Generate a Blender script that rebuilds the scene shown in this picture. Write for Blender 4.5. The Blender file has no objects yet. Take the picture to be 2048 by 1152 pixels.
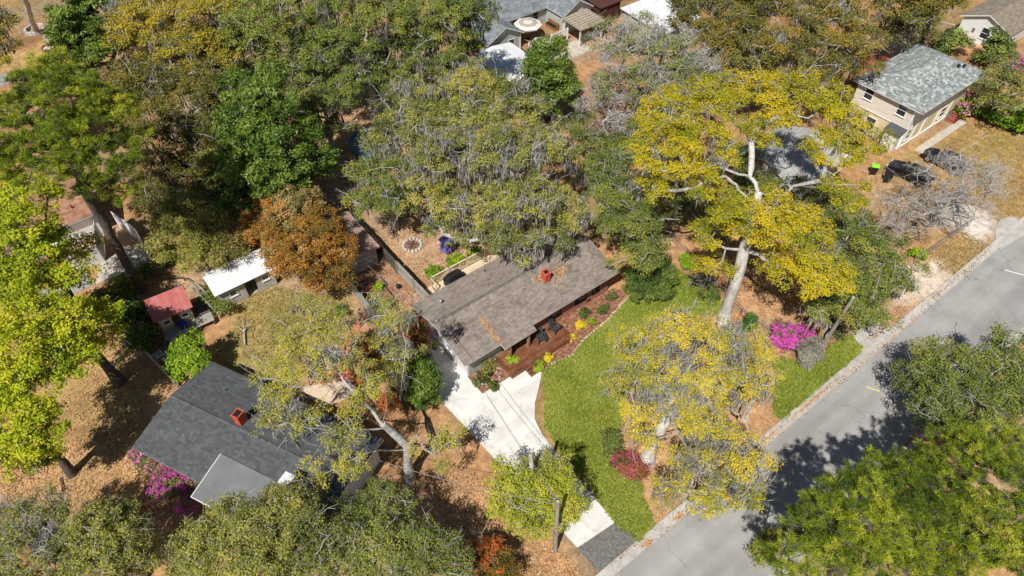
import bpy, math, random
import numpy as np
from mathutils import Vector

R_ = math.radians
rng = np.random.default_rng(11)
random.seed(5)
SC = bpy.context.scene
COL = SC.collection

# ------------------------------------------------------------------ camera, sky, sun, exposure
# world x runs along the street, y away from it, z up; metres
CAM_H, PITCH, YAW, FPX = 45.0, 48.0, -37.5, 1365.0
cam_d = bpy.data.cameras.new("camera")
cam_d.sensor_width = 36.0
cam_d.lens = FPX / 2048 * 36.0
cam_d.clip_start = 0.5
cam_d.clip_end = 3000
cam = bpy.data.objects.new("camera", cam_d)
cam.location = (0, 0, CAM_H)
cam.rotation_euler = (R_(90 - PITCH), 0, R_(YAW))
COL.objects.link(cam)
SC.camera = cam

SUN_EL, SUN_SHADOW_AZ = 54.0, 28.0      # shadows fall towards +x turned 28 degrees to +y
wd = bpy.data.worlds.new("World")
SC.world = wd
wd.use_nodes = True
wn = wd.node_tree.nodes
sky = wn.new("ShaderNodeTexSky")
sky.sky_type = 'NISHITA'
sky.sun_disc = False
sky.sun_elevation = R_(SUN_EL)
# direction towards the sun is (-cos28, -sin28); nishita rotation is measured clockwise from +y
sky.sun_rotation = math.atan2(-math.cos(R_(SUN_SHADOW_AZ)), -math.sin(R_(SUN_SHADOW_AZ)))
sky.air_density = 1.0
sky.dust_density = 0.6
wd.node_tree.links.new(sky.outputs[0], wn["Background"].inputs[0])
wn["Background"].inputs[1].default_value = 0.05
sun_d = bpy.data.lights.new("sun", 'SUN')
sun_d.energy = 5.0
sun_d.angle = R_(0.5)
sun_d.color = (1.0, 0.955, 0.88)
sun = bpy.data.objects.new("sun", sun_d)
sun.rotation_euler = (0, R_(90 - SUN_EL), R_(SUN_SHADOW_AZ + 180))
sun.location = (-60, -30, 90)
COL.objects.link(sun)
SC.view_settings.view_transform = 'Standard'
SC.view_settings.look = 'None'
SC.view_settings.exposure = 0.0
SC.view_settings.gamma = 1.0
SC.view_settings.use_curve_mapping = False
SC.cycles.max_bounces = 6
SC.cycles.transparent_max_bounces = 4

# ------------------------------------------------------------------ survey: bearings measured in the photograph -> places
_p = R_(PITCH)
_c, _s = math.cos(R_(-YAW)), math.sin(R_(-YAW))

def at(px, py, z=0.0):
    """World x, y of the point at height z seen along the survey bearing (px, py)."""
    u, v = (px - 1024) / FPX, (py - 576) / FPX
    dy = math.cos(_p) - v * math.sin(_p)
    dz = -math.sin(_p) - v * math.cos(_p)
    t = (CAM_H - z) / -dz
    X, Y = u * t, dy * t
    return np.array([X * _c + Y * _s, -X * _s + Y * _c])

def at3(px, py, z=0.0):
    a = at(px, py, z)
    return np.array([a[0], a[1], z])

CAMP = np.array([0, 0, CAM_H])

def bearing(P):
    """The survey bearings of places P (n x 3): the inverse of at()."""
    P = np.asarray(P, float)
    X = P[:, 0] * _c - P[:, 1] * _s; Y = P[:, 0] * _s + P[:, 1] * _c; Z = P[:, 2] - CAM_H
    f = Y * math.cos(_p) - Z * math.sin(_p); up = Y * math.sin(_p) + Z * math.cos(_p)
    return np.stack([1024 + FPX * X / f, 576 - FPX * up / f], -1)

# ------------------------------------------------------------------ materials
MATS = {}

def base_mat(name):
    m = bpy.data.materials.new(name)
    m.use_nodes = True
    n = m.node_tree.nodes
    b = n["Principled BSDF"]
    return m, m.node_tree, b

def noise_mat(name, stops, scale=3.0, detail=6.0, rough=0.8, bump=0.0, bscale=None, attr=None, amix=0.5,
              spec=0.3, metal=0.0, stretch=None, fine=0.0, fscale=60.0):
    """A ramp of colours over noise in the object's own space, optionally shifted per piece by a 'tint' attribute."""
    m, nt, b = base_mat(name)
    L = nt.links
    n = nt.nodes
    tc = n.new("ShaderNodeTexCoord")
    src = tc.outputs["Object"]
    if stretch:
        mp = n.new("ShaderNodeMapping")
        mp.inputs["Scale"].default_value = stretch
        L.new(src, mp.inputs[0])
        src = mp.outputs[0]
    nz = n.new("ShaderNodeTexNoise")
    nz.inputs["Scale"].default_value = scale
    nz.inputs["Detail"].default_value = detail
    nz.inputs["Roughness"].default_value = 0.62
    L.new(src, nz.inputs["Vector"])
    fac = nz.outputs["Fac"]
    # stretch noise contrast
    mr = n.new("ShaderNodeMapRange")
    mr.inputs["From Min"].default_value = 0.28
    mr.inputs["From Max"].default_value = 0.72
    L.new(fac, mr.inputs[0])
    fac = mr.outputs[0]
    if attr:
        at_ = n.new("ShaderNodeAttribute")
        at_.attribute_name = attr
        mx = n.new("ShaderNodeMix")
        mx.data_type = 'FLOAT'
        mx.inputs[0].default_value = amix
        L.new(fac, mx.inputs[2])
        L.new(at_.outputs["Fac"], mx.inputs[3])
        fac = mx.outputs[0]
    cr = n.new("ShaderNodeValToRGB")
    el = cr.color_ramp.elements
    while len(el) < len(stops):
        el.new(0.5)
    for i, c in enumerate(stops):
        el[i].position = i / (len(stops) - 1) if len(stops) > 1 else 0
        el[i].color = (*c, 1)
    L.new(fac, cr.inputs[0])
    col = cr.outputs[0]
    if fine > 0:
        n2 = n.new("ShaderNodeTexNoise")
        n2.inputs["Scale"].default_value = fscale
        n2.inputs["Detail"].default_value = 3
        L.new(src, n2.inputs["Vector"])
        m2 = n.new("ShaderNodeMapRange")
        m2.inputs["From Min"].default_value = 0.3
        m2.inputs["From Max"].default_value = 0.7
        m2.inputs["To Min"].default_value = 1 - fine
        m2.inputs["To Max"].default_value = 1 + fine
        L.new(n2.outputs["Fac"], m2.inputs[0])
        hs = n.new("ShaderNodeVectorMath")
        hs.operation = 'SCALE'
        L.new(col, hs.inputs[0])
        L.new(m2.outputs[0], hs.inputs["Scale"])
        col = hs.outputs[0]
    L.new(col, b.inputs["Base Color"])
    b.inputs["Roughness"].default_value = rough
    b.inputs["Specular IOR Level"].default_value = spec
    b.inputs["Metallic"].default_value = metal
    if bump > 0:
        bp = n.new("ShaderNodeBump")
        bp.inputs["Strength"].default_value = bump
        bp.inputs["Distance"].default_value = 0.05
        if bscale:
            n3 = n.new("ShaderNodeTexNoise")
            n3.inputs["Scale"].default_value = bscale
            n3.inputs["Detail"].default_value = 4
            L.new(src, n3.inputs["Vector"])
            L.new(n3.outputs["Fac"], bp.inputs["Height"])
        else:
            L.new(nz.outputs["Fac"], bp.inputs["Height"])
        L.new(bp.outputs[0], b.inputs["Normal"])
    MATS[name] = m
    return m

def leaf_mat(name, stops, rough=0.55, spec=0.25, trans=0.13, tcol=None):
    """Leaf colours picked per leaf by the 'tint' attribute; light passes through a little."""
    m, nt, b = base_mat(name)
    L, n = nt.links, nt.nodes
    a = n.new("ShaderNodeAttribute")
    a.attribute_name = "tint"
    cr = n.new("ShaderNodeValToRGB")
    el = cr.color_ramp.elements
    while len(el) < len(stops):
        el.new(0.5)
    for i, c in enumerate(stops):
        el[i].position = i / (len(stops) - 1)
        el[i].color = (*c, 1)
    L.new(a.outputs["Fac"], cr.inputs[0])
    L.new(cr.outputs[0], b.inputs["Base Color"])
    b.inputs["Roughness"].default_value = rough
    b.inputs["Specular IOR Level"].default_value = spec
    if trans > 0:
        tr = n.new("ShaderNodeBsdfTranslucent")
        hv = n.new("ShaderNodeHueSaturation")
        hv.inputs["Value"].default_value = 1.15
        hv.inputs["Saturation"].default_value = 1.05
        L.new(cr.outputs[0], hv.inputs["Color"])
        L.new(hv.outputs[0], tr.inputs[0])
        ms = n.new("ShaderNodeMixShader")
        ms.inputs[0].default_value = trans
        L.new(b.outputs[0], ms.inputs[1])
        L.new(tr.outputs[0], ms.inputs[2])
        L.new(ms.outputs[0], n["Material Output"].inputs[0])
    MATS[name] = m
    return m

def plain(name, c, rough=0.6, metal=0.0, spec=0.4, var=0.12, scale=4.0):
    lo = tuple(x * (1 - var) for x in c)
    hi = tuple(min(1, x * (1 + var)) for x in c)
    return noise_mat(name, [lo, c, hi], scale=scale, rough=rough, metal=metal, spec=spec)

# ------------------------------------------------------------------ meshes
ROOT_LOC = {}

def np_mesh(name, verts, quads=None, tris=None, mat=None, tint=None, smooth=False):
    verts = np.asarray(verts, dtype=np.float32).reshape(-1, 3)
    me = bpy.data.meshes.new(name)
    me.vertices.add(len(verts))
    me.vertices.foreach_set("co", verts.ravel())
    loops, starts, n0 = [], [], 0
    nq = nt_ = 0
    if quads is not None and len(quads):
        q = np.asarray(quads, dtype=np.int32).reshape(-1, 4)
        loops.append(q.ravel()); nq = len(q)
        starts.append(np.arange(nq, dtype=np.int32) * 4); n0 = nq * 4
    if tris is not None and len(tris):
        t = np.asarray(tris, dtype=np.int32).reshape(-1, 3)
        loops.append(t.ravel()); nt_ = len(t)
        starts.append(n0 + np.arange(nt_, dtype=np.int32) * 3)
    loops = np.concatenate(loops); starts = np.concatenate(starts)
    me.loops.add(len(loops))
    me.loops.foreach_set("vertex_index", loops)
    me.polygons.add(nq + nt_)
    me.polygons.foreach_set("loop_start", starts)
    if tint is not None:
        at_ = me.attributes.new("tint", 'FLOAT', 'FACE')
        at_.data.foreach_set("value", np.asarray(tint, dtype=np.float32))
    me.update(calc_edges=True)
    me.polygons.foreach_set("use_smooth", np.full(nq + nt_, bool(smooth)))
    if mat:
        me.materials.append(mat)
    return me

def link(name, me, parent=None):
    o = bpy.data.objects.new(name, me)
    COL.objects.link(o)
    if parent is not None:
        o.parent = parent
        ROOT_LOC[o.name] = ROOT_LOC[parent.name]
    else:
        ROOT_LOC[o.name] = (0, 0, 0)
    return o

def thing(name, label, cat, loc=(0, 0, 0), group=None):
    o = bpy.data.objects.new(name, None)
    o.empty_display_size = 0.3
    COL.objects.link(o)
    o.location = loc
    ROOT_LOC[o.name] = tuple(loc)
    o["label"] = label
    o["category"] = cat
    if group:
        o["group"] = group
    return o

def structure(name, me):
    o = link(name, me)
    o["kind"] = "structure"
    return o

def sgroup(name):
    """A piece of the setting made of separate slabs or sections."""
    o = bpy.data.objects.new(name, None)
    COL.objects.link(o)
    ROOT_LOC[o.name] = (0, 0, 0)
    o["kind"] = "structure"
    return o

class Frame:
    def __init__(s, x=0, y=0, deg=0, z=0):
        s.o = (x, y, z); s.c = math.cos(R_(deg)); s.s = math.sin(R_(deg)); s.deg = deg
    def __call__(s, u, v, w=0):
        return (s.o[0] + u * s.c - v * s.s, s.o[1] + u * s.s + v * s.c, s.o[2] + w)
    def vec(s, u, v, w=0):
        return (u * s.c - v * s.s, u * s.s + v * s.c, w)

WORLD = Frame()

class MB:
    """Collects boxes, prisms and tubes and links them as one mesh object."""
    def __init__(s, F=WORLD):
        s.F = F; s.v = []; s.f = []; s.t = []
    def add(s, pts, faces, tint=0.5):
        n = len(s.v)
        s.v += [s.F(*p) for p in pts]
        s.f += [[i + n for i in f] for f in faces]
        s.t += [tint] * len(faces)
        return s
    def box(s, x0, x1, y0, y1, z0, z1, tint=0.5):
        p = [(x0, y0, z0), (x1, y0, z0), (x1, y1, z0), (x0, y1, z0), (x0, y0, z1), (x1, y0, z1), (x1, y1, z1), (x0, y1, z1)]
        return s.add(p, [(0, 3, 2, 1), (4, 5, 6, 7), (0, 1, 5, 4), (1, 2, 6, 5), (2, 3, 7, 6), (3, 0, 4, 7)], tint)
    def hexa(s, p, tint=0.5):
        return s.add(p, [(0, 3, 2, 1), (4, 5, 6, 7), (0, 1, 5, 4), (1, 2, 6, 5), (2, 3, 7, 6), (3, 0, 4, 7)], tint)
    def bar(s, a, b, w, h=None, tint=0.5, up=(0, 0, 1)):
        """A square bar from a to b, w wide and h deep."""
        h = w if h is None else h
        a = Vector(a); b = Vector(b); d = (b - a).normalized()
        u = Vector(up)
        if abs(d.dot(u)) > 0.98:
            u = Vector((1, 0, 0))
        r = d.cross(u).normalized(); u2 = r.cross(d).normalized()
        r *= w / 2; u2 *= h / 2
        p = [a - r - u2, a + r - u2, a + r + u2, a - r + u2, b - r - u2, b + r - u2, b + r + u2, b - r + u2]
        return s.add([tuple(x) for x in p], [(0, 1, 2, 3), (4, 7, 6, 5), (0, 4, 5, 1), (1, 5, 6, 2), (2, 6, 7, 3), (3, 7, 4, 0)], tint)
    def prism(s, poly, z0, z1, tint=0.5):
        n = len(poly)
        A = sum(poly[i][0] * poly[(i + 1) % n][1] - poly[(i + 1) % n][0] * poly[i][1] for i in range(n))
        if A < 0:
            poly = poly[::-1]
        p = [(x, y, z0) for x, y in poly] + [(x, y, z1) for x, y in poly]
        f = [tuple(range(n - 1, -1, -1)), tuple(range(n, 2 * n))]
        f += [(i, (i + 1) % n, n + (i + 1) % n, n + i) for i in range(n)]
        return s.add(p, f, tint)
    def extrude(s, poly3, d, tint=0.5):
        """Extrude a planar 3-D polygon by vector d."""
        n = len(poly3)
        p = list(poly3) + [tuple(a + b for a, b in zip(q, d)) for q in poly3]
        f = [tuple(range(n - 1, -1, -1)), tuple(range(n, 2 * n))]
        f += [(i, (i + 1) % n, n + (i + 1) % n, n + i) for i in range(n)]
        return s.add(p, f, tint)
    def sheet(s, pts, tint=0.5):
        return s.add(pts, [tuple(range(len(pts)))], tint)
    def tube(s, path, rad, n=8, cap=True, tint=0.5):
        P = [Vector(p) for p in path]
        rad = rad if hasattr(rad, '__len__') else [rad] * len(P)
        rings = []
        base = len(s.v); pts = []; faces = []
        for i, p in enumerate(P):
            d = (P[min(i + 1, len(P) - 1)] - P[max(i - 1, 0)]).normalized()
            u = Vector((0, 0, 1)) if abs(d.z) < 0.95 else Vector((1, 0, 0))
            r = d.cross(u).normalized(); u = r.cross(d).normalized()
            for k in range(n):
                a = 2 * math.pi * k / n
                pts.append(tuple(p + (r * math.cos(a) + u * math.sin(a)) * rad[i]))
        for i in range(len(P) - 1):
            for k in range(n):
                faces.append((i * n + k, i * n + (k + 1) % n, (i + 1) * n + (k + 1) % n, (i + 1) * n + k))
        if cap:
            faces.append(tuple(range(n - 1, -1, -1)))
            faces.append(tuple(range((len(P) - 1) * n, len(P) * n)))
        return s.add(pts, faces, tint)
    def lathe(s, c, prof, n=16, tint=0.5):
        """prof: (radius, z) from bottom to top round the point c."""
        pts = []; faces = []
        for r, z in prof:
            for k in range(n):
                a = 2 * math.pi * k / n
                pts.append((c[0] + r * math.cos(a), c[1] + r * math.sin(a), c[2] + z))
        for i in range(len(prof) - 1):
            for k in range(n):
                faces.append((i * n + k, i * n + (k + 1) % n, (i + 1) * n + (k + 1) % n, (i + 1) * n + k))
        faces.append(tuple(range(n - 1, -1, -1)))
        faces.append(tuple(range((len(prof) - 1) * n, len(prof) * n)))
        return s.add(pts, faces, tint)
    def mesh(s, name, mat, off=(0, 0, 0), smooth=False):
        me = bpy.data.meshes.new(name)
        me.from_pydata([(x - off[0], y - off[1], z - off[2]) for x, y, z in s.v], [], s.f)
        a = me.attributes.new("tint", 'FLOAT', 'FACE')
        a.data.foreach_set("value", s.t)
        if smooth:
            me.polygons.foreach_set("use_smooth", [True] * len(me.polygons))
        me.materials.append(mat)
        return me
    def part(s, name, mat, parent, label=None, smooth=False):
        o = link(name, s.mesh(name, mat, ROOT_LOC[parent.name], smooth), parent)
        if label:
            o["label"] = label
        return o
    def stuff(s, name, mat, parent):
        o = s.part(name, mat, parent)
        o["kind"] = "stuff"
        return o
    def struct(s, name, mat):
        return structure(name, s.mesh(name, mat))

def single(name, label, cat, mb, mat, group=None, loc=(0, 0, 0), smooth=False):
    """A thing that is one mesh."""
    o = bpy.data.objects.new(name, mb.mesh(name, mat, loc, smooth))
    COL.objects.link(o)
    o.location = loc
    ROOT_LOC[o.name] = tuple(loc)
    o["label"] = label; o["category"] = cat
    if group:
        o["group"] = group
    return o

def copy_thing(root, loc, rotz, label=None, group=None):
    r = root.copy(); COL.objects.link(r)
    r.location = loc; r.rotation_euler = (0, 0, rotz)
    if label: r["label"] = label
    if group: r["group"] = group
    for ch in list(root.children):
        c = ch.copy(); COL.objects.link(c); c.parent = r
        for g in list(ch.children):
            d = g.copy(); COL.objects.link(d); d.parent = c
    return r

# ------------------------------------------------------------------ colours of the place
bark_oak = noise_mat("bark_grey", [(.12, .11, .095), (.36, .34, .31), (.50, .48, .45), (.64, .62, .59)], scale=5, rough=.9, bump=.5, bscale=14)
bark_pale = noise_mat("bark_pale", [(.26, .23, .20), (.52, .485, .44), (.64, .61, .56), (.74, .71, .66)], scale=3.5, rough=.9, bump=.5, bscale=12, stretch=(1, 1, .35))
bark_dark = noise_mat("bark_dark", [(.035, .03, .027), (.11, .09, .08), (.20, .17, .15)], scale=6, rough=.95, bump=.7, bscale=10)
twig_grey = noise_mat("twig_grey", [(.19, .17, .15), (.40, .37, .34), (.60, .57, .54)], scale=3, rough=.9)
moss_mat = leaf_mat("spanish_moss_grey", [(.20, .20, .16), (.34, .335, .28), (.48, .465, .41)], rough=.9, spec=.1, trans=.16)
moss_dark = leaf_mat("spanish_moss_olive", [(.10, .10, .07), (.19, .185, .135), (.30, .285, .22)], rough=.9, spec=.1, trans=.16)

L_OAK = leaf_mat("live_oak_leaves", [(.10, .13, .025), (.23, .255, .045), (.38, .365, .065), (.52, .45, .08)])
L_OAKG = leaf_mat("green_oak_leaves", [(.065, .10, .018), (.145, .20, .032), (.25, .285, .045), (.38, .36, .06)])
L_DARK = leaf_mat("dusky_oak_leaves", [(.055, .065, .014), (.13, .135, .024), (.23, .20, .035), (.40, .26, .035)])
L_OLIVE = leaf_mat("olive_yellow_leaves", [(.14, .13, .018), (.29, .255, .028), (.44, .35, .032), (.54, .38, .03)])
L_YEL = leaf_mat("yellow_oak_leaves", [(.19, .215, .012), (.40, .37, .012), (.58, .475, .012), (.70, .51, .016)], trans=.18)
L_YEL2 = leaf_mat("gold_green_oak_leaves", [(.21, .24, .025), (.45, .41, .02), (.68, .55, .02), (.80, .62, .05)], trans=.16)
L_YG = leaf_mat("yellow_green_oak_leaves", [(.22, .24, .03), (.40, .41, .035), (.56, .50, .04), (.64, .54, .10)], trans=.16)
L_LIME = leaf_mat("lime_leaves", [(.15, .22, .012), (.34, .42, .014), (.52, .55, .02), (.66, .60, .03)], trans=.2)
L_MAG = leaf_mat("magnolia_leaves", [(.035, .075, .010), (.09, .16, .017), (.18, .265, .03), (.32, .40, .09)], rough=.42, spec=.4, trans=.2)
L_PINE = leaf_mat("pine_needles", [(.07, .11, .012), (.17, .24, .018), (.30, .37, .028), (.52, .52, .05)], rough=.5, trans=.16)
L_PHOT = leaf_mat("bronze_photinia_leaves", [(.16, .13, .03), (.36, .18, .03), (.54, .24, .035), (.60, .40, .15)])
L_RED = leaf_mat("red_photinia_leaves", [(.08, .10, .02), (.20, .14, .025), (.50, .13, .03), (.62, .17, .04)])
L_FEATH = leaf_mat("feathery_leaves", [(.13, .155, .025), (.26, .27, .04), (.40, .37, .07), (.50, .45, .14)])
L_BRIGHT = leaf_mat("bright_shrub_leaves", [(.08, .17, .01), (.18, .33, .015), (.32, .46, .02), (.46, .54, .04)])
L_SHRUB = leaf_mat("shrub_leaves", [(.035, .065, .012), (.09, .14, .025), (.16, .22, .04), (.26, .29, .07)])
L_GREY = leaf_mat("grey_shrub_leaves", [(.12, .12, .08), (.22, .21, .15), (.34, .32, .25), (.42, .40, .33)])
L_CYP = leaf_mat("cypress_leaves", [(.02, .07, .008), (.045, .13, .012), (.08, .19, .02), (.12, .24, .03)])
F_PINK = leaf_mat("pink_blossom", [(.62, .05, .42), (.80, .10, .55), (.85, .22, .65)], trans=.2)
F_ROSE = leaf_mat("rose_blossom", [(.60, .04, .14), (.72, .08, .22), (.78, .25, .35)], trans=.2)
F_PALE = leaf_mat("pale_pink_blossom", [(.66, .10, .40), (.75, .28, .45), (.82, .45, .52)], trans=.2)
F_YEL = leaf_mat("yellow_flower", [(.70, .52, .01), (.82, .65, .02), (.85, .72, .06)], trans=.2)

concrete = noise_mat("pale_concrete", [(.60, .58, .54), (.73, .715, .68), (.80, .785, .755)], scale=.9, rough=.85, bump=.1, bscale=30, fine=.05, fscale=25)
concrete_old = noise_mat("old_concrete", [(.38, .33, .26), (.52, .47, .39), (.62, .57, .49)], scale=1.2, rough=.9, fine=.1, fscale=20)
gutter_c = noise_mat("gutter_concrete", [(.36, .33, .29), (.48, .455, .42), (.58, .55, .50)], scale=1.3, rough=.9, fine=.12, fscale=18)
asphalt = noise_mat("worn_asphalt", [(.285, .277, .268), (.35, .34, .328), (.405, .394, .38)], scale=.35, detail=9, rough=.9, bump=.15, bscale=45, fine=.10, fscale=22, spec=.2)
asphalt_d = noise_mat("dark_asphalt", [(.10, .10, .095), (.17, .168, .155), (.26, .25, .235)], scale=5, rough=.95, bump=.3, bscale=30, fine=.3, fscale=14, spec=.2)
def wear(m, crack=.35):
    """Cracks and oil stains worn into a road surface."""
    nt = m.node_tree; n, L = nt.nodes, nt.links
    b = n["Principled BSDF"]; src = b.inputs["Base Color"].links[0].from_socket
    geo = n.new("ShaderNodeNewGeometry")
    wz = n.new("ShaderNodeTexNoise"); wz.inputs["Scale"].default_value = .8; wz.inputs["Detail"].default_value = 5; L.new(geo.outputs["Position"], wz.inputs["Vector"])
    ad = n.new("ShaderNodeVectorMath"); ad.operation = 'MULTIPLY_ADD'; ad.inputs[1].default_value = (1.6, 1.6, 0); L.new(wz.outputs["Color"], ad.inputs[0]); L.new(geo.outputs["Position"], ad.inputs[2])
    vo = n.new("ShaderNodeTexVoronoi"); vo.feature = 'DISTANCE_TO_EDGE'; vo.inputs["Scale"].default_value = .16; L.new(ad.outputs[0], vo.inputs["Vector"])
    mk = n.new("ShaderNodeMapRange"); mk.inputs[1].default_value = 0; mk.inputs[2].default_value = .006; mk.inputs[3].default_value = 1 - crack; mk.inputs[4].default_value = 1; L.new(vo.outputs["Distance"], mk.inputs[0])
    st = n.new("ShaderNodeTexNoise"); st.inputs["Scale"].default_value = 1.1; st.inputs["Detail"].default_value = 6; L.new(geo.outputs["Position"], st.inputs["Vector"])
    sm = n.new("ShaderNodeMapRange"); sm.inputs[1].default_value = .66; sm.inputs[2].default_value = .76; sm.inputs[3].default_value = 1; sm.inputs[4].default_value = .62; L.new(st.outputs["Fac"], sm.inputs[0])
    mp = n.new("ShaderNodeMapping"); mp.inputs["Scale"].default_value = (.03, .55, 1); L.new(geo.outputs["Position"], mp.inputs[0])
    tk = n.new("ShaderNodeTexNoise"); tk.inputs["Scale"].default_value = 1.5; tk.inputs["Detail"].default_value = 3; L.new(mp.outputs[0], tk.inputs["Vector"])
    tm = n.new("ShaderNodeMapRange"); tm.inputs[1].default_value = .3; tm.inputs[2].default_value = .7; tm.inputs[3].default_value = .86; tm.inputs[4].default_value = 1.12; L.new(tk.outputs["Fac"], tm.inputs[0])
    out = src
    for q in (mk, sm, tm):
        v = n.new("ShaderNodeVectorMath"); v.operation = 'SCALE'; L.new(out, v.inputs[0]); L.new(q.outputs[0], v.inputs["Scale"]); out = v.outputs[0]
    L.new(out, b.inputs["Base Color"])
wear(asphalt, .3)
wear(concrete, .18)
wear(gutter_c, .3)
paint_y = plain("yellow_road_paint", (.72, .62, .22), .7)
paint_w = plain("white_road_paint", (.78, .77, .74), .7)
sh_brown = noise_mat("taupe_shingle", [(.15, .118, .10), (.235, .195, .167), (.30, .255, .222), (.375, .325, .285)], scale=.8, rough=.95, attr="tint", amix=.5, fine=.15, fscale=30, spec=.15)
sh_dark = noise_mat("charcoal_shingle", [(.065, .069, .074), (.085, .09, .097), (.105, .112, .12), (.135, .143, .152)], scale=.9, rough=.95, attr="tint", amix=.6, fine=.12, fscale=25, spec=.15)
sh_grey = noise_mat("grey_green_shingle", [(.17, .19, .185), (.245, .27, .265), (.33, .36, .355), (.52, .55, .54)], scale=1.0, rough=.95, attr="tint", amix=.9, fine=.12, fscale=25, spec=.15)
sh_roof4 = noise_mat("plain_grey_shingle", [(.28, .28, .275), (.36, .36, .355), (.42, .42, .41), (.50, .50, .49)], scale=1, rough=.95, attr="tint", amix=.6, spec=.15)
sh_blue = noise_mat("slate_grey_shingle", [(.12, .14, .155), (.18, .20, .22), (.24, .265, .28), (.32, .34, .35)], scale=1, rough=.95, attr="tint", amix=.6, spec=.15)
sh_pink = noise_mat("faded_red_shingle", [(.30, .20, .165), (.38, .26, .22), (.45, .32, .275), (.52, .38, .33)], scale=1, rough=.95, attr="tint", amix=.5, spec=.15)
sh_terra = noise_mat("brown_red_shingle", [(.22, .115, .075), (.33, .17, .11), (.42, .23, .15), (.50, .30, .20)], scale=1, rough=.95, attr="tint", amix=.6, spec=.15)
board_dark = noise_mat("dark_red_board", [(.05, .02, .016), (.09, .035, .027), (.13, .055, .04)], scale=3, rough=.9, attr="tint", amix=.5)
sh_tan = noise_mat("tan_shingle", [(.17, .14, .11), (.235, .195, .155), (.29, .245, .195), (.36, .31, .25)], scale=1, rough=.95, attr="tint", amix=.5, spec=.15)
roll_roof = noise_mat("grey_roll_roofing", [(.135, .145, .15), (.18, .19, .195), (.215, .225, .23)], scale=.6, rough=.9, fine=.06, fscale=30, spec=.2)
ridge_m = noise_mat("ridge_shingle", [(.13, .115, .10), (.20, .18, .155)], scale=6, rough=.95, attr="tint", amix=.6)
wh_wall = noise_mat("white_paint", [(.66, .66, .655), (.78, .78, .775), (.82, .82, .815)], scale=1.5, rough=.6, spec=.3)
wh_trim = plain("white_trim", (.80, .80, .79), .5, var=.04)
wh_metal = noise_mat("white_metal_roof", [(.66, .67, .70), (.78, .79, .81), (.85, .85, .86)], scale=1.2, rough=.45, stretch=(1, .2, 1))
cream = noise_mat("cream_siding", [(.60, .54, .46), (.72, .66, .575), (.78, .72, .63)], scale=2, rough=.6, stretch=(.3, .3, 3))
pale_yel = noise_mat("pale_yellow_panel", [(.60, .50, .29), (.71, .61, .37), (.77, .67, .43)], scale=1.5, rough=.7)
grey_wall = noise_mat("light_grey_wall", [(.30, .30, .285), (.42, .415, .395), (.50, .49, .465)], scale=1.5, rough=.75)
sage = noise_mat("sage_grey_siding", [(.36, .39, .37), (.47, .50, .47), (.53, .56, .53)], scale=2, rough=.65)
mint = noise_mat("pale_mint_siding", [(.46, .52, .36), (.58, .64, .46), (.64, .69, .52)], scale=2, rough=.7)
tan_panel = noise_mat("tan_panel", [(.55, .42, .18), (.66, .52, .25)], scale=2, rough=.7)
block_w = noise_mat("weathered_block", [(.36, .34, .31), (.52, .50, .46), (.62, .60, .56)], scale=2.2, rough=.9, bump=.2, bscale=9)
brick_m = noise_mat("pink_brick", [(.27, .11, .085), (.40, .175, .135), (.50, .25, .20)], scale=2, rough=.9, attr="tint", amix=.6)
mortar = plain("mortar", (.46, .38, .34), .95)
brick_red = noise_mat("red_painted_brick", [(.42, .07, .035), (.55, .105, .055), (.62, .15, .08)], scale=3, rough=.8, attr="tint", amix=.5)
brick_tan = noise_mat("tan_brick", [(.42, .30, .22), (.55, .42, .33), (.62, .50, .41)], scale=3, rough=.9, attr="tint", amix=.5)
deck_red = noise_mat("red_stained_deck", [(.085, .028, .014), (.155, .055, .027), (.23, .095, .05), (.36, .20, .125)], scale=1.6, rough=.55, attr="tint", amix=.35, spec=.4, detail=8)
deck_wash = noise_mat("worn_grey_deck", [(.30, .23, .17), (.45, .37, .29), (.55, .47, .38)], scale=2, rough=.8, attr="tint", amix=.4)
wood_brown = noise_mat("brown_fence_wood", [(.16, .075, .03), (.27, .13, .05), (.36, .19, .08)], scale=3, rough=.85, attr="tint", amix=.5, stretch=(1, 1, .2))
wood_grey = noise_mat("silvered_wood", [(.26, .245, .21), (.38, .36, .31), (.48, .46, .41)], scale=3, rough=.9, attr="tint", amix=.5, stretch=(1, 1, .25))
wood_dark = noise_mat("dark_weathered_wood", [(.055, .05, .042), (.11, .10, .085), (.18, .165, .14)], scale=3, rough=.95, attr="tint", amix=.5, stretch=(1, 1, .25))
wood_new = noise_mat("pale_new_wood", [(.56, .44, .29), (.68, .56, .39), (.75, .65, .49)], scale=2.5, rough=.75, attr="tint", amix=.4)
wood_mid = noise_mat("mid_brown_wood", [(.24, .135, .065), (.36, .21, .105), (.45, .28, .15)], scale=3, rough=.8, attr="tint", amix=.4)
red_rail = noise_mat("red_brown_rail", [(.26, .065, .045), (.37, .10, .07), (.44, .14, .10)], scale=3, rough=.7)
mulch = noise_mat("red_mulch", [(.075, .03, .018), (.20, .085, .05), (.33, .17, .105), (.48, .32, .23)], scale=4, detail=10, rough=.98, bump=.6, bscale=22, fine=.35, fscale=16)
redsoil = noise_mat("red_brick_chips", [(.42, .13, .07), (.58, .21, .12), (.66, .30, .19)], scale=3, detail=9, rough=.98, bump=.4, bscale=18, fine=.25, fscale=12)
glass = noise_mat("dark_window_glass", [(.015, .02, .024), (.035, .042, .05)], scale=1, rough=.08, spec=.6)
glass_b = noise_mat("blue_window_glass", [(.10, .15, .22), (.17, .23, .31)], scale=1, rough=.1, spec=.6)
black_m = noise_mat("black_plastic", [(.010, .010, .011), (.02, .02, .021)], scale=5, rough=.5, spec=.4)
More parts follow.
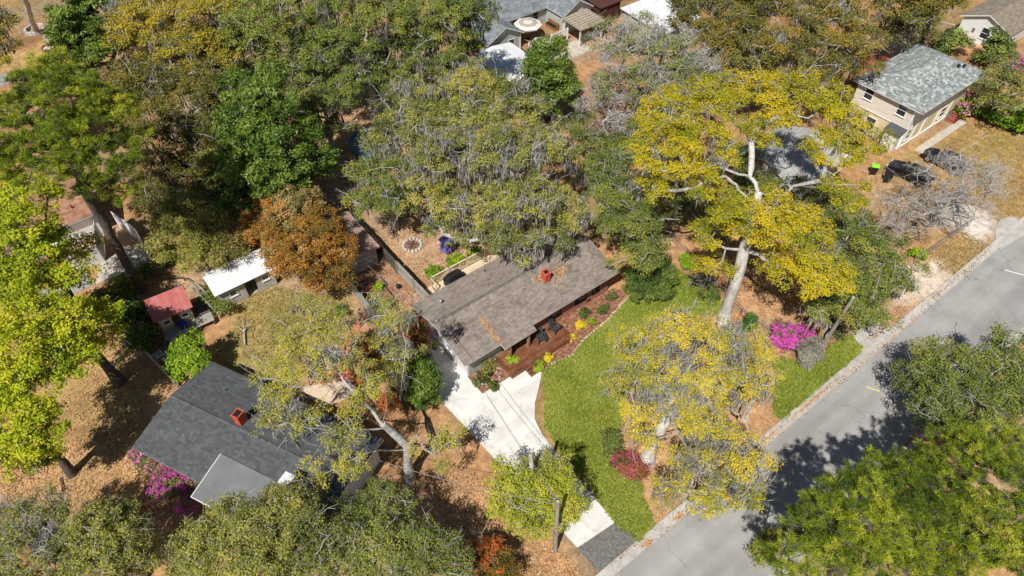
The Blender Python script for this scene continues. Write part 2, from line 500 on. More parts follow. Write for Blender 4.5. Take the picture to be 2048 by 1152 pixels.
black_cloth = noise_mat("black_cover_cloth", [(.010, .011, .012), (.025, .026, .027)], scale=2, rough=.55, bump=.4, bscale=4)
car_black = noise_mat("black_car_paint", [(.008, .009, .012), (.012, .013, .017)], scale=2, rough=.16, spec=.7)
car_blue = noise_mat("dark_blue_car_paint", [(.012, .014, .024), (.018, .021, .034)], scale=2, rough=.16, spec=.7)
tyre_m = plain("tyre_rubber", (.018, .018, .018), .9)
rim_m = plain("alloy_rim", (.42, .42, .43), .35, metal=.8)
lamp_w = plain("headlamp_lens", (.65, .66, .68), .12, spec=.6)
lamp_r = plain("tail_lamp_red", (.32, .015, .02), .2, spec=.6)
lime_lid = plain("lime_plastic", (.30, .78, .05), .45)
slate_chair = plain("slate_plastic", (.045, .055, .058), .55)
steel = plain("galvanised_steel", (.48, .49, .50), .4, metal=.7)
pole_wood = noise_mat("grey_pole_wood", [(.22, .20, .16), (.34, .31, .255), (.43, .395, .33)], scale=3, rough=.95, stretch=(1, 1, .12), bump=.3)
wire_m = plain("grey_cable", (.30, .29, .28), .6)
blue_m = plain("blue_plastic", (.02, .045, .36), .4)
violet = plain("violet_fabric", (.16, .14, .44), .75)
teal_tarp = plain("pool_blue_vinyl", (.10, .30, .50), .45, var=.3)
canvas = plain("cream_canvas", (.74, .69, .62), .8, var=.06)
canvas2 = plain("taupe_canvas_band", (.42, .36, .31), .8)
stone_w = noise_mat("whitewashed_stone", [(.36, .34, .31), (.52, .50, .47), (.64, .62, .59)], scale=3, rough=.95, attr="tint", amix=.5)
rust_tin = noise_mat("faded_red_tin", [(.36, .09, .085), (.47, .14, .13), (.55, .22, .20)], scale=1.4, rough=.6, attr="tint", amix=.35)
pink_conc = noise_mat("pinkish_old_slab", [(.48, .37, .30), (.58, .47, .39), (.65, .54, .46)], scale=1.6, rough=.9, fine=.1, fscale=15)
brown_leaf = leaf_mat("fallen_leaf", [(.24, .11, .04), (.46, .24, .10), (.62, .38, .20), (.70, .50, .32)], rough=.9, trans=.1)
grass_m = leaf_mat("lawn_blades", [(.13, .185, .02), (.24, .30, .035), (.355, .405, .065), (.52, .51, .16)], rough=.6, trans=.16)
grass_dry = leaf_mat("dry_grass_blades", [(.20, .17, .05), (.30, .24, .08), (.40, .31, .12), (.30, .32, .07)], rough=.7, trans=.2)

# ------------------------------------------------------------------ ground: one sheet, cover colours laid on it
def inside(poly, X, Y):
    n = len(poly); r = np.zeros(X.shape, bool)
    for i in range(n):
        x0, y0 = poly[i]; x1, y1 = poly[(i + 1) % n]
        c = ((y0 > Y) != (y1 > Y)) & (X < (x1 - x0) * (Y - y0) / ((y1 - y0) + 1e-12) + x0)
        r ^= c
    return r

def blur(a, n):
    for _ in range(n):
        p = np.pad(a, 1, mode='edge')
        a = (p[:-2, 1:-1] + p[2:, 1:-1] + p[1:-1, :-2] + p[1:-1, 2:] + 4 * p[1:-1, 1:-1]) / 8
    return a

def poly_at(pts, z=0):
    return [tuple(at(x, y, z)) for x, y in pts]

def vnoise(X, Y, s, seed):
    r = np.random.default_rng(seed).random((64, 64))
    x, y = X / s + 500, Y / s + 500
    xi, yi = np.floor(x).astype(int), np.floor(y).astype(int)
    fx, fy = x - xi, y - yi
    fx = fx * fx * (3 - 2 * fx); fy = fy * fy * (3 - 2 * fy)
    g = lambda i, j: r[i % 64, j % 64]
    return (g(xi, yi) * (1 - fx) + g(xi + 1, yi) * fx) * (1 - fy) + (g(xi, yi + 1) * (1 - fx) + g(xi + 1, yi + 1) * fx) * fy

gx = np.concatenate([[-900, -400, -150, -60], np.arange(-30, 116, .5), [130, 180, 300, 600, 1000]])
gy = np.concatenate([[-900, -400, -120, -40], np.arange(-12, 122, .5), [135, 180, 300, 600, 1000]])
GX, GY = np.meshgrid(gx, gy, indexing='ij')
cover = np.zeros(GX.shape + (3,))
cover[:] = (.40, .225, .112)                       # pine straw and oak litter
n1 = vnoise(GX, GY, 9, 1)[..., None]; n2 = vnoise(GX, GY, 3, 2)[..., None]; n3 = vnoise(GX, GY, 1.1, 3)[..., None]
n4 = vnoise(GX, GY, 5, 4)[..., None]
cover = cover * (0.62 + .72 * n2 ** .8) * (1 + .3 * (n3 - .5))
w4 = np.clip((n4 - .52) * 3.2, 0, 1) * .55
cover = cover * (1 - w4) + np.array((.34, .28, .21)) * w4          # worn grey-tan earth
w1 = np.clip((n1 - .55) * 3, 0, 1) * .45
cover = cover * (1 - w1) + np.array((.23, .20, .07)) * w1          # thin weedy green

def lay(pts, col, k=1.0, soft=3, ragged=.9, world=False):
    global cover
    poly = pts if world else poly_at(pts)
    jx = (vnoise(GX, GY, 1.3, 21) - .5) * 2 * ragged; jy = (vnoise(GX, GY, 1.3, 22) - .5) * 2 * ragged
    m = blur(inside(poly, GX + jx, GY + jy).astype(float), soft)
    m = np.clip(m * (.65 + .7 * vnoise(GX, GY, .9, 23)), 0, 1)[..., None] * k
    cover = cover * (1 - m) + np.array(col) * (.85 + .3 * n3) * m

GRASS, DRY, SAND, TAN, SOIL = (.235, .215, .06), (.36, .25, .10), (.50, .42, .34), (.50, .335, .21), (.36, .19, .115)
lay([(500, 560), (640, 590), (715, 580), (720, 640), (600, 760), (520, 760), (440, 680), (470, 620)], (.36, .28, .10), .9)
lay([(560, 600), (640, 600), (600, 720), (530, 730), (540, 660)], GRASS, .8)
lay([(440, 690), (560, 720), (545, 790), (430, 730)], (.30, .26, .08), .8)
lay([(640, 740), (720, 640), (765, 690), (700, 800)], (.55, .20, .12), .85)
lay([(740, 470), (830, 420), (930, 440), (1000, 500), (940, 530), (860, 590), (790, 540)], TAN, .9)
lay([(690, 560), (790, 510), (880, 600), (830, 640), (740, 640)], SOIL, .85)
lay([(1730, 345), (1890, 260), (1960, 235), (2048, 250), (2048, 440), (1980, 440), (1880, 400)], (.38, .245, .095), .95)
lay([(1900, 300), (2040, 250), (2048, 330), (1930, 380)], (.34, .25, .085), .7)
lay([(1720, 350), (1760, 360), (1860, 440), (1800, 520), (1720, 440)], (.44, .30, .155), .8)
lay([(1850, 500), (1925, 460), (1990, 490), (1930, 565), (1880, 540)], (.40, .265, .11), .9)
lay([(1880, 400), (1960, 410), (2010, 480), (1960, 480), (1870, 440)], (.66, .58, .50), 1.0)
lay([(1815, 530), (1870, 525), (1930, 560), (1860, 620), (1790, 610)], (.64, .53, .42), 1.0)
lay([(1800, 600), (1870, 610), (1760, 700), (1740, 660)], (.46, .27, .13), .8)
lay([(90, 790), (250, 690), (330, 780), (240, 860), (120, 860)], (.34, .26, .10), .6)
lay([(0, 930), (240, 870), (380, 960), (260, 1010), (0, 1010)], (.50, .31, .15), .8)
lay([(920, 960), (1030, 1000), (1130, 1100), (1170, 1152), (1060, 1152), (930, 1040)], (.50, .29, .14), .8)
lay([(1180, 690), (1250, 640), (1440, 620), (1560, 690), (1560, 850), (1420, 980), (1300, 1060), (1270, 980), (1200, 880)], (.52, .31, .16), .8)
lay([(0, 100), (60, 100), (110, 60), (110, 130), (40, 150), (0, 160)], (.44, .33, .12), .7)
lay([(1480, 560), (1640, 620), (1600, 660), (1450, 620)], (.50, .30, .16), .8)
lay([(650, 220), (740, 200), (820, 260), (700, 300), (640, 290)], (.52, .32, .18), .7)
lay([(1690, 80), (1830, 60), (1830, 110), (1700, 130)], (.52, .42, .34), .7)

nx_, ny_ = len(gx), len(gy)
idx = np.arange(nx_ * ny_).reshape(nx_, ny_)
quads = np.stack([idx[:-1, :-1], idx[1:, :-1], idx[1:, 1:], idx[:-1, 1:]], -1).reshape(-1, 4)
gz = (vnoise(GX, GY, 2.2, 31) - .5) * .06 * ((GY > 9.6) | (GY < 1.2)) - .05
gm, gnt, gb = base_mat("litter_ground")
gn, gl = gnt.nodes, gnt.links
ga = gn.new("ShaderNodeAttribute"); ga.attribute_name = "cover"
tc = gn.new("ShaderNodeNewGeometry")
def _nz(scale, detail=4):
    t = gn.new("ShaderNodeTexNoise"); t.inputs["Scale"].default_value = scale; t.inputs["Detail"].default_value = detail
    gl.new(tc.outputs["Position"], t.inputs["Vector"]); return t
za, zb = _nz(7.0, 6), _nz(1.4, 5)
def _mr(src, lo, hi):
    t = gn.new("ShaderNodeMapRange"); t.inputs[1].default_value = .3; t.inputs[2].default_value = .7
    t.inputs[3].default_value = lo; t.inputs[4].default_value = hi; gl.new(src, t.inputs[0]); return t
ma, mb_ = _mr(za.outputs["Fac"], .74, 1.26), _mr(zb.outputs["Fac"], .72, 1.28)
mm = gn.new("ShaderNodeMath"); mm.operation = 'MULTIPLY'
gl.new(ma.outputs[0], mm.inputs[0]); gl.new(mb_.outputs[0], mm.inputs[1])
sv = gn.new("ShaderNodeVectorMath"); sv.operation = 'SCALE'
gl.new(ga.outputs["Color"], sv.inputs[0]); gl.new(mm.outputs[0], sv.inputs["Scale"])
gl.new(sv.outputs[0], gb.inputs["Base Color"])
gb.inputs["Roughness"].default_value = .97; gb.inputs["Specular IOR Level"].default_value = .1
gbp = gn.new("ShaderNodeBump"); gbp.inputs["Strength"].default_value = .6; gbp.inputs["Distance"].default_value = .06
gl.new(za.outputs["Fac"], gbp.inputs["Height"]); gl.new(gbp.outputs[0], gb.inputs["Normal"])
gme = np_mesh("ground", np.stack([GX, GY, gz], -1), quads, mat=gm, smooth=True)
gca = gme.attributes.new("cover", 'FLOAT_COLOR', 'POINT')
gca.data.foreach_set("color", np.concatenate([np.clip(cover, 0.01, 1), np.ones(GX.shape + (1,))], -1).astype(np.float32).ravel())
structure("ground", gme)

# ------------------------------------------------------------------ street
MB().box(-400, 600, 2.35, 8.4, -.3, .0).struct("road", asphalt)
k1 = sgroup("kerb")
k2 = sgroup("kerb")
for k, (y0, y1, s) in zip((k1, k2), ((8.4, 9.12, 1), (2.35, 1.72, -1))):
    for i in range(-8, 34):
        x0 = i * 3.0; x1 = x0 + 2.985
        if s > 0 and (13.9 < x0 + 1.5 < 17.4 or 43 < x0 + 1.5 < 49 or 64.5 < x0 + 1.5 < 70):
            h = .03
        else:
            h = .075
        m = MB()
        m.add([(x0, y0, -.2), (x1, y0, -.2), (x1, y1, -.2), (x0, y1, -.2), (x0, y0, .006), (x1, y0, .006),
               (x1, y0 + s * .42, .012), (x0, y0 + s * .42, .012), (x1, y0 + s * .58, h), (x0, y0 + s * .58, h), (x1, y1, h), (x0, y1, h)],
              [(4, 5, 6, 7), (7, 6, 8, 9), (9, 8, 10, 11), (0, 1, 5, 4), (11, 10, 2, 3), (1, 2, 10, 8, 6, 5), (0, 4, 7, 9, 11, 3)])
        m.part("kerb_section", gutter_c, k)
for (x, y, l, w, mt, a) in ((40.6, 6.5, 1.0, .12, paint_y, -60), (41.2, 4.4, .8, .12, paint_y, -62), (62.05, 5.68, 2.2, .12, paint_w, -62), (41.7, 2.6, .5, .1, paint_y, -62)):
    F = Frame(x, y, a)
    MB(F).box(-l / 2, l / 2, -w / 2, w / 2, -.002, .004).struct("road_marking", mt)
# rusty litter caught in the gutter
r2 = np.random.default_rng(3)

def scatter_quads(name, pts, sizes, mat, zoff=.02, lift=.03, kind="stuff", tint=None, seed=1, asp=.6):
    r = np.random.default_rng(seed)
    n = len(pts)
    a = r.random(n) * 6.283
    d1 = np.stack([np.cos(a), np.sin(a), r.normal(0, .25, n)], -1) * (sizes / 2)[:, None]
    d2 = np.stack([-np.sin(a), np.cos(a), r.normal(0, .35, n)], -1) * (sizes / 2 * asp)[:, None]
    c = np.concatenate([pts, (zoff + r.random(n) * lift)[:, None]], -1)
    V = np.stack([c - d1, c - d2 * .9, c + d1, c + d2], 1)
    me = np_mesh(name, V, np.arange(4 * n).reshape(-1, 4), mat=mat, tint=r.random(n) if tint is None else tint)
    o = link(name, me); o["kind"] = kind
    return o

gp = []
for cx, cy, ra, rb, n in ((17.95, 8.55, .3, .14, 110), (20.9, 8.6, .35, .14, 130), (36, 8.75, 3.0, .10, 260), (30, 8.75, 2, .12, 160), (39, 2.2, 4, .1, 400), (33, 2.2, 3, .14, 300), (55, 8.8, 4, .12, 120), (26, 8.42, 6, .16, 260), (45, 8.45, 8, .16, 220), (20, 9.0, 5, .1, 160)):
    gp.append(np.stack([r2.normal(cx, ra * .6, n), r2.normal(cy, rb * .6, n)], -1))
gp = np.concatenate(gp)
scatter_quads("gutter_litter", gp, r2.uniform(.08, .2, len(gp)), brown_leaf, .03, .03, seed=4)

def clip_half(poly, axis, val, keep_less):
    out = []
    n = len(poly)
    for i in range(n):
        a, b = poly[i], poly[(i + 1) % n]
        ia = (a[axis] <= val) == keep_less or a[axis] == val
        ib = (b[axis] <= val) == keep_less or b[axis] == val
        if ia: out.append(a)
        if ia != ib:
            t = (val - a[axis]) / (b[axis] - a[axis])
            out.append((a[0] + t * (b[0] - a[0]), a[1] + t * (b[1] - a[1])))
    return out

drive = [(13.0, 33.2), (13.2, 26.2), (13.65, 18), (14.05, 11.2), (17.19, 10.93), (17.3, 15), (17.5, 19.1), (17.9, 20.5), (18.8, 21.6), (19.9, 22.5),
         (20.6, 23.1), (21.1, 23.6), (21.1, 23.75), (20.1, 23.75), (20.1, 24.42), (18.75, 24.42), (18.75, 24.72), (16.1, 24.75), (16.05, 33.2)]
dv = sgroup("driveway")
cuts = [10, 13.1, 16.6, 20.1, 23.2, 26.4, 29.6, 34]
for i in range(len(cuts) - 1):
    p = clip_half(clip_half(drive, 1, cuts[i] + .005, False), 1, cuts[i + 1] - .005, True)
    for q in (clip_half(p, 0, 15.64, True), clip_half(p, 0, 15.65, False)):
        if len(q) > 2:
            MB().prism(q, -.12, .03 + .003 * (i % 2)).part("concrete_slab", concrete, dv)
MB().prism([(14.0, 11.15), (17.24, 10.88), (17.75, 9.13), (14.15, 9.13)], -.1, .02).struct("driveway_apron", asphalt_d)
MB().prism(poly_at([(1706, 668), (1747, 641), (1775, 652), (1795, 668), (1738, 712), (1722, 700)]), -.1, .0).struct("driveway_apron", gutter_c)
MB().prism(poly_at([(1990, 458), (2000, 440), (2022, 432), (2048, 445), (2048, 470), (2000, 500), (1992, 490)]), -.1, .012).struct("driveway_apron", gutter_c)
pm = MB()
for i in range(5):
    pm = MB(); pm.box(71.65 + i * 1.86, 71.65 + i * 1.86 + 1.84, 20.75, 21.6, -.1, .04)
    if i == 0:
        fw = sgroup("footpath")
    pm.part("concrete_slab", concrete_old, fw)
# old slab and asphalt behind the leaf-shaded white house
od = sgroup("parking_slab")
for q in ([(-4.5, 55.1), (-1.2, 55.0), (-.9, 58.2), (-3.6, 57.4)], [(-1.17, 55.0), (1.9, 54.9), (2.2, 57.6), (-.87, 58.2)]):
    MB().prism(q, -.1, .02).part("concrete_slab", concrete_old, od)
MB().prism([(-9.5, 55.3), (-4.55, 55.1), (-4.7, 57.3), (-9.5, 57.2)], -.1, .012).struct("asphalt_drive", asphalt)
MB().prism([(-12, 96.3), (-3.4, 95.8), (-3.2, 98.6), (-12, 99.0)], -.1, .012).struct("side_street", asphalt)
MB().prism(poly_at([(600, 775), (700, 760), (720, 790), (640, 815)]), -.1, .012).struct("patio", plain("sand_patio", (.66, .52, .38), .95))

# lawn with blades
LA = [(1086, 748), (1092, 737), (1102, 728), (1142, 712), (1168, 680), (1215, 642), (1262, 588), (1340, 596), (1346, 536), (1395, 562), (1442, 604), (1440, 632),
      (1385, 630), (1340, 640), (1305, 660), (1282, 705), (1258, 765), (1246, 830), (1238, 900), (1240, 955), (1285, 955), (1290, 1000), (1311, 1050), (1277, 1086), (1226, 1046), (1166, 958), (1104, 882), (1088, 840)]
LB = [(1546, 712), (1585, 722), (1630, 722), (1660, 690), (1704, 668), (1726, 700), (1700, 722), (1640, 776), (1562, 845), (1546, 830)]
lawn_m = noise_mat("lawn_turf", [(.19, .21, .035), (.29, .31, .05), (.37, .37, .075)], scale=2.5, detail=8, rough=.95, fine=.3, fscale=12)

def ragged(poly, step=.35, amp=.09, seed=1):
    r = np.random.default_rng(seed); out = []
    for i in range(len(poly)):
        a = np.array(poly[i]); b = np.array(poly[(i + 1) % len(poly)])
        n = max(1, int(np.linalg.norm(b - a) / step))
        for k in range(n):
            out.append(tuple(a + (b - a) * k / n + r.normal(0, amp, 2) * (0 if k == 0 else 1)))
    return out

LAW, LBW = ragged(poly_at(LA)), ragged(poly_at(LB), seed=2)
def blades(name, polys, dens, mat, hmin, hmax, seed, z=.02):
    r = np.random.default_rng(seed); P = []
    for poly in polys:
        q = np.array(poly); lo, hi = q.min(0), q.max(0)
        n = int((hi - lo).prod() * dens)
        x, y = r.uniform(lo[0], hi[0], n), r.uniform(lo[1], hi[1], n)
        m = inside(poly, x, y)
        P.append(np.stack([x[m], y[m]], -1))
    P = np.concatenate(P); n = len(P)
    a = r.random(n) * 6.283; h = r.uniform(hmin, hmax, n); w = r.uniform(.018, .04, n)
    lean = r.uniform(.25, 1.1, n) * h
    b = np.concatenate([P, np.full((n, 1), z)], -1)
    sd = np.stack([-np.sin(a) * w, np.cos(a) * w, np.zeros(n)], -1)
    tip = b + np.stack([np.cos(a) * lean, np.sin(a) * lean, h], -1)
    mid = b + np.stack([np.cos(a) * lean * .35, np.sin(a) * lean * .35, h * .62], -1)
    V = np.stack([b - sd, b + sd, mid + sd * .8, tip, mid - sd * .8], 1)
    o = np.arange(n)[:, None] * 5
    t = np.clip(r.normal(.42, .2, n) + .45 * (vnoise(P[:, 0], P[:, 1], 1.6, 5) - .5) + .35 * (vnoise(P[:, 0], P[:, 1], 5.5, 6) - .5), 0, 1)
    me = np_mesh(name, V, (o + np.array([[0, 1, 2, 4]])), (o + np.array([[4, 2, 3]])), mat, np.concatenate([t, t]))
    ob = link(name, me); ob["kind"] = "stuff"
    return ob
for pw in (LAW, LBW):
    MB().prism(pw, -.1, .012).struct("lawn", lawn_m)
blades("grass", [LAW, LBW], 330, grass_m, .07, .2, 6)
blades("dry_grass", [poly_at([(1880, 290), (1960, 238), (2048, 250), (2048, 435), (1990, 440), (1900, 400)])], 26, grass_dry, .06, .15, 8)
blades("yard_grass", [poly_at([(500, 570), (700, 590), (715, 640), (600, 760), (450, 700)])], 60, grass_dry, .06, .16, 9)
blades("verge_grass", [poly_at([(1850, 505), (1925, 465), (1985, 490), (1930, 560), (1880, 540)])], 60, grass_dry, .06, .16, 10)
# leaf litter lying on the bare ground in view
lp = []
for poly, n in ((poly_at([(0, 880), (260, 880), (400, 970), (300, 1050), (0, 1050)]), 9000), (poly_at([(900, 920), (1040, 1000), (1170, 1152), (930, 1152), (860, 980)]), 6500),
                (poly_at([(1180, 690), (1440, 620), (1560, 690), (1560, 850), (1300, 1060), (1200, 880)]), 9000), (poly_at([(720, 460), (960, 430), (1000, 520), (800, 650), (700, 560)]), 6000),
                (poly_at([(1440, 540), (1640, 600), (1600, 700), (1440, 640)]), 3000), (poly_at([(1700, 330), (1880, 450), (1760, 700), (1700, 500)]), 2500),
                (poly_at([(200, 700), (330, 780), (260, 900), (80, 860)]), 2500), (poly_at([(1800, 610), (1850, 620), (1760, 690), (1730, 680)]), 900)):
    q = np.array(poly); lo, hi = q.min(0), q.max(0)
    x, y = r2.uniform(lo[0], hi[0], n), r2.uniform(lo[1], hi[1], n)
    m = inside(poly, x, y) & ((y > 9.3) | (y < 1.6))
    lp.append(np.stack([x[m], y[m]], -1))
lp = np.concatenate(lp)
scatter_quads("fallen_leaves", lp, r2.uniform(.07, .2, len(lp)), brown_leaf, .0, .03, seed=14)

# ------------------------------------------------------------------ trees and shrubs
class SP:
    """How one kind of tree grows: leaf pads of small clumps at the ends of a branching frame."""
    def __init__(s, leaf, bark=None, pad=1.1, cover=1.4, clumps=7, crad=.42, leaves=44, size=.128, asp=.6, up=.6, moss=0.0, mosslen=1.3,
                 twigs=1, twr=.011, twl=.7, bare=0.0, wig=.13, trunk=.3, flat=.65, lowz=-.25, needle=False, flower=None, ffrac=0.0, tintspread=.16,
                 mossm=None, tint0=.45, fsize=.12, poke=.35, mfrac=0.0):
        s.__dict__.update(locals()); del s.__dict__['s']
        s.bark = bark or bark_oak
        s.mossm = mossm or moss_mat

OAK = SP(L_OAK, moss=1.5, poke=0.8, cover=1.3, tintspread=0.24, mfrac=0.2)
OAKG = SP(L_OAKG, moss=0.4, poke=0.35, mfrac=0.06, tintspread=0.2)
DUSK = SP(L_DARK, moss=.3, mfrac=0.08)
OLIV = SP(L_OLIVE, moss=0.9, poke=0.4, mfrac=0.12, tintspread=0.2)
MAGN = SP(L_MAG, bark_dark, pad=1.0, cover=1.5, clumps=7, crad=.42, leaves=32, size=0.19, asp=.5, up=.6, twigs=0, wig=.06, flat=.9, lowz=-.5, tintspread=.22, poke=0)
YELO = SP(L_YEL, bark_pale, moss=0.35, clumps=8, leaves=44, size=0.128, cover=1.25, flat=.5, up=0.7, poke=0.4, tintspread=0.2, mfrac=0.03)
GOLD = SP(L_YEL2, bark_pale, moss=2.6, twigs=2, twl=.9, clumps=8, leaves=38, size=0.115, cover=1.25, flat=.55, up=0.7, tintspread=.2, poke=1.3, mfrac=0.25)
YGRN = SP(L_YG, moss=1.4, twigs=2, twl=.9, clumps=7, leaves=38, size=0.118, cover=1.15, flat=.6, poke=1.3, mfrac=0.18)
LIME = SP(L_LIME, bark_dark, moss=.2, twigs=0, clumps=7, leaves=34, size=0.155, asp=.75, cover=1.4, flat=.7, up=0.5, poke=0)
PINE = SP(L_PINE, bark_dark, pad=0.85, cover=1.25, clumps=7, crad=0.36, leaves=62, size=0.27, needle=True, twigs=0, twr=.02, wig=.07, flat=.6, up=.5, poke=0.3, tintspread=0.24)
PHOT = SP(L_PHOT, bark_dark, pad=.8, cover=1.4, clumps=7, crad=.34, leaves=40, size=0.125, asp=.5, twigs=0, flat=.75, lowz=-.4, up=0.6, tintspread=.24, poke=0)
REDS = SP(L_RED, bark_dark, pad=.6, cover=1.4, clumps=6, crad=.28, leaves=30, size=.13, asp=.5, twigs=0, flat=.8, lowz=-.5, tintspread=.3, tint0=.5, poke=0)
FEAT = SP(L_FEATH, bark_dark, pad=.9, cover=1.0, clumps=7, crad=.5, leaves=36, size=.17, asp=.3, twigs=2, twl=.9, twr=.012, flat=.8, tintspread=.22, poke=0)
GREY = SP(L_OAKG, moss=0.5, twigs=4, twl=1.1, twr=.015, cover=1.0, bare=0.35, clumps=6, leaves=26, size=.14, wig=.16, poke=1.4, mfrac=0.1)
BARE = SP(L_GREY, twig_grey, moss=0, twigs=5, twl=.9, twr=0.011, cover=1.1, bare=1.0, clumps=5, leaves=0, wig=.12, flat=.8, poke=1.0)
SHRB = SP(L_SHRUB, bark_dark, pad=.5, cover=1.5, clumps=6, crad=.25, leaves=30, size=.12, twigs=0, flat=.8, lowz=-.3, trunk=.05, tintspread=.2, poke=0)
BRIT = SP(L_BRIGHT, bark_dark, pad=.45, cover=1.5, clumps=6, crad=.22, leaves=24, size=.14, twigs=0, flat=.8, lowz=-.3, trunk=.04, poke=0)
CAME = SP(L_MAG, bark_dark, pad=.6, cover=1.6, clumps=7, crad=.3, leaves=32, size=.13, twigs=0, flat=.95, lowz=-.5, trunk=.1, poke=0)
GRSH = SP(L_GREY, twig_grey, pad=.45, cover=1.3, clumps=6, crad=.28, leaves=24, size=.11, twigs=4, twl=.4, twr=.01, flat=.8, trunk=.05, poke=0)

TREE_STATS = []

def tree(name, label, cat, sp, base, blobs, trunk=None, tr=None, seed=1, group=None, dens=1.0, moss=None, holes=(), limbs=()):
    """base: ground place (x, y); blobs: crown masses as (bearing x, bearing y, apparent radius, height of centre)."""
    r = np.random.default_rng(seed * 977 + 13)
    B = []
    for b in blobs:
        c = at3(b[0], b[1], b[3]); rad = b[2] * np.linalg.norm(c - CAMP) / FPX
        B.append((c, rad, (b[4] if len(b) > 4 else sp.flat)))
    C = np.array([b[0] for b in B]); RR = np.array([b[1] for b in B]); FL = np.array([b[2] for b in B])
    far = np.linalg.norm(C.mean(0) - CAMP)
    k = max(.8, far / 62.0) ** .85          # far crowns: a little coarser
    if base is None:
        w = RR ** 2
        base = ((C * w[:, None]).sum(0) / w.sum())[:2]
    base = np.array([base[0], base[1], -.08])
    # ---- pads over the outside of the crown
    pad_r = sp.pad * k
    pads, pout, pblob = [], [], []
    for i in range(len(B)):
        area = 2 * math.pi * RR[i] ** 2 * (.55 + .6 * FL[i])
        n = max(3, int(dens * sp.cover * area / (pad_r ** 2 * 1.9)))
        tries = 0; got = []
        while len(got) < n and tries < n * 12:
            tries += 1
            z = r.uniform(sp.lowz, 1); a = r.uniform(0, 6.283)
            q = math.sqrt(max(0, 1 - z * z))
            d = np.array([q * math.cos(a), q * math.sin(a), z])
            rf = r.uniform(.72, 1.02) if r.random() < .8 else r.uniform(.35, .75)
            p = C[i] + d * np.array([1, 1, FL[i]]) * RR[i] * rf
            if p[2] < .25: continue
            e = np.linalg.norm((p - C) / np.stack([RR, RR, RR * FL], -1), axis=1); e[i] = 9
            if e.min() < .62: continue
            if got and np.min(np.linalg.norm(np.array(got) - p, axis=1)) < pad_r * .58: continue
            got.append(p); pads.append(p + [0, 0, r.normal(0, .22) * pad_r]); pout.append(d); pblob.append(i)
    pads = np.array(pads); pout = np.array(pout); pblob = np.array(pblob)
    if len(holes):
        q = bearing(pads)
        ok = np.ones(len(pads), bool)
        for (hx, hy, hr) in holes:
            ok &= (np.hypot(q[:, 0] - hx, q[:, 1] - hy) > hr) | (r.random(len(pads)) < .08)
        pads, pout, pblob = pads[ok], pout[ok], pblob[ok]
    np_ = len(pads)
    # ---- skeleton
    P = []; PA = []
    def add(p, par):
        P.append(np.array(p, float)); PA.append(par); return len(P) - 1
    if trunk is None:
        cz = (C[:, 2] - RR * FL * .6).min()
        top = (C * RR[:, None]).sum(0) / RR.sum()
        fz = max(.3, min(cz, top[2] * .6))
        f = base + (top - base) * .25; f[2] = fz
        trunk = [base, base + (f - base) * .5 + r.normal(0, .12 * min(1, fz / 3), 3) * [1, 1, 0], f]
    else:
        trunk = [np.array(t, float) for t in trunk]
    last = -1
    for i, t in enumerate(trunk):
        if i == 0:
            last = add(t, -1)
        else:
            a = P[last]; n = max(1, int(np.linalg.norm(t - a) / 1.2))
            for q in range(1, n + 1):
                j = r.normal(0, .05, 3) if q < n else 0
                last = add(a + (t - a) * q / n + j, last)
    ntr = len(P)
    tips = []
    free0 = max(0, ntr - max(2, ntr // 2))
    def grow(t, seg, wig, lo, arch=0.0, zpen=.5):
        Q = np.array(P[lo:])
        d = np.linalg.norm(Q - t, axis=1) + zpen * np.maximum(0, Q[:, 2] - t[2])
        j = int(d.argmin()) + lo
        a = P[j]; L = np.linalg.norm(t - a)
        n = max(1, int(round(L / seg)))
        w = r.normal(0, 1, 3) * wig * L; w2 = r.normal(0, 1, 3) * wig * L * .5
        last = j
        for q in range(1, n + 1):
            s = q / n
            p = a + (t - a) * s + math.sin(math.pi * s) * w + math.sin(2 * math.pi * s) * w2 + np.array([0, 0, arch * L * math.sin(math.pi * s)])
            p[2] = max(p[2], .05)
            last = add(p, last)
        return last
    lims = []
    for lm in limbs:
        q0 = [at3(*t) for t in lm]
        q0 = [2 * q0[0] - q0[1]] + q0 + [2 * q0[-1] - q0[-2]]
        pts = []
        for i in range(1, len(q0) - 2):           # a smooth bend through the points
            for t in np.linspace(0, 1, 5)[:-1]:
                p0, p1, p2, p3 = q0[i - 1:i + 3]
                pts.append(.5 * (2 * p1 + (p2 - p0) * t + (2 * p0 - 5 * p1 + 4 * p2 - p3) * t * t + (3 * p1 - p0 - 3 * p2 + p3) * t ** 3) + r.normal(0, .05, 3))
        pts.append(q0[-2])
        last = int(np.argmin(np.linalg.norm(np.array(P) - pts[0], axis=1)))
        lim0 = len(P)
        for t in pts:
            a = P[last]; L = np.linalg.norm(t - a)
            m_ = max(1, int(L / .9))
            w = r.normal(0, .06 * L, 3)
            for q in range(1, m_ + 1):
                last = add(a + (t - a) * q / m_ + w * math.sin(math.pi * q / m_), last)
        lims.append((lim0, len(P)))
    order = np.argsort(np.linalg.norm(C - P[ntr - 1], axis=1))
    for i in order:
        grow(C[i] - np.array([0, 0, RR[i] * FL[i] * .35]), 1.1, sp.wig * .8, free0, .05, .9)
    lo = free0
    for i in np.argsort(np.linalg.norm(pads - P[ntr - 1], axis=1)):
        grow(pads[i] - np.array([0, 0, .15]), .8, sp.wig, lo, .0, .6)
    npadn = len(P)
    # ---- clumps in each pad
    nc = max(2, int(sp.clumps))
    a = r.uniform(0, 6.283, (np_, nc)); q = np.sqrt(r.random((np_, nc))) * pad_r * .82 * r.uniform(.7, 1.15, (np_, 1))
    off = np.stack([np.cos(a) * q, np.sin(a) * q, (1 - (q / pad_r) ** 2) * .35 * pad_r + r.normal(0, .12, (np_, nc)) - .15], -1)
    cl = (pads[:, None, :] + off).reshape(-1, 3)
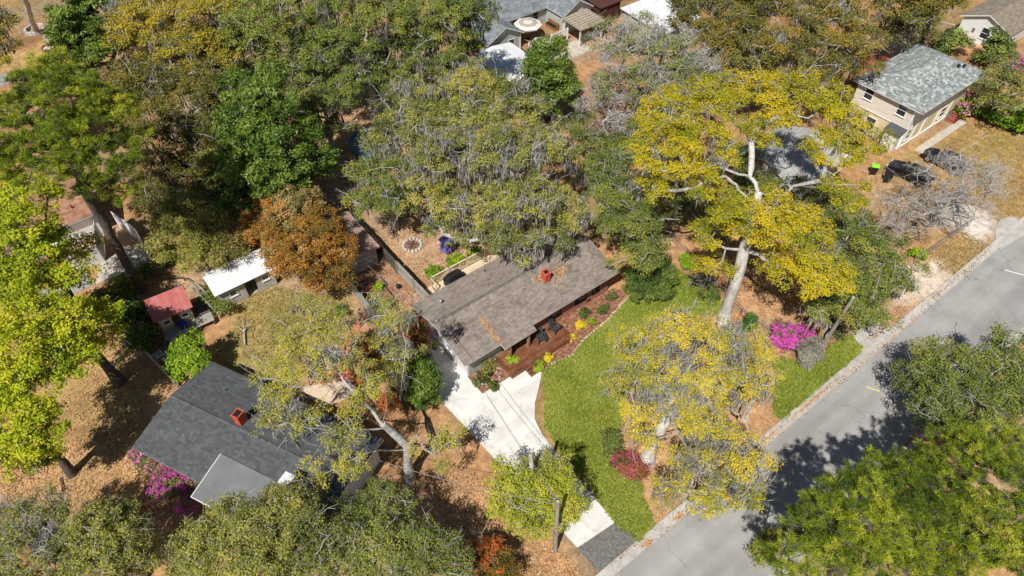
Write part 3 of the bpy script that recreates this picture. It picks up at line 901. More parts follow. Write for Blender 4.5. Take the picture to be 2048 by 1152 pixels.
    cpad = np.repeat(np.arange(np_), nc)
    cl[:, 2] = np.maximum(cl[:, 2], .1)
    keep = r.random(np_) > sp.bare
    mpad = r.random(np_) < sp.mfrac
    keep &= ~mpad
    # link clumps to pad ends
    PP = np.array(P)
    stepn = max(1, len(PP) - 0)
    padend = []
    for i in range(np_):
        padend.append(int(np.argmin(np.linalg.norm(PP[ntr:] - pads[i], axis=1))) + ntr)
    padend = np.array(padend)
    # ---- radii by what each limb carries
    n = len(P)
    PAa = np.array(PA); load = np.zeros(n)
    np.add.at(load, padend, 1.0)
    for i in range(n - 1, 0, -1):
        load[PAa[i]] += load[i]
    load = np.maximum(load, 1)
    trad = sp.trunk if tr is None else tr
    rt = .028 * k if trad > .15 else trad * .3
    ex = math.log(trad / rt) / math.log(max(3, load[0]))
    rad = rt * load ** ex
    if lims:
        for a_, b_ in lims: rad[a_:b_] *= .55
    rad[:ntr] = np.maximum(rad[:ntr], trad * (1 - .5 * np.linspace(0, 1, ntr)))
    h = PP[:, 2]
    rad[:ntr] *= 1 + .55 * np.exp(-np.maximum(h[:ntr], 0) / .5) * (trad > .12)
    # tangents
    T = np.zeros((n, 3))
    best = np.full(n, -1); bl = np.zeros(n)
    for i in range(1, n):
        if load[i] > bl[PAa[i]]:
            bl[PAa[i]] = load[i]; best[PAa[i]] = i
    for i in range(n):
        t = np.zeros(3)
        if PAa[i] >= 0: t += PP[i] - PP[PAa[i]]
        if best[i] >= 0: t += PP[best[i]] - PP[i]
        T[i] = t / (np.linalg.norm(t) + 1e-9)
    def frusta(i0, i1, r0, r1, p0, p1, t0, t1, ns):
        ref = np.where(np.abs(t0[:, 2:3]) > .9, np.array([[1., 0, 0]]), np.array([[0, 0, 1.]]))
        def ring(p, t, rr):
            u = np.cross(t, ref); u /= np.linalg.norm(u, axis=1, keepdims=True) + 1e-9
            v = np.cross(t, u)
            an = np.arange(ns) * 2 * math.pi / ns
            return p[:, None] + (u[:, None] * np.cos(an)[None, :, None] + v[:, None] * np.sin(an)[None, :, None]) * rr[:, None, None]
        V = np.concatenate([ring(p0, t0, r0), ring(p1, t1, r1)], 1)
        m = len(p0); kk = np.arange(ns)
        f = np.stack([kk, (kk + 1) % ns, ns + (kk + 1) % ns, ns + kk], -1)[None] + (np.arange(m) * 2 * ns)[:, None, None]
        return V.reshape(-1, 3), f.reshape(-1, 4)
    ch = np.arange(1, n); par = PAa[1:]
    main = best[par] == ch
    r0 = np.where(main, rad[par], np.minimum(rad[par], rad[ch] * 1.15)); r1 = rad[ch]
    sdir = PP[ch] - PP[par]; sdir /= np.linalg.norm(sdir, axis=1, keepdims=True) + 1e-9
    t0 = np.where(main[:, None], T[par], sdir)
    root = thing(name, label, cat, tuple(base), group)
    def emit(nm, sel, ns, mat):
        if sel.sum() == 0: return
        V, f = frusta(None, None, r0[sel], r1[sel], PP[par][sel], PP[ch][sel], t0[sel], T[ch][sel], ns)
        me = np_mesh(nm, V - base, f, mat=mat, smooth=True)
        link(nm, me, root)
    thick_n = np.zeros(n, bool)
    for i in range(n):
        thick_n[i] = i < ntr or (rad[i] > max(.09, trad * .28) and thick_n[PAa[i]])
    thick = thick_n[ch]
    emit("trunk", thick | (ch < ntr), 9, sp.bark)
    thin = ~(thick | (ch < ntr))
    # branches and twigs in one part
    V1, f1 = frusta(None, None, r0[thin], r1[thin], PP[par][thin], PP[ch][thin], t0[thin], T[ch][thin], 5)
    Vs, Fs, off_ = [V1], [f1], len(V1)
    pe = PP[padend][cpad]
    d = cl - pe; dl = np.linalg.norm(d, axis=1, keepdims=True) + 1e-6; d = d / dl
    m = len(cl)
    V2, f2 = frusta(None, None, np.full(m, sp.twr * 1.5 * k), np.full(m, sp.twr * k), pe, cl, d, d, 3)
    Vs.append(V2); Fs.append(f2 + off_); off_ += len(V2)
    if sp.twigs:
        nt = m * sp.twigs
        s0 = np.repeat(cl, sp.twigs, 0) + r.normal(0, .18, (nt, 3)) * pad_r * .6
        dd = np.repeat(pout[cpad], sp.twigs, 0) * .5 + r.normal(0, .7, (nt, 3)) + np.array([0, 0, .15])
        dd /= np.linalg.norm(dd, axis=1, keepdims=True)
        ll = r.uniform(.35, 1, nt)[:, None] * sp.twl
        V3, f3 = frusta(None, None, np.full(nt, sp.twr * k), np.full(nt, sp.twr * .5 * k), s0 - dd * ll * .3, s0 + dd * ll * .7, dd, dd, 3)
        Vs.append(V3); Fs.append(f3 + off_); off_ += len(V3)
    npk = int(np_ * sp.poke)
    if npk:
        st = pads[r.integers(0, np_, npk)] + [0, 0, .1]
        dd = r.normal(0, .8, (npk, 3)) + np.array([0, 0, .25]); dd /= np.linalg.norm(dd, axis=1, keepdims=True)
        rad_ = r.uniform(.018, .04, npk) * k
        for q in range(4):
            L_ = r.uniform(.3, .75, (npk, 1)) * pad_r
            e = st + dd * L_
            V4, f4 = frusta(None, None, rad_, rad_ * .78, st, e, dd, dd, 4)
            Vs.append(V4); Fs.append(f4 + off_); off_ += len(V4)
            if q in (1, 2):
                d5 = dd + r.normal(0, .7, (npk, 3)); d5 /= np.linalg.norm(d5, axis=1, keepdims=True)
                V4, f4 = frusta(None, None, rad_ * .6, rad_ * .25, e, e + d5 * L_ * 1.3, d5, d5, 3)
                Vs.append(V4); Fs.append(f4 + off_); off_ += len(V4)
            st = e; rad_ = rad_ * .78
            dd = dd + r.normal(0, .45, (npk, 3)); dd /= np.linalg.norm(dd, axis=1, keepdims=True)
    if off_:
        link("branches", np_mesh("branches", np.concatenate(Vs) - base, np.concatenate(Fs), mat=sp.bark if sp.bark is not bark_pale else bark_oak), root)["kind"] = "thing" if trad >= .12 else "stuff"
    # ---- leaves
    lsel = keep[cpad]
    lc = cl[lsel]; lo_ = pout[cpad][lsel]; lp_ = cpad[lsel]
    M = int(sp.leaves)
    nleaf = 0
    if M and len(lc):
        N = len(lc) * M
        cc = np.repeat(lc, M, 0); oo = np.repeat(lo_, M, 0)
        padt = r.normal(0, sp.tintspread * .8, np_); blobt = r.normal(0, sp.tintspread * .5, len(B))
        ct = r.normal(0, sp.tintspread * .7, len(lc)) + padt[lp_] + blobt[pblob[lp_]]
        tint = np.clip(sp.tint0 + np.repeat(ct, M) + r.normal(0, .13, N), 0, 1)
        cr = sp.crad * k
        sz = sp.size * k * r.uniform(.7, 1.3, N)
        if sp.needle:
            dd = r.normal(0, 1, (N, 3)); dd[:, 2] = np.abs(dd[:, 2]) * .8 - .15
            dd += oo * .25
            dd /= np.linalg.norm(dd, axis=1, keepdims=True)
            cc = cc + r.normal(0, cr * .28, (N, 3))
            sd = np.cross(dd, r.normal(0, 1, (N, 3))); sd /= np.linalg.norm(sd, axis=1, keepdims=True) + 1e-9
            w = .013 * k
            V = np.stack([cc - sd * w * 1.5, cc + sd * w * 1.5, cc + dd * sz[:, None]], 1)
        else:
            g = r.normal(0, 1, (N, 3)); g /= np.linalg.norm(g, axis=1, keepdims=True)
            cc = cc + g * (r.random((N, 1)) ** .45) * cr * np.array([1.15, 1.15, .75])
            nr = g * .45 + oo * .35 + np.array([0, 0, sp.up]) + r.normal(0, .5, (N, 3))
            nr /= np.linalg.norm(nr, axis=1, keepdims=True)
            t1 = np.cross(nr, r.normal(0, 1, (N, 3))); t1 /= np.linalg.norm(t1, axis=1, keepdims=True) + 1e-9
            t2 = np.cross(nr, t1)
            a1 = t1 * sz[:, None] * .62; a2 = t2 * (sz * sp.asp)[:, None] * .62
            V = np.stack([cc - a1 * .8 - a2, cc - a1 * .8 + a2, cc + a1 * 1.2], 1)
        fl = np.zeros(N, bool)
        if sp.flower is not None:
            fl = (np.repeat(r.random(len(lc)) < sp.ffrac, M)) & (cc[:, 2] > np.repeat(lc, M, 0)[:, 2] - .1)
        idx_ = np.arange(3 * (~fl).sum()).reshape(-1, 3)
        if len(idx_):
            link("crown", np_mesh("crown", V[~fl].reshape(-1, 3) - base, None, idx_, mat=sp.leaf, tint=tint[~fl]), root)
        if fl.any():
            idx_ = np.arange(3 * fl.sum()).reshape(-1, 3)
            link("blossom", np_mesh("blossom", V[fl].reshape(-1, 3) - base, None, idx_, mat=sp.flower, tint=np.clip(r.normal(.5, .25, fl.sum()), 0, 1)), root)
        nleaf = N
    # ---- hanging moss
    mo = sp.moss if moss is None else moss
    if mo > 0:
        tips_ = np.concatenate([PP[padend], pads, cl[r.random(len(cl)) < .25]])
        nm = int(np_ * mo * 5)
        # festoons: several strands side by side
        g0 = tips_[r.integers(0, len(tips_), max(1, nm // 5))]
        p = np.repeat(g0, 5, 0) + r.normal(0, .22, (len(g0) * 5, 3)) * [1, 1, .4] + [0, 0, -.15]
        N = len(p)
        lfac = np.repeat(r.uniform(.35, 1.2, len(g0)), 5)
        if mpad.any():
            g1 = np.repeat(cl[mpad[cpad]], 7, 0)
            p = np.concatenate([p, g1 + r.normal(0, .2 * pad_r, g1.shape) * [1, 1, .35]]); lfac = np.concatenate([lfac, r.uniform(.35, 1.1, len(g1))]); N = len(p)
        L = sp.mosslen * lfac * r.uniform(.6, 1.1, N); w = r.uniform(.04, .10, N) * k
        L = np.minimum(L, np.maximum(.2, p[:, 2] - .2))
        a = r.random(N) * 6.283
        sx = np.stack([np.cos(a), np.sin(a), np.zeros(N)], -1) * w[:, None]
        sw = np.concatenate([r.normal(0, .08, (N, 2)), np.zeros((N, 1))], -1)
        z = np.zeros((N, 3)); z[:, 2] = -L
        sx2 = np.stack([-np.sin(a + .6), np.cos(a + .6), np.zeros(N)], -1) * w[:, None]
        V = np.stack([p - sx * .6, p + sx * .6, p + z * .5 + sw + sx2, p + z + sw * 1.5 + sx * .15, p + z + sw * 1.5 - sx * .15, p + z * .5 + sw - sx2], 1)
        o = np.arange(N)[:, None] * 6
        f = np.concatenate([o + np.array([[0, 1, 2, 5]]), o + np.array([[5, 2, 3, 4]])])
        t = np.clip(r.normal(.5, .2, N), 0, 1)
        link("spanish_moss", np_mesh("spanish_moss", V.reshape(-1, 3) - base, f, mat=sp.mossm, tint=np.concatenate([t, t])), root)["kind"] = "stuff"
    TREE_STATS.append((name, np_, n, nleaf))
    return root

# ------------------------------------------------------------------ building parts
def slope_shingles(S, V, Fq, Tn, tab, exp, t, r, side=0.0):
    A, B, Cc, D = [np.array(p, float) for p in S]
    U = B - A; W = np.linalg.norm(U); U = U / W
    N = np.cross(U, (D - A) if np.linalg.norm(np.cross(U, D - A)) > 1e-6 else (Cc - A)); N /= np.linalg.norm(N)
    if N[2] < 0: N = -N
    Vv = np.cross(N, U)
    if np.dot(Vv, Cc - B) < 0: Vv = -Vv
    H = max(np.dot(D - A, Vv), np.dot(Cc - A, Vv))
    du, cu = np.dot(D - A, U), np.dot(Cc - A, U)
    rows = max(1, int(round(H / exp))); ex = H / rows
    n = len(V)
    V += [A + N * .002, B + N * .002, Cc + N * .002, D + N * .002]
    Fq.append((n, n + 1, n + 2, n + 3)); Tn.append(.25)
    for i in range(rows):
        v0 = i * ex - (.02 if i == 0 else 0); v1 = (i + 1) * ex + ex * .15
        v1 = min(v1, H)
        vm = (i + .5) * ex
        l = du * vm / H; rr = W + (cu - W) * vm / H
        x = l - r.random() * tab
        while x < rr - .02:
            w = tab * r.uniform(.55, 1.45)
            xa, xb = max(x, l), min(x + w, rr)
            if xb - xa > .03:
                tt = t * r.uniform(.6, 1.5)
                g = .003
                b0 = A + U * (xa + g) + Vv * v0 + N * tt; b1 = A + U * (xb - g) + Vv * v0 + N * tt
                c0 = A + U * (xa + g) + Vv * v1 + N * .003; c1 = A + U * (xb - g) + Vv * v1 + N * .003
                d0 = A + U * (xa + g) + Vv * v0 - N * .004; d1 = A + U * (xb - g) + Vv * v0 - N * .004
                n = len(V)
                V += [b0, b1, c1, c0, d0, d1]
                Fq += [(n, n + 1, n + 2, n + 3), (n + 4, n + 5, n + 1, n)]
                k = r.random()
                Tn += [k, k]
            x += w

def make_roof(root, F, slopes, mat, deck=None, tab=.36, exp=.19, t=.018, thick=.14, ridges=(), rmat=None, seed=1):
    """A boarded roof with a white edge, its shingle courses on top and ridge caps along the given lines."""
    r = np.random.default_rng(seed)
    deck = deck or wh_trim
    m = MB()
    W = [[np.array(F(*p)) for p in s] for s in slopes]
    for s in W:
        d = np.array([0, 0, thick])
        pts = [tuple(p - d) for p in s] + [tuple(p) for p in s]
        if np.linalg.norm(s[2] - s[3]) < 1e-3:
            q = [s[0], s[1], s[2]]
            m.add([tuple(p - d) for p in q] + [tuple(p) for p in q], [(0, 2, 1), (3, 4, 5), (0, 1, 4, 3), (1, 2, 5, 4), (2, 0, 3, 5)])
        else:
            m.hexa(pts)
    roof = m.part("roof", deck, root)
    V, Q, T = [], [], []
    for s in W:
        slope_shingles(s, V, Q, T, tab, exp, t, r)
    off = np.array(ROOT_LOC[root.name])
    o = link("shingles", np_mesh("shingles", np.array(V) - off, Q, mat=mat, tint=T), roof)
    o["kind"] = "stuff"
    if ridges:
        mb = MB()
        for a, b in ridges:
            a, b = Vector(F(*a)), Vector(F(*b)); L = (b - a).length; n = max(1, int(L / .3)); d = (b - a) / n
            sd = d.cross(Vector((0, 0, 1))).normalized() * .16
            for i in range(n):
                p, q = a + d * i, a + d * (i + 1.1)
                u = Vector((0, 0, .05)); l = Vector((0, 0, .035))
                mb.add([tuple(p + u), tuple(q + l), tuple(q + sd - l * 1.2), tuple(p + sd - l), tuple(q - sd - l * 1.2), tuple(p - sd - l)],
                       [(0, 3, 2, 1), (0, 1, 4, 5)], r.random())
        o = mb.part("ridge_cap", rmat or mat, roof); o["kind"] = "stuff"
    return roof

def window(root, F, u, v, z, w, h, axis='u', out=-1, fmat=None, gmat=None, muntin=True, name="window"):
    """A framed window in the wall plane: axis 'u' = wall runs along u and faces out*v; axis 'v' = wall runs along v, faces out*u."""
    fmat = fmat or wh_trim; gmat = gmat or glass
    def bx(m, a0, a1, z0, z1, d0, d1):
        lo, hi = sorted((d0 * out, d1 * out))
        if axis == 'u': m.box(u + a0, u + a1, v + lo, v + hi, z + z0, z + z1)
        else: m.box(u + lo, u + hi, v + a0, v + a1, z + z0, z + z1)
    f = MB(F); t = .08
    bx(f, -w / 2 - t, w / 2 + t, h / 2, h / 2 + t, -.02, .05); bx(f, -w / 2 - t, w / 2 + t, -h / 2 - t, -h / 2, -.02, .05)
    bx(f, -w / 2 - t, -w / 2, -h / 2, h / 2, -.02, .05); bx(f, w / 2, w / 2 + t, -h / 2, h / 2, -.02, .05)
    if muntin: bx(f, -w / 2, w / 2, -.025, .025, -.01, .035)
    fr = f.part(name, fmat, root)
    g = MB(F); bx(g, -w / 2, w / 2, -h / 2, h / 2, -.03, .012)
    g.part("pane", gmat, fr)
    s = MB(F); bx(s, -w / 2 - .12, w / 2 + .12, -h / 2 - t - .05, -h / 2 - t, -.02, .10)
    s.part("sill", fmat, fr)
    return fr

def siding(root, F, u0, u1, v, z0, z1, mat, step=.2, axis='u', out=-1, seed=1):
    n = max(1, int(round((z1 - z0) / step))); s = (z1 - z0) / n
    for i in range(n):
        a, b = z0 + i * s, z0 + (i + 1) * s
        m = MB(F); o = out
        if axis == 'u':
            m.add([(u0, v, a), (u1, v, a), (u1, v + o * .045, a), (u0, v + o * .045, a), (u0, v, b), (u1, v, b), (u1, v + o * .015, b), (u0, v + o * .015, b)],
                  [(0, 1, 2, 3), (4, 7, 6, 5), (3, 2, 6, 7), (0, 3, 7, 4), (1, 5, 6, 2), (0, 4, 5, 1)])
        else:
            m.add([(v, u0, a), (v, u1, a), (v + o * .045, u1, a), (v + o * .045, u0, a), (v, u0, b), (v, u1, b), (v + o * .015, u1, b), (v + o * .015, u0, b)],
                  [(0, 1, 2, 3), (4, 7, 6, 5), (3, 2, 6, 7), (0, 3, 7, 4), (1, 5, 6, 2), (0, 4, 5, 1)])
        m.part("siding_board", mat, root)

def bricks(root, F, u0, u1, v, z0, z1, mat, axis='u', out=-1, bl=.22, bh=.085, seed=1, holes=()):
    r = np.random.default_rng(seed); m = MB(F)
    rows = int((z1 - z0) / bh)
    for i in range(rows):
        z = z0 + i * bh
        x = u0 - (bl / 2 if i % 2 else 0)
        while x < u1 - .02:
            a, b = max(x, u0) + .005, min(x + bl, u1) - .005
            if b - a > .03 and not any(h[0] < (a + b) / 2 < h[1] and h[2] < z + bh / 2 < h[3] for h in holes):
                d = .012 + r.random() * .008
                lo, hi = sorted((v, v + out * d))
                if axis == 'u': m.box(a, b, lo, hi, z + .005, z + bh - .005, r.random())
                else: m.box(lo, hi, a, b, z + .005, z + bh - .005, r.random())
            x += bl
    o = m.part("bricks", mat, root); o["kind"] = "stuff"

def gable_wall(root, F, u, v0, v1, z0, ze, vr, zr, th, mat, axis='v', name="wall"):
    """Wall in the plane u = const with a gable peak at vr."""
    poly = [(v0, z0), (v1, z0), (v1, ze), (vr, zr), (v0, ze)]
    if axis == 'v': p3 = [(u, a, z) for a, z in poly]; d = (th, 0, 0)
    else: p3 = [(a, u, z) for a, z in poly]; d = (0, th, 0)
    return MB(F).extrude(p3, d).part(name, mat, root)

def boards(root, F, kind, name, mat, n, x0, x1, y0, y1, z0, z1, gap=.008, seed=1, along='u', jit=.0):
    """n boards side by side filling the rectangle; along = the way each board runs."""
    r = np.random.default_rng(seed)
    for i in range(n):
        t = float(r.random()); e = r.uniform(-jit, jit)
        m = MB(F)
        if along == 'u':
            w = (y1 - y0) / n; m.box(x0, x1 + e, y0 + i * w + gap / 2, y0 + (i + 1) * w - gap / 2, z0, z1 + r.uniform(0, .004), t)
        elif along == 'v':
            w = (x1 - x0) / n; m.box(x0 + i * w + gap / 2, x0 + (i + 1) * w - gap / 2, y0, y1 + e, z0, z1 + r.uniform(0, .004), t)
        m.part(name, mat, root)

# ------------------------------------------------------------------ the brick ranch house in the middle
W0 = WORLD
h1 = thing("ranch_house", "low brick and white ranch house with a long taupe shingle roof and red chimney", "house", (16.1, 26.9, 0))
RZ, RB = 3.65, 30.25
def zf(b, o=0): return RZ - (RB - b) * .23 + o
make_roof(h1, W0, [
    [(31.55, 33.75, 2.68), (15.5, 33.75, 2.68), (15.5, RB, RZ), (31.55, RB, RZ)],
    [(15.5, 26.1, zf(26.1)), (18.95, 26.1, zf(26.1)), (18.95, RB, RZ), (15.5, RB, RZ)],
    [(18.93, 25.58, zf(25.58, .03)), (22.08, 25.58, zf(25.58, .03)), (22.08, RB, RZ + .025), (18.93, RB, RZ + .025)],
    [(22.06, 26.1, zf(26.1, .03)), (31.55, 26.1, zf(26.1, .03)), (31.55, RB, RZ + .025), (22.06, RB, RZ + .025)]],
    sh_brown, tab=.3, exp=.17, ridges=[((15.5, RB, RZ + .02), (31.5, RB, RZ + .05))], rmat=ridge_m, seed=2)
gable_wall(h1, W0, 16.1, 26.75, 33.3, 0, 2.55, RB, 3.47, .16, wh_wall)
gable_wall(h1, W0, 31.0, 26.76, 33.3, 0, 2.55, RB, 3.47, .16, brick_m)
MB().box(16.27, 19.5, 26.75, 26.9, .0, 2.32).part("wall", grey_wall, h1)
MB().box(19.35, 19.5, 26.9, 28.2, .0, 2.6).part("wall", brick_m, h1)
MB().box(19.5, 22.5, 28.05, 28.2, .0, 2.9).part("wall", brick_m, h1)
MB().box(22.4, 22.55, 26.76, 28.05, .0, 2.6).part("wall", brick_m, h1)
MB().box(22.55, 31.0, 26.76, 26.92, .0, 2.5).part("wall", mortar, h1)
MB().box(16.27, 31.0, 33.15, 33.3, .0, 2.6).part("wall", brick_m, h1)
bricks(h1, W0, 22.42, 31.0, 26.76, 0, 2.4, brick_m, seed=4, holes=[(24.5, 25.7, .9, 2.1), (27.3, 28.5, .9, 2.1), (29.2, 30.0, .9, 2.1)])
bricks(h1, W0, 26.9, 28.05, 19.5, 0, 2.5, brick_m, axis='v', out=1, seed=5)
for a, w in ((25.1, 1.1), (27.9, 1.1), (29.6, .7)):
    window(h1, W0, a, 26.75, 1.5, w, 1.1, fmat=black_m)  # frames coloured black to put the eave's shade on them
for b in (29.2, 30.9):
    window(h1, W0, 16.1, b, 1.55, .55, .95, 'v', -1, wh_trim, glass_b)
for a in (17.0, 18.75):
    MB().box(a - .28, a + .28, 26.70, 26.75, 2.02, 2.16).part("vent", black_m, h1)
for a in (24.0, 28.9):
    MB().box(a - .22, a + .22, 26.70, 26.74, .22, .42).part("vent", black_m, h1)
dr = MB().box(20.5, 21.45, 28.0, 28.05, .5, 2.5).part("door", wood_brown, h1)
MB().box(20.57, 20.61, 27.96, 28.0, 1.4, 1.5).part("handle", steel, dr)
ch = MB().box(25.32, 25.88, 28.5, 29.06, 3.0, 4.28).part("chimney", brick_red, h1)
MB().box(25.27, 25.93, 28.45, 29.11, 4.2, 4.3).part("chimney_rim", brick_red, ch)
MB().box(25.42, 25.78, 28.6, 28.96, 4.29, 4.33).part("flue", black_m, ch)
MB().lathe((17.35, 32.05, 3.1), [(.09, 0), (.09, .35), (.14, .36), (.14, .46), (.02, .52)], 12).part("vent_pipe", steel, h1)
MB().lathe((22.4, 33.0, 2.8), [(.05, 0), (.05, .3)], 8).part("vent_pipe", black_m, h1)
MB().lathe((15.85, 30.3, 3.72), [(.12, 0), (.12, .16), (.02, .2)], 10).part("roof_vent", steel, h1)
for u, v in ((19.63, 25.85), (21.5, 25.85)):
    MB().box(u - .09, u + .09, v - .09, v + .09, .44, 2.42).part("porch_post", wood_mid, h1)
MB().bar((19.0, 25.85, 2.42), (22.0, 25.85, 2.42), .12, .18).part("porch_beam", wood_mid, h1)
# leaves lodged in the valley and by the chimney
rr_ = np.random.default_rng(9); q = []
for (x0, y0, x1, y1, n, s) in ((18.9, 28.6, 18.92, 26.3, 420, .07), (26.9, 28.6, 27.6, 28.9, 90, .2), (26.3, 27.8, 26.6, 29, 50, .3), (25.1, 29.2, 25.4, 29.0, 50, .2)):
    t = rr_.random(n); q.append(np.stack([x0 + (x1 - x0) * t + rr_.normal(0, s, n), y0 + (y1 - y0) * t + rr_.normal(0, s, n)], -1))
q = np.concatenate(q); n = len(q)
a = rr_.random(n) * 6.28; sz = rr_.uniform(.05, .13, n)
c = np.stack([q[:, 0], q[:, 1], RZ - (RB - q[:, 1]) * .23 + np.where(q[:, 0] > 18.93, .09, .04) + rr_.random(n) * .02], -1)
d1 = np.stack([np.cos(a), np.sin(a), np.zeros(n)], -1) * sz[:, None]; d2 = np.stack([-np.sin(a), np.cos(a), np.full(n, .3)], -1) * sz[:, None] * .6
link("fallen_leaves", np_mesh("fallen_leaves", np.stack([c - d1, c - d2, c + d1, c + d2], 1), np.arange(4 * n).reshape(-1, 4), mat=brown_leaf, tint=rr_.random(n)))["kind"] = "stuff"

# front deck with steps
dk = thing("porch_deck", "red stained timber deck with three steps on the front of the ranch house", "deck", (21.5, 25.5, 0))
boards(dk, W0, 0, "deck_board", deck_red, 17, 18.95, 25.0, 24.5, 26.85, .44, .48, along='u', seed=3, jit=.03)
for (x0, x1, y0, y1) in ((18.9, 25.05, 24.44, 24.49), (18.88, 18.93, 24.5, 26.85), (25.02, 25.07, 24.5, 26.85)):
    MB().box(x0, x1, y0, y1, .05, .47).part("rim_board", deck_red, dk)
boards(dk, W0, 0, "deck_board", deck_wash, 7, 19.55, 22.35, 26.9, 28.0, .42, .47, along='u', seed=5)
for i in range(3):
    y = 24.42 - .27 * (i + 1)
    MB().box(20.12, 21.75, y, y + .255, .36 - .12 * i, .40 - .12 * i).part("tread", deck_red, dk)
    MB().box(20.12, 21.75, y + .235, y + .25, .24 - .12 * i if i < 2 else .03, .358 - .12 * i).part("riser", deck_red, dk)
for u in (20.08, 21.75):
    MB().add([(u, 23.6, .03), (u + .04, 23.6, .03), (u + .04, 24.43, .03), (u, 24.43, .03), (u, 23.6, .12), (u + .04, 23.6, .12), (u + .04, 24.43, .45), (u, 24.43, .45)],
             [(0, 3, 2, 1), (4, 5, 6, 7), (0, 1, 5, 4), (1, 2, 6, 5), (2, 3, 7, 6), (3, 0, 4, 7)]).part("stringer", deck_red, dk)
boards(dk, W0, 0, "skirt_board", deck_red, 3, 18.78, 18.87, 24.4, 26.7, .0, .22, along='v')

# pale deck behind, with balusters
bd = thing("back_deck", "pale new timber deck with a balustrade along the rear of the ranch house", "deck", (22.5, 35, 0))
boards(bd, W0, 0, "deck_board", wood_new, 17, 19.0, 27.4, 33.9, 36.3, .46, .5, along='u', seed=7)
boards(bd, W0, 0, "step_board", wood_new, 8, 17.75, 18.95, 34.4, 36.5, .26, .3, along='v', seed=8)
MB().box(17.8, 18.9, 34.45, 36.45, 0, .25).part("step_frame", wood_mid, bd)
MB().box(19.0, 27.4, 36.25, 36.3, .05, .46).part("rim_board", wood_new, bd)
for x in (19.05, 20.9, 22.8, 24.7, 26.6):
    MB().box(x - .05, x + .05, 36.3, 36.4, .1, 1.5).part("rail_post", wood_new, bd)
MB().box(18.95, 27.4, 36.28, 36.42, 1.46, 1.5).part("top_rail", wood_new, bd)
MB().box(19.0, 27.4, 36.32, 36.38, .58, .63).part("bottom_rail", wood_new, bd)
for i in range(58):
    x = 19.2 + i * .14
    MB().box(x - .02, x + .02, 36.33, 36.37, .63, 1.46).part("baluster", wood_new, bd)
for y in (35.5, 36.3):
    MB().box(18.93, 19.0, y - .04, y + .04, .1, 1.4).part("rail_post", wood_new, bd)
MB().bar((18.96, 35.5, 1.38), (18.96, 36.3, 1.38), .08).part("top_rail", wood_new, bd)

# ------------------------------------------------------------------ the dark roofed house nearer the camera
F2 = Frame(-6.62, 34.54, -63.0)
h2 = thing("shingled_house", "house under a broad charcoal shingle roof with a grey flat-roofed addition", "house", F2(7.5, 4, 0))
E2, P2, RV = 2.6, 3.45, 4.1
make_roof(h2, F2, [[(-.0, 0, E2), (15.4, 0, E2), (15.4, RV, P2), (0, RV, P2)], [(15.4, 8.02, E2), (0, 8.02, E2), (0, RV, P2), (15.4, RV, P2)]],
          sh_dark, tab=.34, exp=.19, t=.006, ridges=[((0, RV, P2), (15.4, RV, P2))], seed=3)
gable_wall(h2, F2, .4, .45, 7.55, 0, 2.5, RV, 3.28, .15, grey_wall)
gable_wall(h2, F2, 14.85, .45, 7.55, 0, 2.5, RV, 3.28, .15, wh_wall)
MB(F2).box(.55, 14.85, .45, .6, 0, 2.62).part("wall", brick_m, h2)
MB(F2).box(.55, 14.85, 7.4, 7.55, 0, 2.62).part("wall", brick_m, h2)
for u in (2.5, 5.0, 13.0):
    window(h2, F2, u, .45, 1.5, 1.2, 1.1)
window(h2, F2, 15.0, 3.2, 1.5, .9, 1.2, 'v', 1)
ad = MB(F2)
ad.hexa([(6.3, -.98, 2.43), (11.7, -.98, 2.43), (11.7, 2.1, 3.0), (6.3, 2.1, 3.0), (6.3, -.98, 2.55), (11.7, -.98, 2.55), (11.7, 2.1, 3.12), (6.3, 2.1, 3.12)])
ad = ad.part("addition_roof", wh_trim, h2)
for i in range(4):
    v0, v1 = -.99 + i * .775, -.99 + (i + 1) * .775 + .02
    z0, z1 = 2.554 + (v0 + .98) * .185 + .010, 2.554 + (v1 + .98) * .185 + .002
    MB(F2).hexa([(6.28, v0, z0 - .02), (11.72, v0, z0 - .02), (11.72, v1, z1 - .02), (6.28, v1, z1 - .02), (6.28, v0, z0), (11.72, v0, z0), (11.72, v1, z1), (6.28, v1, z1)], .3 + .2 * i).part("roofing_strip", roll_roof, ad)
for (a, b) in (((6.25, -1.0, 2.55), (11.75, -1.0, 2.55)), ((6.27, -1.0, 2.56), (6.27, 2.1, 3.15))):
    MB().bar(F2(*a), F2(*b), .05, .06).part("edge_strip", wh_trim, ad)
MB(F2).box(6.6, 11.4, -.6, -.5, 0, 2.45).part("wall", grey_wall, h2)
MB(F2).box(6.6, 6.72, -.5, .45, 0, 2.5).part("wall", grey_wall, h2)
MB(F2).box(11.3, 11.42, -.5, .45, 0, 2.5).part("wall", grey_wall, h2)
c2 = MB(F2).box(5.75, 6.3, 4.3, 4.95, 3.2, 4.4).part("chimney", brick_red, h2, label="red brick chimney on the charcoal roof")
MB(F2).box(5.83, 6.22, 4.38, 4.87, 4.4, 4.44).part("flue", black_m, c2)
for (x0, x1, y0, y1) in ((5.72, 6.33, 4.27, 4.34), (5.72, 6.33, 4.91, 4.98), (5.72, 5.79, 4.34, 4.91), (6.26, 6.33, 4.34, 4.91)):
    MB(F2).box(x0, x1, y0, y1, 4.38, 4.47).part("chimney_rim", brick_red, c2)
c3 = MB(F2).box(11.9, 12.5, 1.75, 2.45, 2.4, 4.4).part("chimney", brick_tan, h2, label="tan brick chimney with a white metal cap")
MB(F2).box(11.82, 12.58, 1.67, 2.53, 4.52, 4.6).part("chimney_cap", wh_metal, c3)
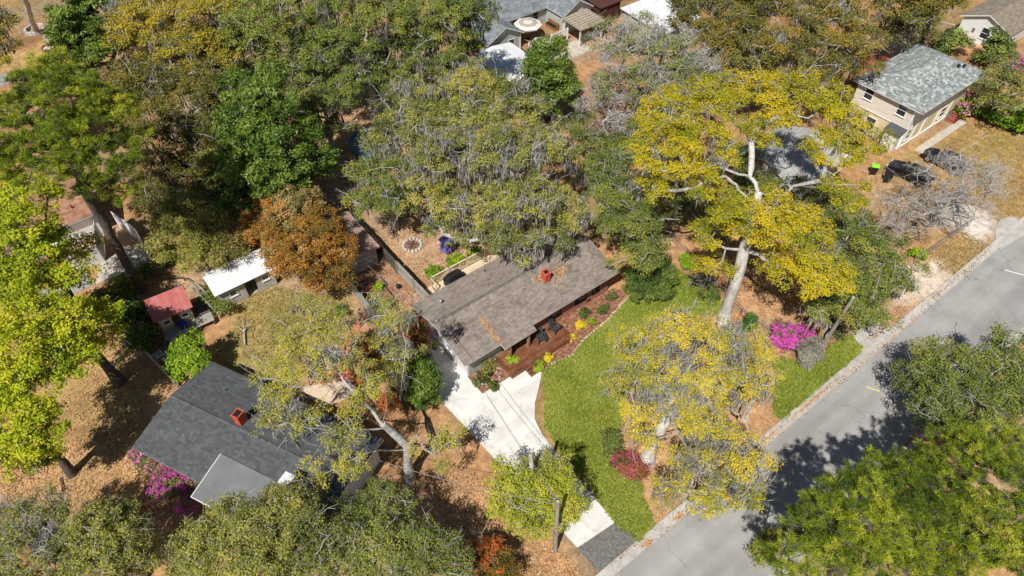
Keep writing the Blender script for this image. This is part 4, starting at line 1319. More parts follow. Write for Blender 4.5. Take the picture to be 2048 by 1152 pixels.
for (x, y) in ((11.95, 1.8), (12.45, 1.8), (11.95, 2.4), (12.45, 2.4)):
    MB(F2).box(x - .02, x + .02, y - .02, y + .02, 4.4, 4.52).part("cap_leg", steel, c3)
MB(F2).lathe((7.05, 6.0, 3.05), [(.13, 0), (.13, .2), (.2, .22), (.05, .32)], 10).part("roof_vent", black_m, h2)
MB(F2).lathe((3.0, 6.2, 3.0), [(.05, 0), (.05, .35)], 8).part("vent_pipe", steel, h2)
# white crossed timbers of a carport brace beyond the gable
cb = thing("carport_brace", "white crossed timber brace standing under moss at the charcoal house corner", "brace", (2.9, 20.9, 0))
pa, pb, pc, pd = at3(655, 1018, .2), at3(688, 975, 2.4), at3(690, 1022, .2), at3(662, 985, 2.2)
MB().bar(pa, pb, .26, .1).part("timber", wh_wall, cb)
MB().bar(pc + [.1, -.1, 0], pd + [.1, -.1, .05], .26, .1).part("timber", wh_wall, cb)

# ------------------------------------------------------------------ two-storey cream house
h3 = thing("two_storey_house", "two-storey cream sided house with a hipped grey-green shingle roof", "house", (76, 26, 0))
make_roof(h3, W0, [
    [(69.6, 21.85, 5.2), (82.5, 21.85, 5.2), (78.3, 25.9, 6.85), (73.8, 25.9, 6.85)],
    [(82.5, 21.85, 5.2), (82.5, 30.0, 5.2), (78.3, 25.9, 6.85), (78.3, 25.9, 6.85)],
    [(82.5, 30.0, 5.2), (69.6, 30.0, 5.2), (73.8, 25.9, 6.85), (78.3, 25.9, 6.85)],
    [(69.6, 30.0, 5.2), (69.6, 21.85, 5.2), (73.8, 25.9, 6.85), (73.8, 25.9, 6.85)]], sh_grey, tab=.36, exp=.22, t=.02,
    ridges=[((69.6, 21.85, 5.2), (73.8, 25.9, 6.85)), ((82.5, 21.85, 5.2), (78.3, 25.9, 6.85)), ((73.8, 25.9, 6.85), (78.3, 25.9, 6.85)), ((69.6, 30, 5.2), (73.8, 25.9, 6.85)), ((82.5, 30, 5.2), (78.3, 25.9, 6.85))], seed=5)
MB().box(70.15, 82.0, 22.8, 29.5, 0, 5.1).part("wall", pale_yel, h3)
siding(h3, W0, 22.75, 29.5, 70.15, 2.62, 5.06, cream, .19, axis='v', out=-1)
siding(h3, W0, 70.1, 82.0, 22.8, 2.62, 5.06, cream, .19, axis='u', out=-1)
MB().box(70.06, 70.15, 22.72, 29.5, 2.5, 2.6).part("trim_band", wh_trim, h3)
MB().box(70.06, 82.0, 22.70, 22.8, 2.5, 2.6).part("trim_band", wh_trim, h3)
MB().box(70.06, 82.0, 22.70, 22.8, .0, .28).part("trim_band", wh_trim, h3)
MB().box(70.06, 70.15, 22.80, 29.5, .0, .28).part("trim_band", wh_trim, h3)
for x in (70.2, 72.2, 74.0, 76.8, 79.4, 81.9):
    MB().box(x - .1, x + .1, 22.68, 22.79, .28, 2.5).part("trim_post", wh_trim, h3)
MB().box(70.03, 70.14, 22.7, 22.9, .28, 5.06).part("corner_board", wh_trim, h3)
for b in (24.1, 28.0):
    window(h3, W0, 70.1, b, 4.25, .9, 1.15, 'v', -1)
window(h3, W0, 70.12, 26.6, 1.4, 1.0, 1.1, 'v', -1)
for x, w in ((71.2, .7), (78.1, 1.1)):
    window(h3, W0, x, 22.79, 1.5, w, 1.2)
for x in (72.2, 76, 79.8):
    window(h3, W0, x, 22.76, 4.0, .9, 1.1)
bay = MB().box(68.95, 70.05, 22.9, 24.3, 0, 2.25).part("entry_bay", wh_wall, h3)
MB().hexa([(68.7, 22.65, 2.22), (70.05, 22.65, 2.5), (70.05, 24.55, 2.5), (68.7, 24.55, 2.22), (68.7, 22.65, 2.34), (70.05, 22.65, 2.62), (70.05, 24.55, 2.62), (68.7, 24.55, 2.34)]).part("bay_roof", sh_dark, bay)
window(h3, W0, 69.5, 24.3, 1.6, .5, .7, 'u', 1)
MB().lathe((79.2, 23.9, 5.95), [(.09, 0), (.09, .3), (.18, .32), (.18, .42), (.04, .5)], 10).part("roof_vent", black_m, h3)
MB().lathe((79.9, 23.6, 5.85), [(.09, 0), (.09, .3), (.18, .32), (.18, .42), (.04, .5)], 10).part("roof_vent", black_m, h3)
# front porch, deck and stairs in red-brown
pr = thing("side_porch", "red-brown porch and stair with a dark handrail at the two-storey house front", "porch", (81.5, 22.3, 0))
boards(pr, W0, 0, "deck_board", red_rail, 8, 80.6, 84.0, 21.4, 22.6, .5, .55, along='v', seed=2)
for i in range(4):
    MB().box(80.6 - .28 * (i + 1), 80.6 - .28 * i - .01, 21.5, 22.5, .42 - .11 * i - .05, .42 - .11 * i).part("tread", red_rail, pr)
for y in (21.5, 22.5):
    MB().bar((80.6, y, 1.4), (79.4, y, .95), .06).part("handrail", black_m, pr)
    for i in range(5):
        x = 80.6 - i * .3
        MB().bar((x, y, .1), (x, y, 1.4 - i * .11), .035).part("baluster", black_m, pr)
MB().box(80.6, 84, 21.38, 21.45, 1.35, 1.42).part("handrail", wh_trim, pr)
for i in range(12):
    MB().box(80.7 + i * .28, 80.74 + i * .28, 21.4, 21.44, .55, 1.36).part("baluster", red_rail, pr)
rd = thing("rear_deck", "red-brown raised deck with a balustrade behind the two-storey house", "deck", (79, 31.5, 0))
boards(rd, W0, 0, "deck_board", red_rail, 12, 75.5, 82.2, 30.1, 33.4, 2.35, 2.42, along='v', seed=4)
for (a, b) in (((75.5, 33.4), (82.2, 33.4)), ((82.2, 33.4), (82.2, 30.2)), ((75.5, 33.4), (75.5, 30.2))):
    MB().bar((*a, 3.35), (*b, 3.35), .1, .06).part("handrail", red_rail, rd)
    L = math.dist(a, b); n = int(L / .3)
    for i in range(n + 1):
        x = a[0] + (b[0] - a[0]) * i / n; y = a[1] + (b[1] - a[1]) * i / n
        MB().bar((x, y, 2.42), (x, y, 3.35), .06).part("baluster", red_rail, rd)
for x in (75.7, 79, 82):
    MB().box(x - .08, x + .08, 33.2, 33.36, 0, 2.35).part("post", red_rail, rd)

# ------------------------------------------------------------------ grey roof under the yellow oak
h4 = thing("grey_roof_house", "small house with a plain grey shingle roof showing through the yellow oak", "house", (56.4, 27.5, 0))
make_roof(h4, W0, [[(52.3, 23.7, 2.6), (60.5, 23.7, 2.6), (60.5, 27.5, 4.0), (52.3, 27.5, 4.0)], [(60.5, 31.3, 2.6), (52.3, 31.3, 2.6), (52.3, 27.5, 4.0), (60.5, 27.5, 4.0)]],
          sh_roof4, tab=.5, exp=.24, ridges=[((52.3, 27.5, 4.0), (60.5, 27.5, 4.0))], seed=6)
for u in (52.7, 59.95):
    gable_wall(h4, W0, u, 24.2, 30.8, 0, 2.5, 27.5, 3.78, .14, wh_wall)
MB().box(52.84, 59.95, 24.2, 24.34, 0, 2.6).part("wall", wh_wall, h4)
MB().box(52.84, 59.95, 30.66, 30.8, 0, 2.6).part("wall", wh_wall, h4)
for u in (54.3, 57.8):
    window(h4, W0, u, 24.2, 1.5, 1.0, 1.1)

# ------------------------------------------------------------------ sage house with the deck at the top
h5 = thing("sage_house", "sage grey house with slate shingle gables round a furnished timber deck", "house", (54, 68, 0))
make_roof(h5, W0, [
    [(43.5, 67.2, 2.7), (63.0, 67.2, 2.7), (63.0, 71.2, 4.5), (43.5, 71.2, 4.5)], [(63.0, 75.2, 2.7), (43.5, 75.2, 2.7), (43.5, 71.2, 4.5), (63.0, 71.2, 4.5)],
    [(57.3, 69.4, 2.72), (57.3, 63.6, 2.72), (59.9, 63.6, 4.25), (59.9, 71, 4.25)], [(62.5, 63.6, 2.72), (62.5, 69.4, 2.72), (59.9, 71, 4.25), (59.9, 63.6, 4.25)],
    [(45.0, 69.4, 2.72), (45.0, 63.6, 2.72), (47.9, 63.6, 4.25), (47.9, 71, 4.25)], [(50.8, 63.6, 2.72), (50.8, 69.4, 2.72), (47.9, 71, 4.25), (47.9, 63.6, 4.25)]],
    sh_blue, tab=.5, exp=.25, ridges=[((43.5, 71.2, 4.5), (63, 71.2, 4.5)), ((59.9, 63.6, 4.25), (59.9, 70.9, 4.25)), ((47.9, 63.6, 4.25), (47.9, 70.9, 4.25))], seed=7)
for (a0, a1, rm) in ((57.6, 62.2, 59.9), (45.4, 50.4, 47.9)):
    gable_wall(h5, W0, 64.0, a0, a1, 0, 2.6, rm, 3.95, .14, sage, axis='u')
    MB().box(a0, a0 + .14, 64.14, 67.6, 0, 2.6).part("wall", sage, h5)
    MB().box(a1 - .14, a1, 64.14, 67.6, 0, 2.6).part("wall", sage, h5)
    for u in (a0, a1):
        MB().box(u - .09, u + .09, 63.93, 63.995, 0, 2.6).part("corner_board", wh_trim, h5)
MB().box(50.4, 57.6, 67.6, 67.74, 0, 2.65).part("wall", sage, h5)
window(h5, W0, 49.0, 64.0, 1.55, .9, 1.2); window(h5, W0, 59.4, 64.0, 2.0, .7, 1.0); window(h5, W0, 60.5, 64.0, 2.0, .7, 1.0)
window(h5, W0, 55.8, 67.6, 1.75, .9, 1.1); window(h5, W0, 52.5, 67.6, 1.6, 1.2, 1.4)
dk5 = thing("patio_deck", "brown timber deck with white rails between the sage house gables", "deck", (54, 65.6, 0))
boards(dk5, W0, 0, "deck_board", wood_mid, 18, 50.6, 57.4, 62.8, 67.5, .5, .55, along='u', seed=9)
for (x0, x1) in ((50.9, 53.1), (54.6, 57.3)):
    MB().box(x0, x1, 62.72, 62.8, 1.42, 1.5).part("handrail", wh_trim, dk5)
    MB().box(x0, x1, 62.74, 62.78, .62, .68).part("bottom_rail", wh_trim, dk5)
    for x in (x0, x1):
        MB().box(x - .09, x + .09, 62.67, 62.85, .0, 1.6).part("rail_post", wh_trim, dk5)
    n = int((x1 - x0) / .14)
    for i in range(1, n):
        x = x0 + (x1 - x0) * i / n
        MB().box(x - .03, x + .03, 62.74, 62.78, .68, 1.42).part("baluster", wh_trim, dk5)
for i in range(3):
    MB().box(53.2, 54.5, 62.7 - .3 * (i + 1), 62.7 - .3 * i - .01, .36 - .13 * i - .05, .36 - .13 * i).part("tread", wood_mid, dk5)
bench = thing("deck_bench", "dark storage bench against the sage wall of the deck", "bench", (55.2, 67.0, .55))
MB().box(54.4, 56.2, 66.75, 67.3, .55, 1.0).part("seat", black_m, bench)
MB().box(54.4, 56.2, 67.3, 67.42, .55, 1.4).part("backrest", black_m, bench)
sf = thing("wicker_sofa", "brown wicker sofa with dark cushions at the deck corner", "sofa", (57, 66, .55))
MB().box(56.7, 57.35, 64.6, 66.6, .56, .95).part("seat", wood_brown, sf)
MB().box(57.2, 57.4, 64.6, 66.6, .95, 1.4).part("backrest", wood_brown, sf)
for i in range(2):
    MB().box(56.7, 57.15, 64.7 + i * .95, 65.55 + i * .95, .955, 1.07).part("cushion", black_cloth, sf)

def parasol(label, x, y, z0, zt, rad, mat, band=None, seed=1):
    t = thing("patio_umbrella", label, "umbrella", (x, y, z0), "patio umbrellas by the sage house")
    MB().lathe((x, y, z0), [(.28, 0), (.28, .08), (.05, .12)], 14).part("base", black_m, t)
    MB().lathe((x, y, z0 + .1), [(.025, 0), (.025, zt - z0 - .1)], 8).part("pole", steel, t)
    n = 8
    R = [(.12, .0), (rad * .35, -.14), (rad * .68, -.30), (rad, -.48)]
    rings = []
    for ri, (q, dz) in enumerate(R):
        rings.append([(x + q * math.cos(2 * math.pi * k / n), y + q * math.sin(2 * math.pi * k / n), zt + dz) for k in range(n)])
    mats = [mat, band or mat, mat]
    for i in range(3):
        m = MB()
        for k in range(n):
            m.add([rings[i][k], rings[i][(k + 1) % n], rings[i + 1][(k + 1) % n], rings[i + 1][k]], [(0, 1, 2, 3)])
        for k in range(n):
            a, b = rings[i][k], rings[i + 1][k]
            m.bar((a[0], a[1], a[2] - .03), (b[0], b[1], b[2] - .03), .03)
        m.part("canopy", mats[i], t)
    m = MB()
    for k in range(n):
        a, b = rings[3][k], rings[3][(k + 1) % n]
        m.add([a, b, (b[0], b[1], b[2] - .16), (a[0], a[1], a[2] - .16)], [(0, 1, 2, 3)])
    m.part("valance", canvas2 if band else mat, t)
    MB().lathe((x, y, zt), [(.14, 0), (.10, .08), (.02, .16)], 8).part("finial", canvas2 if band else mat, t)
    return t
parasol("cream patio umbrella with taupe rings over the deck", 52.7, 65.3, .55, 3.0, 1.85, canvas, canvas2)
parasol("plain white patio umbrella on the ground below the white rail", 51.9, 61.4, 0, 2.5, 1.35, wh_wall)

def patio_chair(label, x, y, deg, mat, z=0, group=None):
    F = Frame(x, y, deg, z)
    t = thing("patio_chair", label, "chair", (x, y, z), group)
    MB(F).box(-.28, .28, -.28, .28, .36, .44).part("seat", mat, t)
    MB(F).hexa([(-.28, .24, .44), (.28, .24, .44), (.28, .3, .44), (-.28, .3, .44), (-.28, .4, 1.0), (.28, .4, 1.0), (.28, .46, 1.0), (-.28, .46, 1.0)]).part("backrest", mat, t)
    for sx in (-.26, .26):
        for sy in (-.25, .25):
            MB(F).box(sx - .025, sx + .025, sy - .025, sy + .025, 0, .36).part("leg", mat, t)
        MB(F).box(sx - .04, sx + .04, -.28, .34, .6, .64).part("arm", mat, t)
        MB(F).box(sx - .025, sx + .025, -.27, -.22, .44, .6).part("arm_post", mat, t)
    return t
patio_chair("dark patio chair beside the plain white umbrella", 50.0, 60.2, 40, slate_chair)
patio_chair("dark patio chair nearest the white metal roof", 49.2, 58.9, 120, slate_chair)
patio_chair("brown patio chair on the slab in front of the deck steps", 54.9, 60.6, -20, wood_mid)
tbl = thing("patio_table", "grey glass patio table among the dark chairs", "table", (49.9, 61.6, 0))
MB().box(49.2, 50.6, 61.0, 62.2, .7, .75).part("tabletop", glass_b, tbl)
for x in (49.3, 50.5):
    for y in (61.1, 62.1):
        MB().box(x - .03, x + .03, y - .03, y + .03, 0, .7).part("leg", black_m, tbl)
MB().box(50.5, 58.2, 58.7, 62.0, -.1, .03).struct("patio", concrete_old)

pg = thing("pergola", "small pergola with a slatted tan roof in front of the right sage gable", "pergola", (59.3, 62, 0))
pg["label"] = "small pergola with a slatted tan roof in front of the twin-windowed gable"
for i in range(15):
    x = 57.0 + i * .3
    MB().hexa([(x, 60.0, 2.36), (x + .27, 60.0, 2.36), (x + .27, 63.8, 2.56), (x, 63.8, 2.56), (x, 60.0, 2.41), (x + .27, 60.0, 2.41), (x + .27, 63.8, 2.61), (x, 63.8, 2.61)], (i * .37) % 1).part("slat", wood_grey, pg)
for i in range(8):
    y = 60.1 + i * .52
    MB().box(56.95, 61.5, y, y + .1, 2.415 + (y - 60) * .0526, 2.46 + (y - 60) * .0526).part("batten", wood_mid, pg)
for x in (57.3, 61.1):
    for y in (60.3, 63.4):
        MB().box(x - .08, x + .08, y - .08, y + .08, 0, 2.37).part("post", wh_trim if x < 60 else wood_new, pg)
cp = thing("carport", "bright white ribbed metal roof on posts beside the magnolia", "carport", (45.3, 59, 0))
for i in range(9):
    y = 55.2 + i * .86
    for (x0, x1, z0, z1) in ((42.4, 45.2, 2.55, 2.95), (45.2, 48.0, 2.95, 2.55)):
        MB().hexa([(x0, y, z0), (x1, y, z1), (x1, y + .85, z1), (x0, y + .85, z0), (x0, y, z0 + .03), (x1, y, z1 + .03), (x1, y + .85, z1 + .03), (x0, y + .85, z0 + .03)]).part("roof_panel", wh_metal, cp)
        MB().bar((x0, y, z0 + .05), (x1, y, z1 + .05), .05, .05).part("rib", wh_metal, cp)
for x in (42.6, 47.8):
    for y in (55.5, 59, 62.6):
        MB().box(x - .06, x + .06, y - .06, y + .06, 0, 2.56).part("post", wh_trim, cp)
wb = thing("white_roof_building", "building with a large plain white roof behind the grey twiggy oak", "building", (68.5, 57, 0))
MB().hexa([(64.4, 52.6, 2.5), (71.5, 52.6, 2.5), (71.5, 60.5, 2.9), (64.4, 60.5, 2.9), (64.4, 52.6, 2.66), (71.5, 52.6, 2.66), (71.5, 60.5, 3.06), (64.4, 60.5, 3.06)]).part("roof", wh_metal, wb)
MB().box(64.7, 71.2, 52.9, 60.2, 0, 2.5).part("wall", grey_wall, wb)
for i in range(8):
    MB().bar((64.4 + i * .99, 52.55, 2.68), (64.4 + i * .99, 60.52, 3.08), .05, .04).part("seam", wh_metal, wb)
bs = thing("board_shed", "dark red-brown board shed beside the sage house", "shed", (65.2, 64.7, 0))
for i in range(12):
    x = 63.3 + i * .3
    MB().box(x, x + .285, 63.0, 63.08, 0, 2.4, (i * .31) % 1).part("wall_board", board_dark, bs)
    MB().box(63.22, 63.3, 63.1 + i * .3, 63.385 + i * .3, 0, 2.4, (i * .53) % 1).part("wall_board", board_dark, bs)
MB().hexa([(63.0, 62.8, 2.4), (67.2, 62.8, 2.4), (67.2, 67, 2.7), (63.0, 67, 2.7), (63.0, 62.8, 2.5), (67.2, 62.8, 2.5), (67.2, 67, 2.8), (63.0, 67, 2.8)]).part("roof", board_dark, bs)

# ------------------------------------------------------------------ white gabled house far along the street
h6 = thing("white_gable_house", "white house end with a brown roof at the far corner behind bushes", "house", (105, 29, 0))
make_roof(h6, W0, [[(98.6, 26.0, 2.7), (118, 26.0, 2.7), (118, 29.3, 4.0), (98.6, 29.3, 4.0)], [(118, 32.6, 2.7), (98.6, 32.6, 2.7), (98.6, 29.3, 4.0), (118, 29.3, 4.0)]],
          sh_tan, tab=.6, exp=.3, ridges=[((98.6, 29.3, 4.0), (118, 29.3, 4.0))], seed=8)
gable_wall(h6, W0, 99.0, 26.4, 32.2, 0, 2.6, 29.3, 3.8, .15, wh_wall)
MB().box(99.15, 117, 26.4, 26.55, 0, 2.6).part("wall", wh_wall, h6)
MB().box(99.15, 117, 32.05, 32.2, 0, 2.6).part("wall", wh_wall, h6)
window(h6, W0, 99.0, 28.9, 1.6, .95, 1.3, 'v', -1)
MB().box(98.88, 98.98, 30.2, 30.5, 1.3, 1.8).part("meter_box", steel, h6)

# ------------------------------------------------------------------ brown roofed white house at the left edge
h7 = thing("tile_roof_house", "white walled house with a brown-red shingle roof behind the leaning pine", "house", (-5, 62, 0))
make_roof(h7, W0, [[(-14, 61.2, 2.6), (-1.6, 61.2, 2.6), (-1.6, 64.4, 3.8), (-14, 64.4, 3.8)], [(-1.6, 67.6, 2.6), (-14, 67.6, 2.6), (-14, 64.4, 3.8), (-1.6, 64.4, 3.8)]],
          sh_terra, tab=.4, exp=.24, t=.03, ridges=[((-14, 64.4, 3.8), (-1.6, 64.4, 3.8))], seed=9)
gable_wall(h7, W0, -2.1, 61.6, 67.2, 0, 2.5, 64.4, 3.6, .15, wh_wall)
gable_wall(h7, W0, -13.6, 61.6, 67.2, 0, 2.5, 64.4, 3.6, .15, wh_wall)
MB().box(-13.45, -2.1, 61.6, 61.75, 0, 2.5).part("wall", wh_wall, h7)
MB().box(-13.45, -2.1, 67.05, 67.2, 0, 2.5).part("wall", wh_wall, h7)
window(h7, W0, -1.95, 63.2, 1.6, .8, 1.0, 'v', 1); window(h7, W0, -1.95, 65.4, 1.6, .8, 1.0, 'v', 1); window(h7, W0, -6.0, 61.6, 1.5, 1.1, 1.0)
MB().lathe((-3.2, 62.5, 3.0), [(.06, 0), (.06, .45)], 8).part("vent_pipe", black_m, h7)
wf = thing("white_fence", "tall white panel fence bounding the slab by the brown-red roof", "fence", (-1.5, 58.5, 0))
def panels(root, pts, h, n, mat, th=.05, name="panel", gap=.02):
    for (a, b) in zip(pts[:-1], pts[1:]):
        a, b = np.array(a), np.array(b)
        for i in range(n):
            p = a + (b - a) * (i / n); q = a + (b - a) * ((i + 1) / n) ; d = (q - p) / np.linalg.norm(q - p)
            q = q - d * gap; nr = np.array([-d[1], d[0]]) * th / 2
            MB().prism([tuple(p + nr), tuple(q + nr), tuple(q - nr), tuple(p - nr)], 0.02, h, (i * .37) % 1).part(name, mat, root)
panels(wf, [(-5.6, 57.6), (-3.0, 57.5), (-2.2, 61.1)], 2.0, 3, wh_wall)
panels(wf, [(-.55, 61.5), (.55, 57.7)], 2.0, 4, wh_wall)

# ------------------------------------------------------------------ sheds and playhouse
sw = thing("block_shed", "white roofed block shed with a dark doorway in the neighbouring yard", "shed", (5.9, 46.3, 0))
m = MB()
for (x0, x1, z0, z1) in ((3.5, 4.35, 0, 2.05), (4.35, 5.0, 0, .95), (4.35, 5.0, 1.6, 2.05), (5.0, 5.75, 0, 2.05), (5.75, 6.75, 1.95, 2.05), (6.75, 7.3, 0, 2.05), (7.3, 7.9, 0, 1.05), (7.3, 7.9, 1.6, 2.05), (7.9, 8.4, 0, 2.05)):
    m.box(x0, x1, 45.3, 45.44, z0, z1)
m.part("wall", block_w, sw)
for (x0, x1, y0, y1) in ((3.5, 3.64, 45.44, 47.3), (8.26, 8.4, 45.44, 47.3), (3.64, 8.26, 47.16, 47.3)):
    MB().box(x0, x1, y0, y1, 0, 2.1).part("wall", block_w, sw)
window(sw, W0, 4.68, 45.32, 1.27, .55, .55); window(sw, W0, 7.6, 45.32, 1.32, .5, .45)
for i in range(6):
    x = 3.2 + i * .91
    MB().hexa([(x, 45.0, 2.06), (x + .9, 45.0, 2.06), (x + .9, 47.6, 2.5), (x, 47.6, 2.5), (x, 45.0, 2.11), (x + .9, 45.0, 2.11), (x + .9, 47.6, 2.55), (x, 47.6, 2.55)]).part("roof_panel", wh_metal, sw)
MB().box(3.64, 8.26, 45.44, 47.16, -.05, .03).part("floor_slab", concrete_old, sw)
sr = thing("garage_shed", "pale garage shed with a faded pink roof half hidden by bronze foliage", "shed", (15, 44.8, 0))
make_roof(sr, W0, [[(17.15, 41.75, 2.15), (17.15, 47.7, 2.15), (14.9, 47.7, 2.75), (14.9, 41.75, 2.75)], [(12.6, 47.7, 2.15), (12.6, 41.75, 2.15), (14.88, 41.75, 2.75), (14.88, 47.7, 2.75)]],
          sh_pink, deck=rust_tin, tab=.5, exp=.28, seed=4)
gable_wall(sr, W0, 42.1, 12.9, 16.85, 0, 2.1, 14.9, 2.6, .14, grey_wall, axis='u')
MB().box(16.7, 16.85, 42.24, 47.4, 0, 2.1).part("wall", wh_wall, sr)
MB().box(12.9, 13.05, 42.24, 47.4, 0, 2.1).part("wall", wh_wall, sr)
gd = MB().box(14.2, 16.2, 42.04, 42.09, .05, 1.95).part("door", wh_wall, sr)
MB().box(16.05, 16.1, 42.0, 42.04, .95, 1.05).part("handle", steel, gd)
for i in range(3):
    MB().box(14.25, 16.15, 42.02, 42.04, .15 + i * .6, .65 + i * .6).part("door_panel", grey_wall, gd)
ph = thing("playhouse", "mint playhouse with a faded red roof on a weathered stilt platform", "playhouse", (-.4, 46.2, 0))
FP = Frame(-1.5, 45.45, -4)
boards(ph, FP, 0, "deck_board", wood_grey, 9, -.15, 3.9, -1.05, .0, .5, .55, along='u', seed=1)
boards(ph, FP, 0, "deck_board", wood_dark, 10, 2.75, 3.9, .02, 1.9, .5, .55, along='v', seed=2)
for u in (-.1, 1.3, 2.6, 3.8):
    for v in (-1.0, 1.7):
        MB(FP).box(u - .06, u + .06, v - .06, v + .06, 0, .5).part("stilt", wood_dark, ph)
m = MB(FP)
for (x0, x1, z0, z1) in ((0, .35, .55, 2.15), (.35, .8, .55, 1.25), (.35, .8, 1.6, 2.15), (.8, 1.0, .55, 2.15), (1.0, 1.65, 2.0, 2.15), (1.65, 1.85, .55, 2.15), (1.85, 2.25, .55, 1.25), (1.85, 2.25, 1.6, 2.15), (2.25, 2.6, .55, 2.15)):
    m.box(x0, x1, 0, .08, z0, z1)
m.part("wall", mint, ph)
for (x0, x1) in ((0, .98), (1.67, 2.6)):
    MB(FP).box(x0 + .02, x1 - .02, -.03, 0, .6, 1.1).part("panel", tan_panel, ph)
for (x0, x1, y0, y1) in ((0, .08, .08, 1.5), (2.52, 2.6, .08, 1.5), (.08, 2.52, 1.42, 1.5)):
    MB(FP).box(x0, x1, y0, y1, .55, 2.2).part("wall", mint, ph)
for u in (.575, 2.05):
    window(ph, FP, u, .0, 1.42, .42, .32, muntin=False)
for i in range(9):
    x = -.28 + i * .35
    MB(FP).hexa([(x, -.3, 2.13), (x + .345, -.3, 2.13), (x + .345, 1.85, 2.85), (x, 1.85, 2.85), (x, -.3, 2.17), (x + .345, -.3, 2.17), (x + .345, 1.85, 2.89), (x, 1.85, 2.89)], (i * .41) % 1).part("roof_sheet", rust_tin, ph)
bb = thing("blue_bin", "bright blue plastic tub on the playhouse platform by its doorway", "tub", FP(1.55, -.35, .55))
MB(FP).hexa([(1.3, -.6, .55), (1.8, -.6, .55), (1.8, -.15, .55), (1.3, -.15, .55), (1.24, -.66, 1.05), (1.86, -.66, 1.05), (1.86, -.09, 1.05), (1.24, -.09, 1.05)]).part("tub", blue_m, bb)
MB(FP).box(1.2, 1.9, -.7, -.05, 1.05, 1.1).part("rim", blue_m, bb)
lad = thing("fallen_ladder", "grey timber ladder leaning by the playhouse platform end", "ladder", (2.6, 45.9, 0))
a, b = Vector((2.3, 47.8, 1.9)), Vector((3.1, 44.6, .1))
sd = Vector((.22, .06, 0))
for s in (-1, 1):
    MB().bar(a + sd * s, b + sd * s, .1, .06).part("rail", wood_grey, lad)
for i in range(8):
    p = a + (b - a) * (i + .5) / 8
    MB().bar(p - sd, p + sd, .07, .04).part("rung", wood_grey, lad)

# ------------------------------------------------------------------ trees
def zt(px, py, z): return at3(px, py, z)

# front garden and street side
tree("yellow_oak", "tall yellow leafed oak with a pale bare trunk and white forked limbs", "tree", YELO, at(1447, 640),
     [(1340, 225, 62, 13.5), (1330, 300, 72, 12.5), (1430, 195, 62, 14.5), (1510, 180, 55, 14.5), (1600, 190, 62, 14), (1655, 212, 46, 13.5), (1722, 285, 42, 12.5), (1690, 250, 40, 13), (1560, 225, 42, 13.5),
      (1410, 290, 62, 13.5), (1390, 370, 48, 12), (1668, 300, 46, 13), (1690, 385, 42, 12), (1462, 425, 55, 11), (1540, 425, 55, 11.5), (1600, 460, 62, 10.5), (1635, 540, 58, 9), (1575, 540, 48, 8),
      (1500, 470, 36, 10), (1425, 470, 40, 9), (1425, 535, 32, 6.5), (1305, 375, 34, 11), (1500, 265, 40, 14)],
     trunk=[zt(1447, 640, -.05), zt(1452, 622, 1), zt(1470, 570, 4.4), zt(1488, 500, 7.8), zt(1508, 430, 11), zt(1517, 385, 12)], tr=.46, seed=1,
     holes=[(1575, 300, 42), (1425, 395, 16), (1350, 455, 20), (1500, 505, 14), (1612, 238, 24), (1650, 232, 16), (1596, 208, 14)],
     limbs=[[(1517, 390, 12), (1505, 360, 12.6), (1470, 345, 13), (1430, 332, 13)], [(1508, 420, 11), (1478, 378, 12), (1450, 352, 12.5)], [(1497, 480, 8), (1540, 413, 9.5), (1587, 372, 11)]])
tree("front_oak", "mossy gold leafed oak spreading over the front lawn and kerb", "tree", GOLD, at(1293, 922),
     [(1285, 690, 52, 8), (1350, 660, 50, 8.2), (1420, 670, 50, 8.2), (1500, 690, 42, 7.5), (1300, 755, 58, 8), (1395, 745, 60, 9), (1475, 765, 50, 8.5), (1528, 740, 32, 7), (1240, 765, 36, 6.5),
      (1345, 820, 56, 8), (1435, 845, 60, 8), (1275, 825, 32, 6), (1480, 925, 48, 6.5), (1395, 925, 52, 7), (1350, 975, 34, 5), (1440, 985, 38, 5), (1500, 990, 30, 5), (1300, 880, 26, 5), (1380, 1010, 24, 4.5)],
     trunk=[zt(1293, 922, -.05), zt(1300, 903, 1), zt(1325, 850, 4), zt(1362, 790, 6.5)], tr=.42, seed=2,
     holes=[(1290, 915, 22), (1395, 690, 10), (1320, 840, 16), (1490, 860, 20), (1365, 880, 14), (1440, 900, 12), (1330, 940, 26)],
     limbs=[[(1362, 790, 6.5), (1420, 805, 7), (1470, 825, 7), (1492, 850, 6.5), (1494, 885, 6)], [(1335, 835, 4.6), (1375, 900, 5), (1385, 960, 5), (1368, 1000, 4.6)], [(1362, 790, 6.5), (1400, 735, 8), (1405, 700, 8.6)], [(1345, 815, 5.5), (1290, 790, 6.5), (1235, 780, 6)]])
tree("pollard_tree", "lopped tree with moss and lime green regrowth over the driveway end", "tree", SP(leaf_mat('lime_oak_leaves', [(.20, .23, .02), (.37, .40, .028), (.52, .51, .04), (.62, .57, .08)]), bark_pale, moss=.9, twigs=1, twl=.7, cover=1.5, flat=.7, size=.13, poke=.4), at(1066, 968, 3.5),
     [(1035, 950, 38, 5.2), (1095, 945, 42, 5), (1010, 985, 34, 4.4), (1065, 1000, 50, 4.6), (1115, 985, 40, 4.4), (1030, 1030, 34, 3.6), (1085, 1030, 36, 3.6), (1125, 1015, 30, 3.8), (1000, 1010, 24, 3.6)],
     trunk=[np.append(at(1066, 968, 3.5), -.05), np.append(at(1066, 968, 3.5), 3.0), zt(1063, 932, 6.0), zt(1061, 905, 7.4)], tr=.26, seed=3)
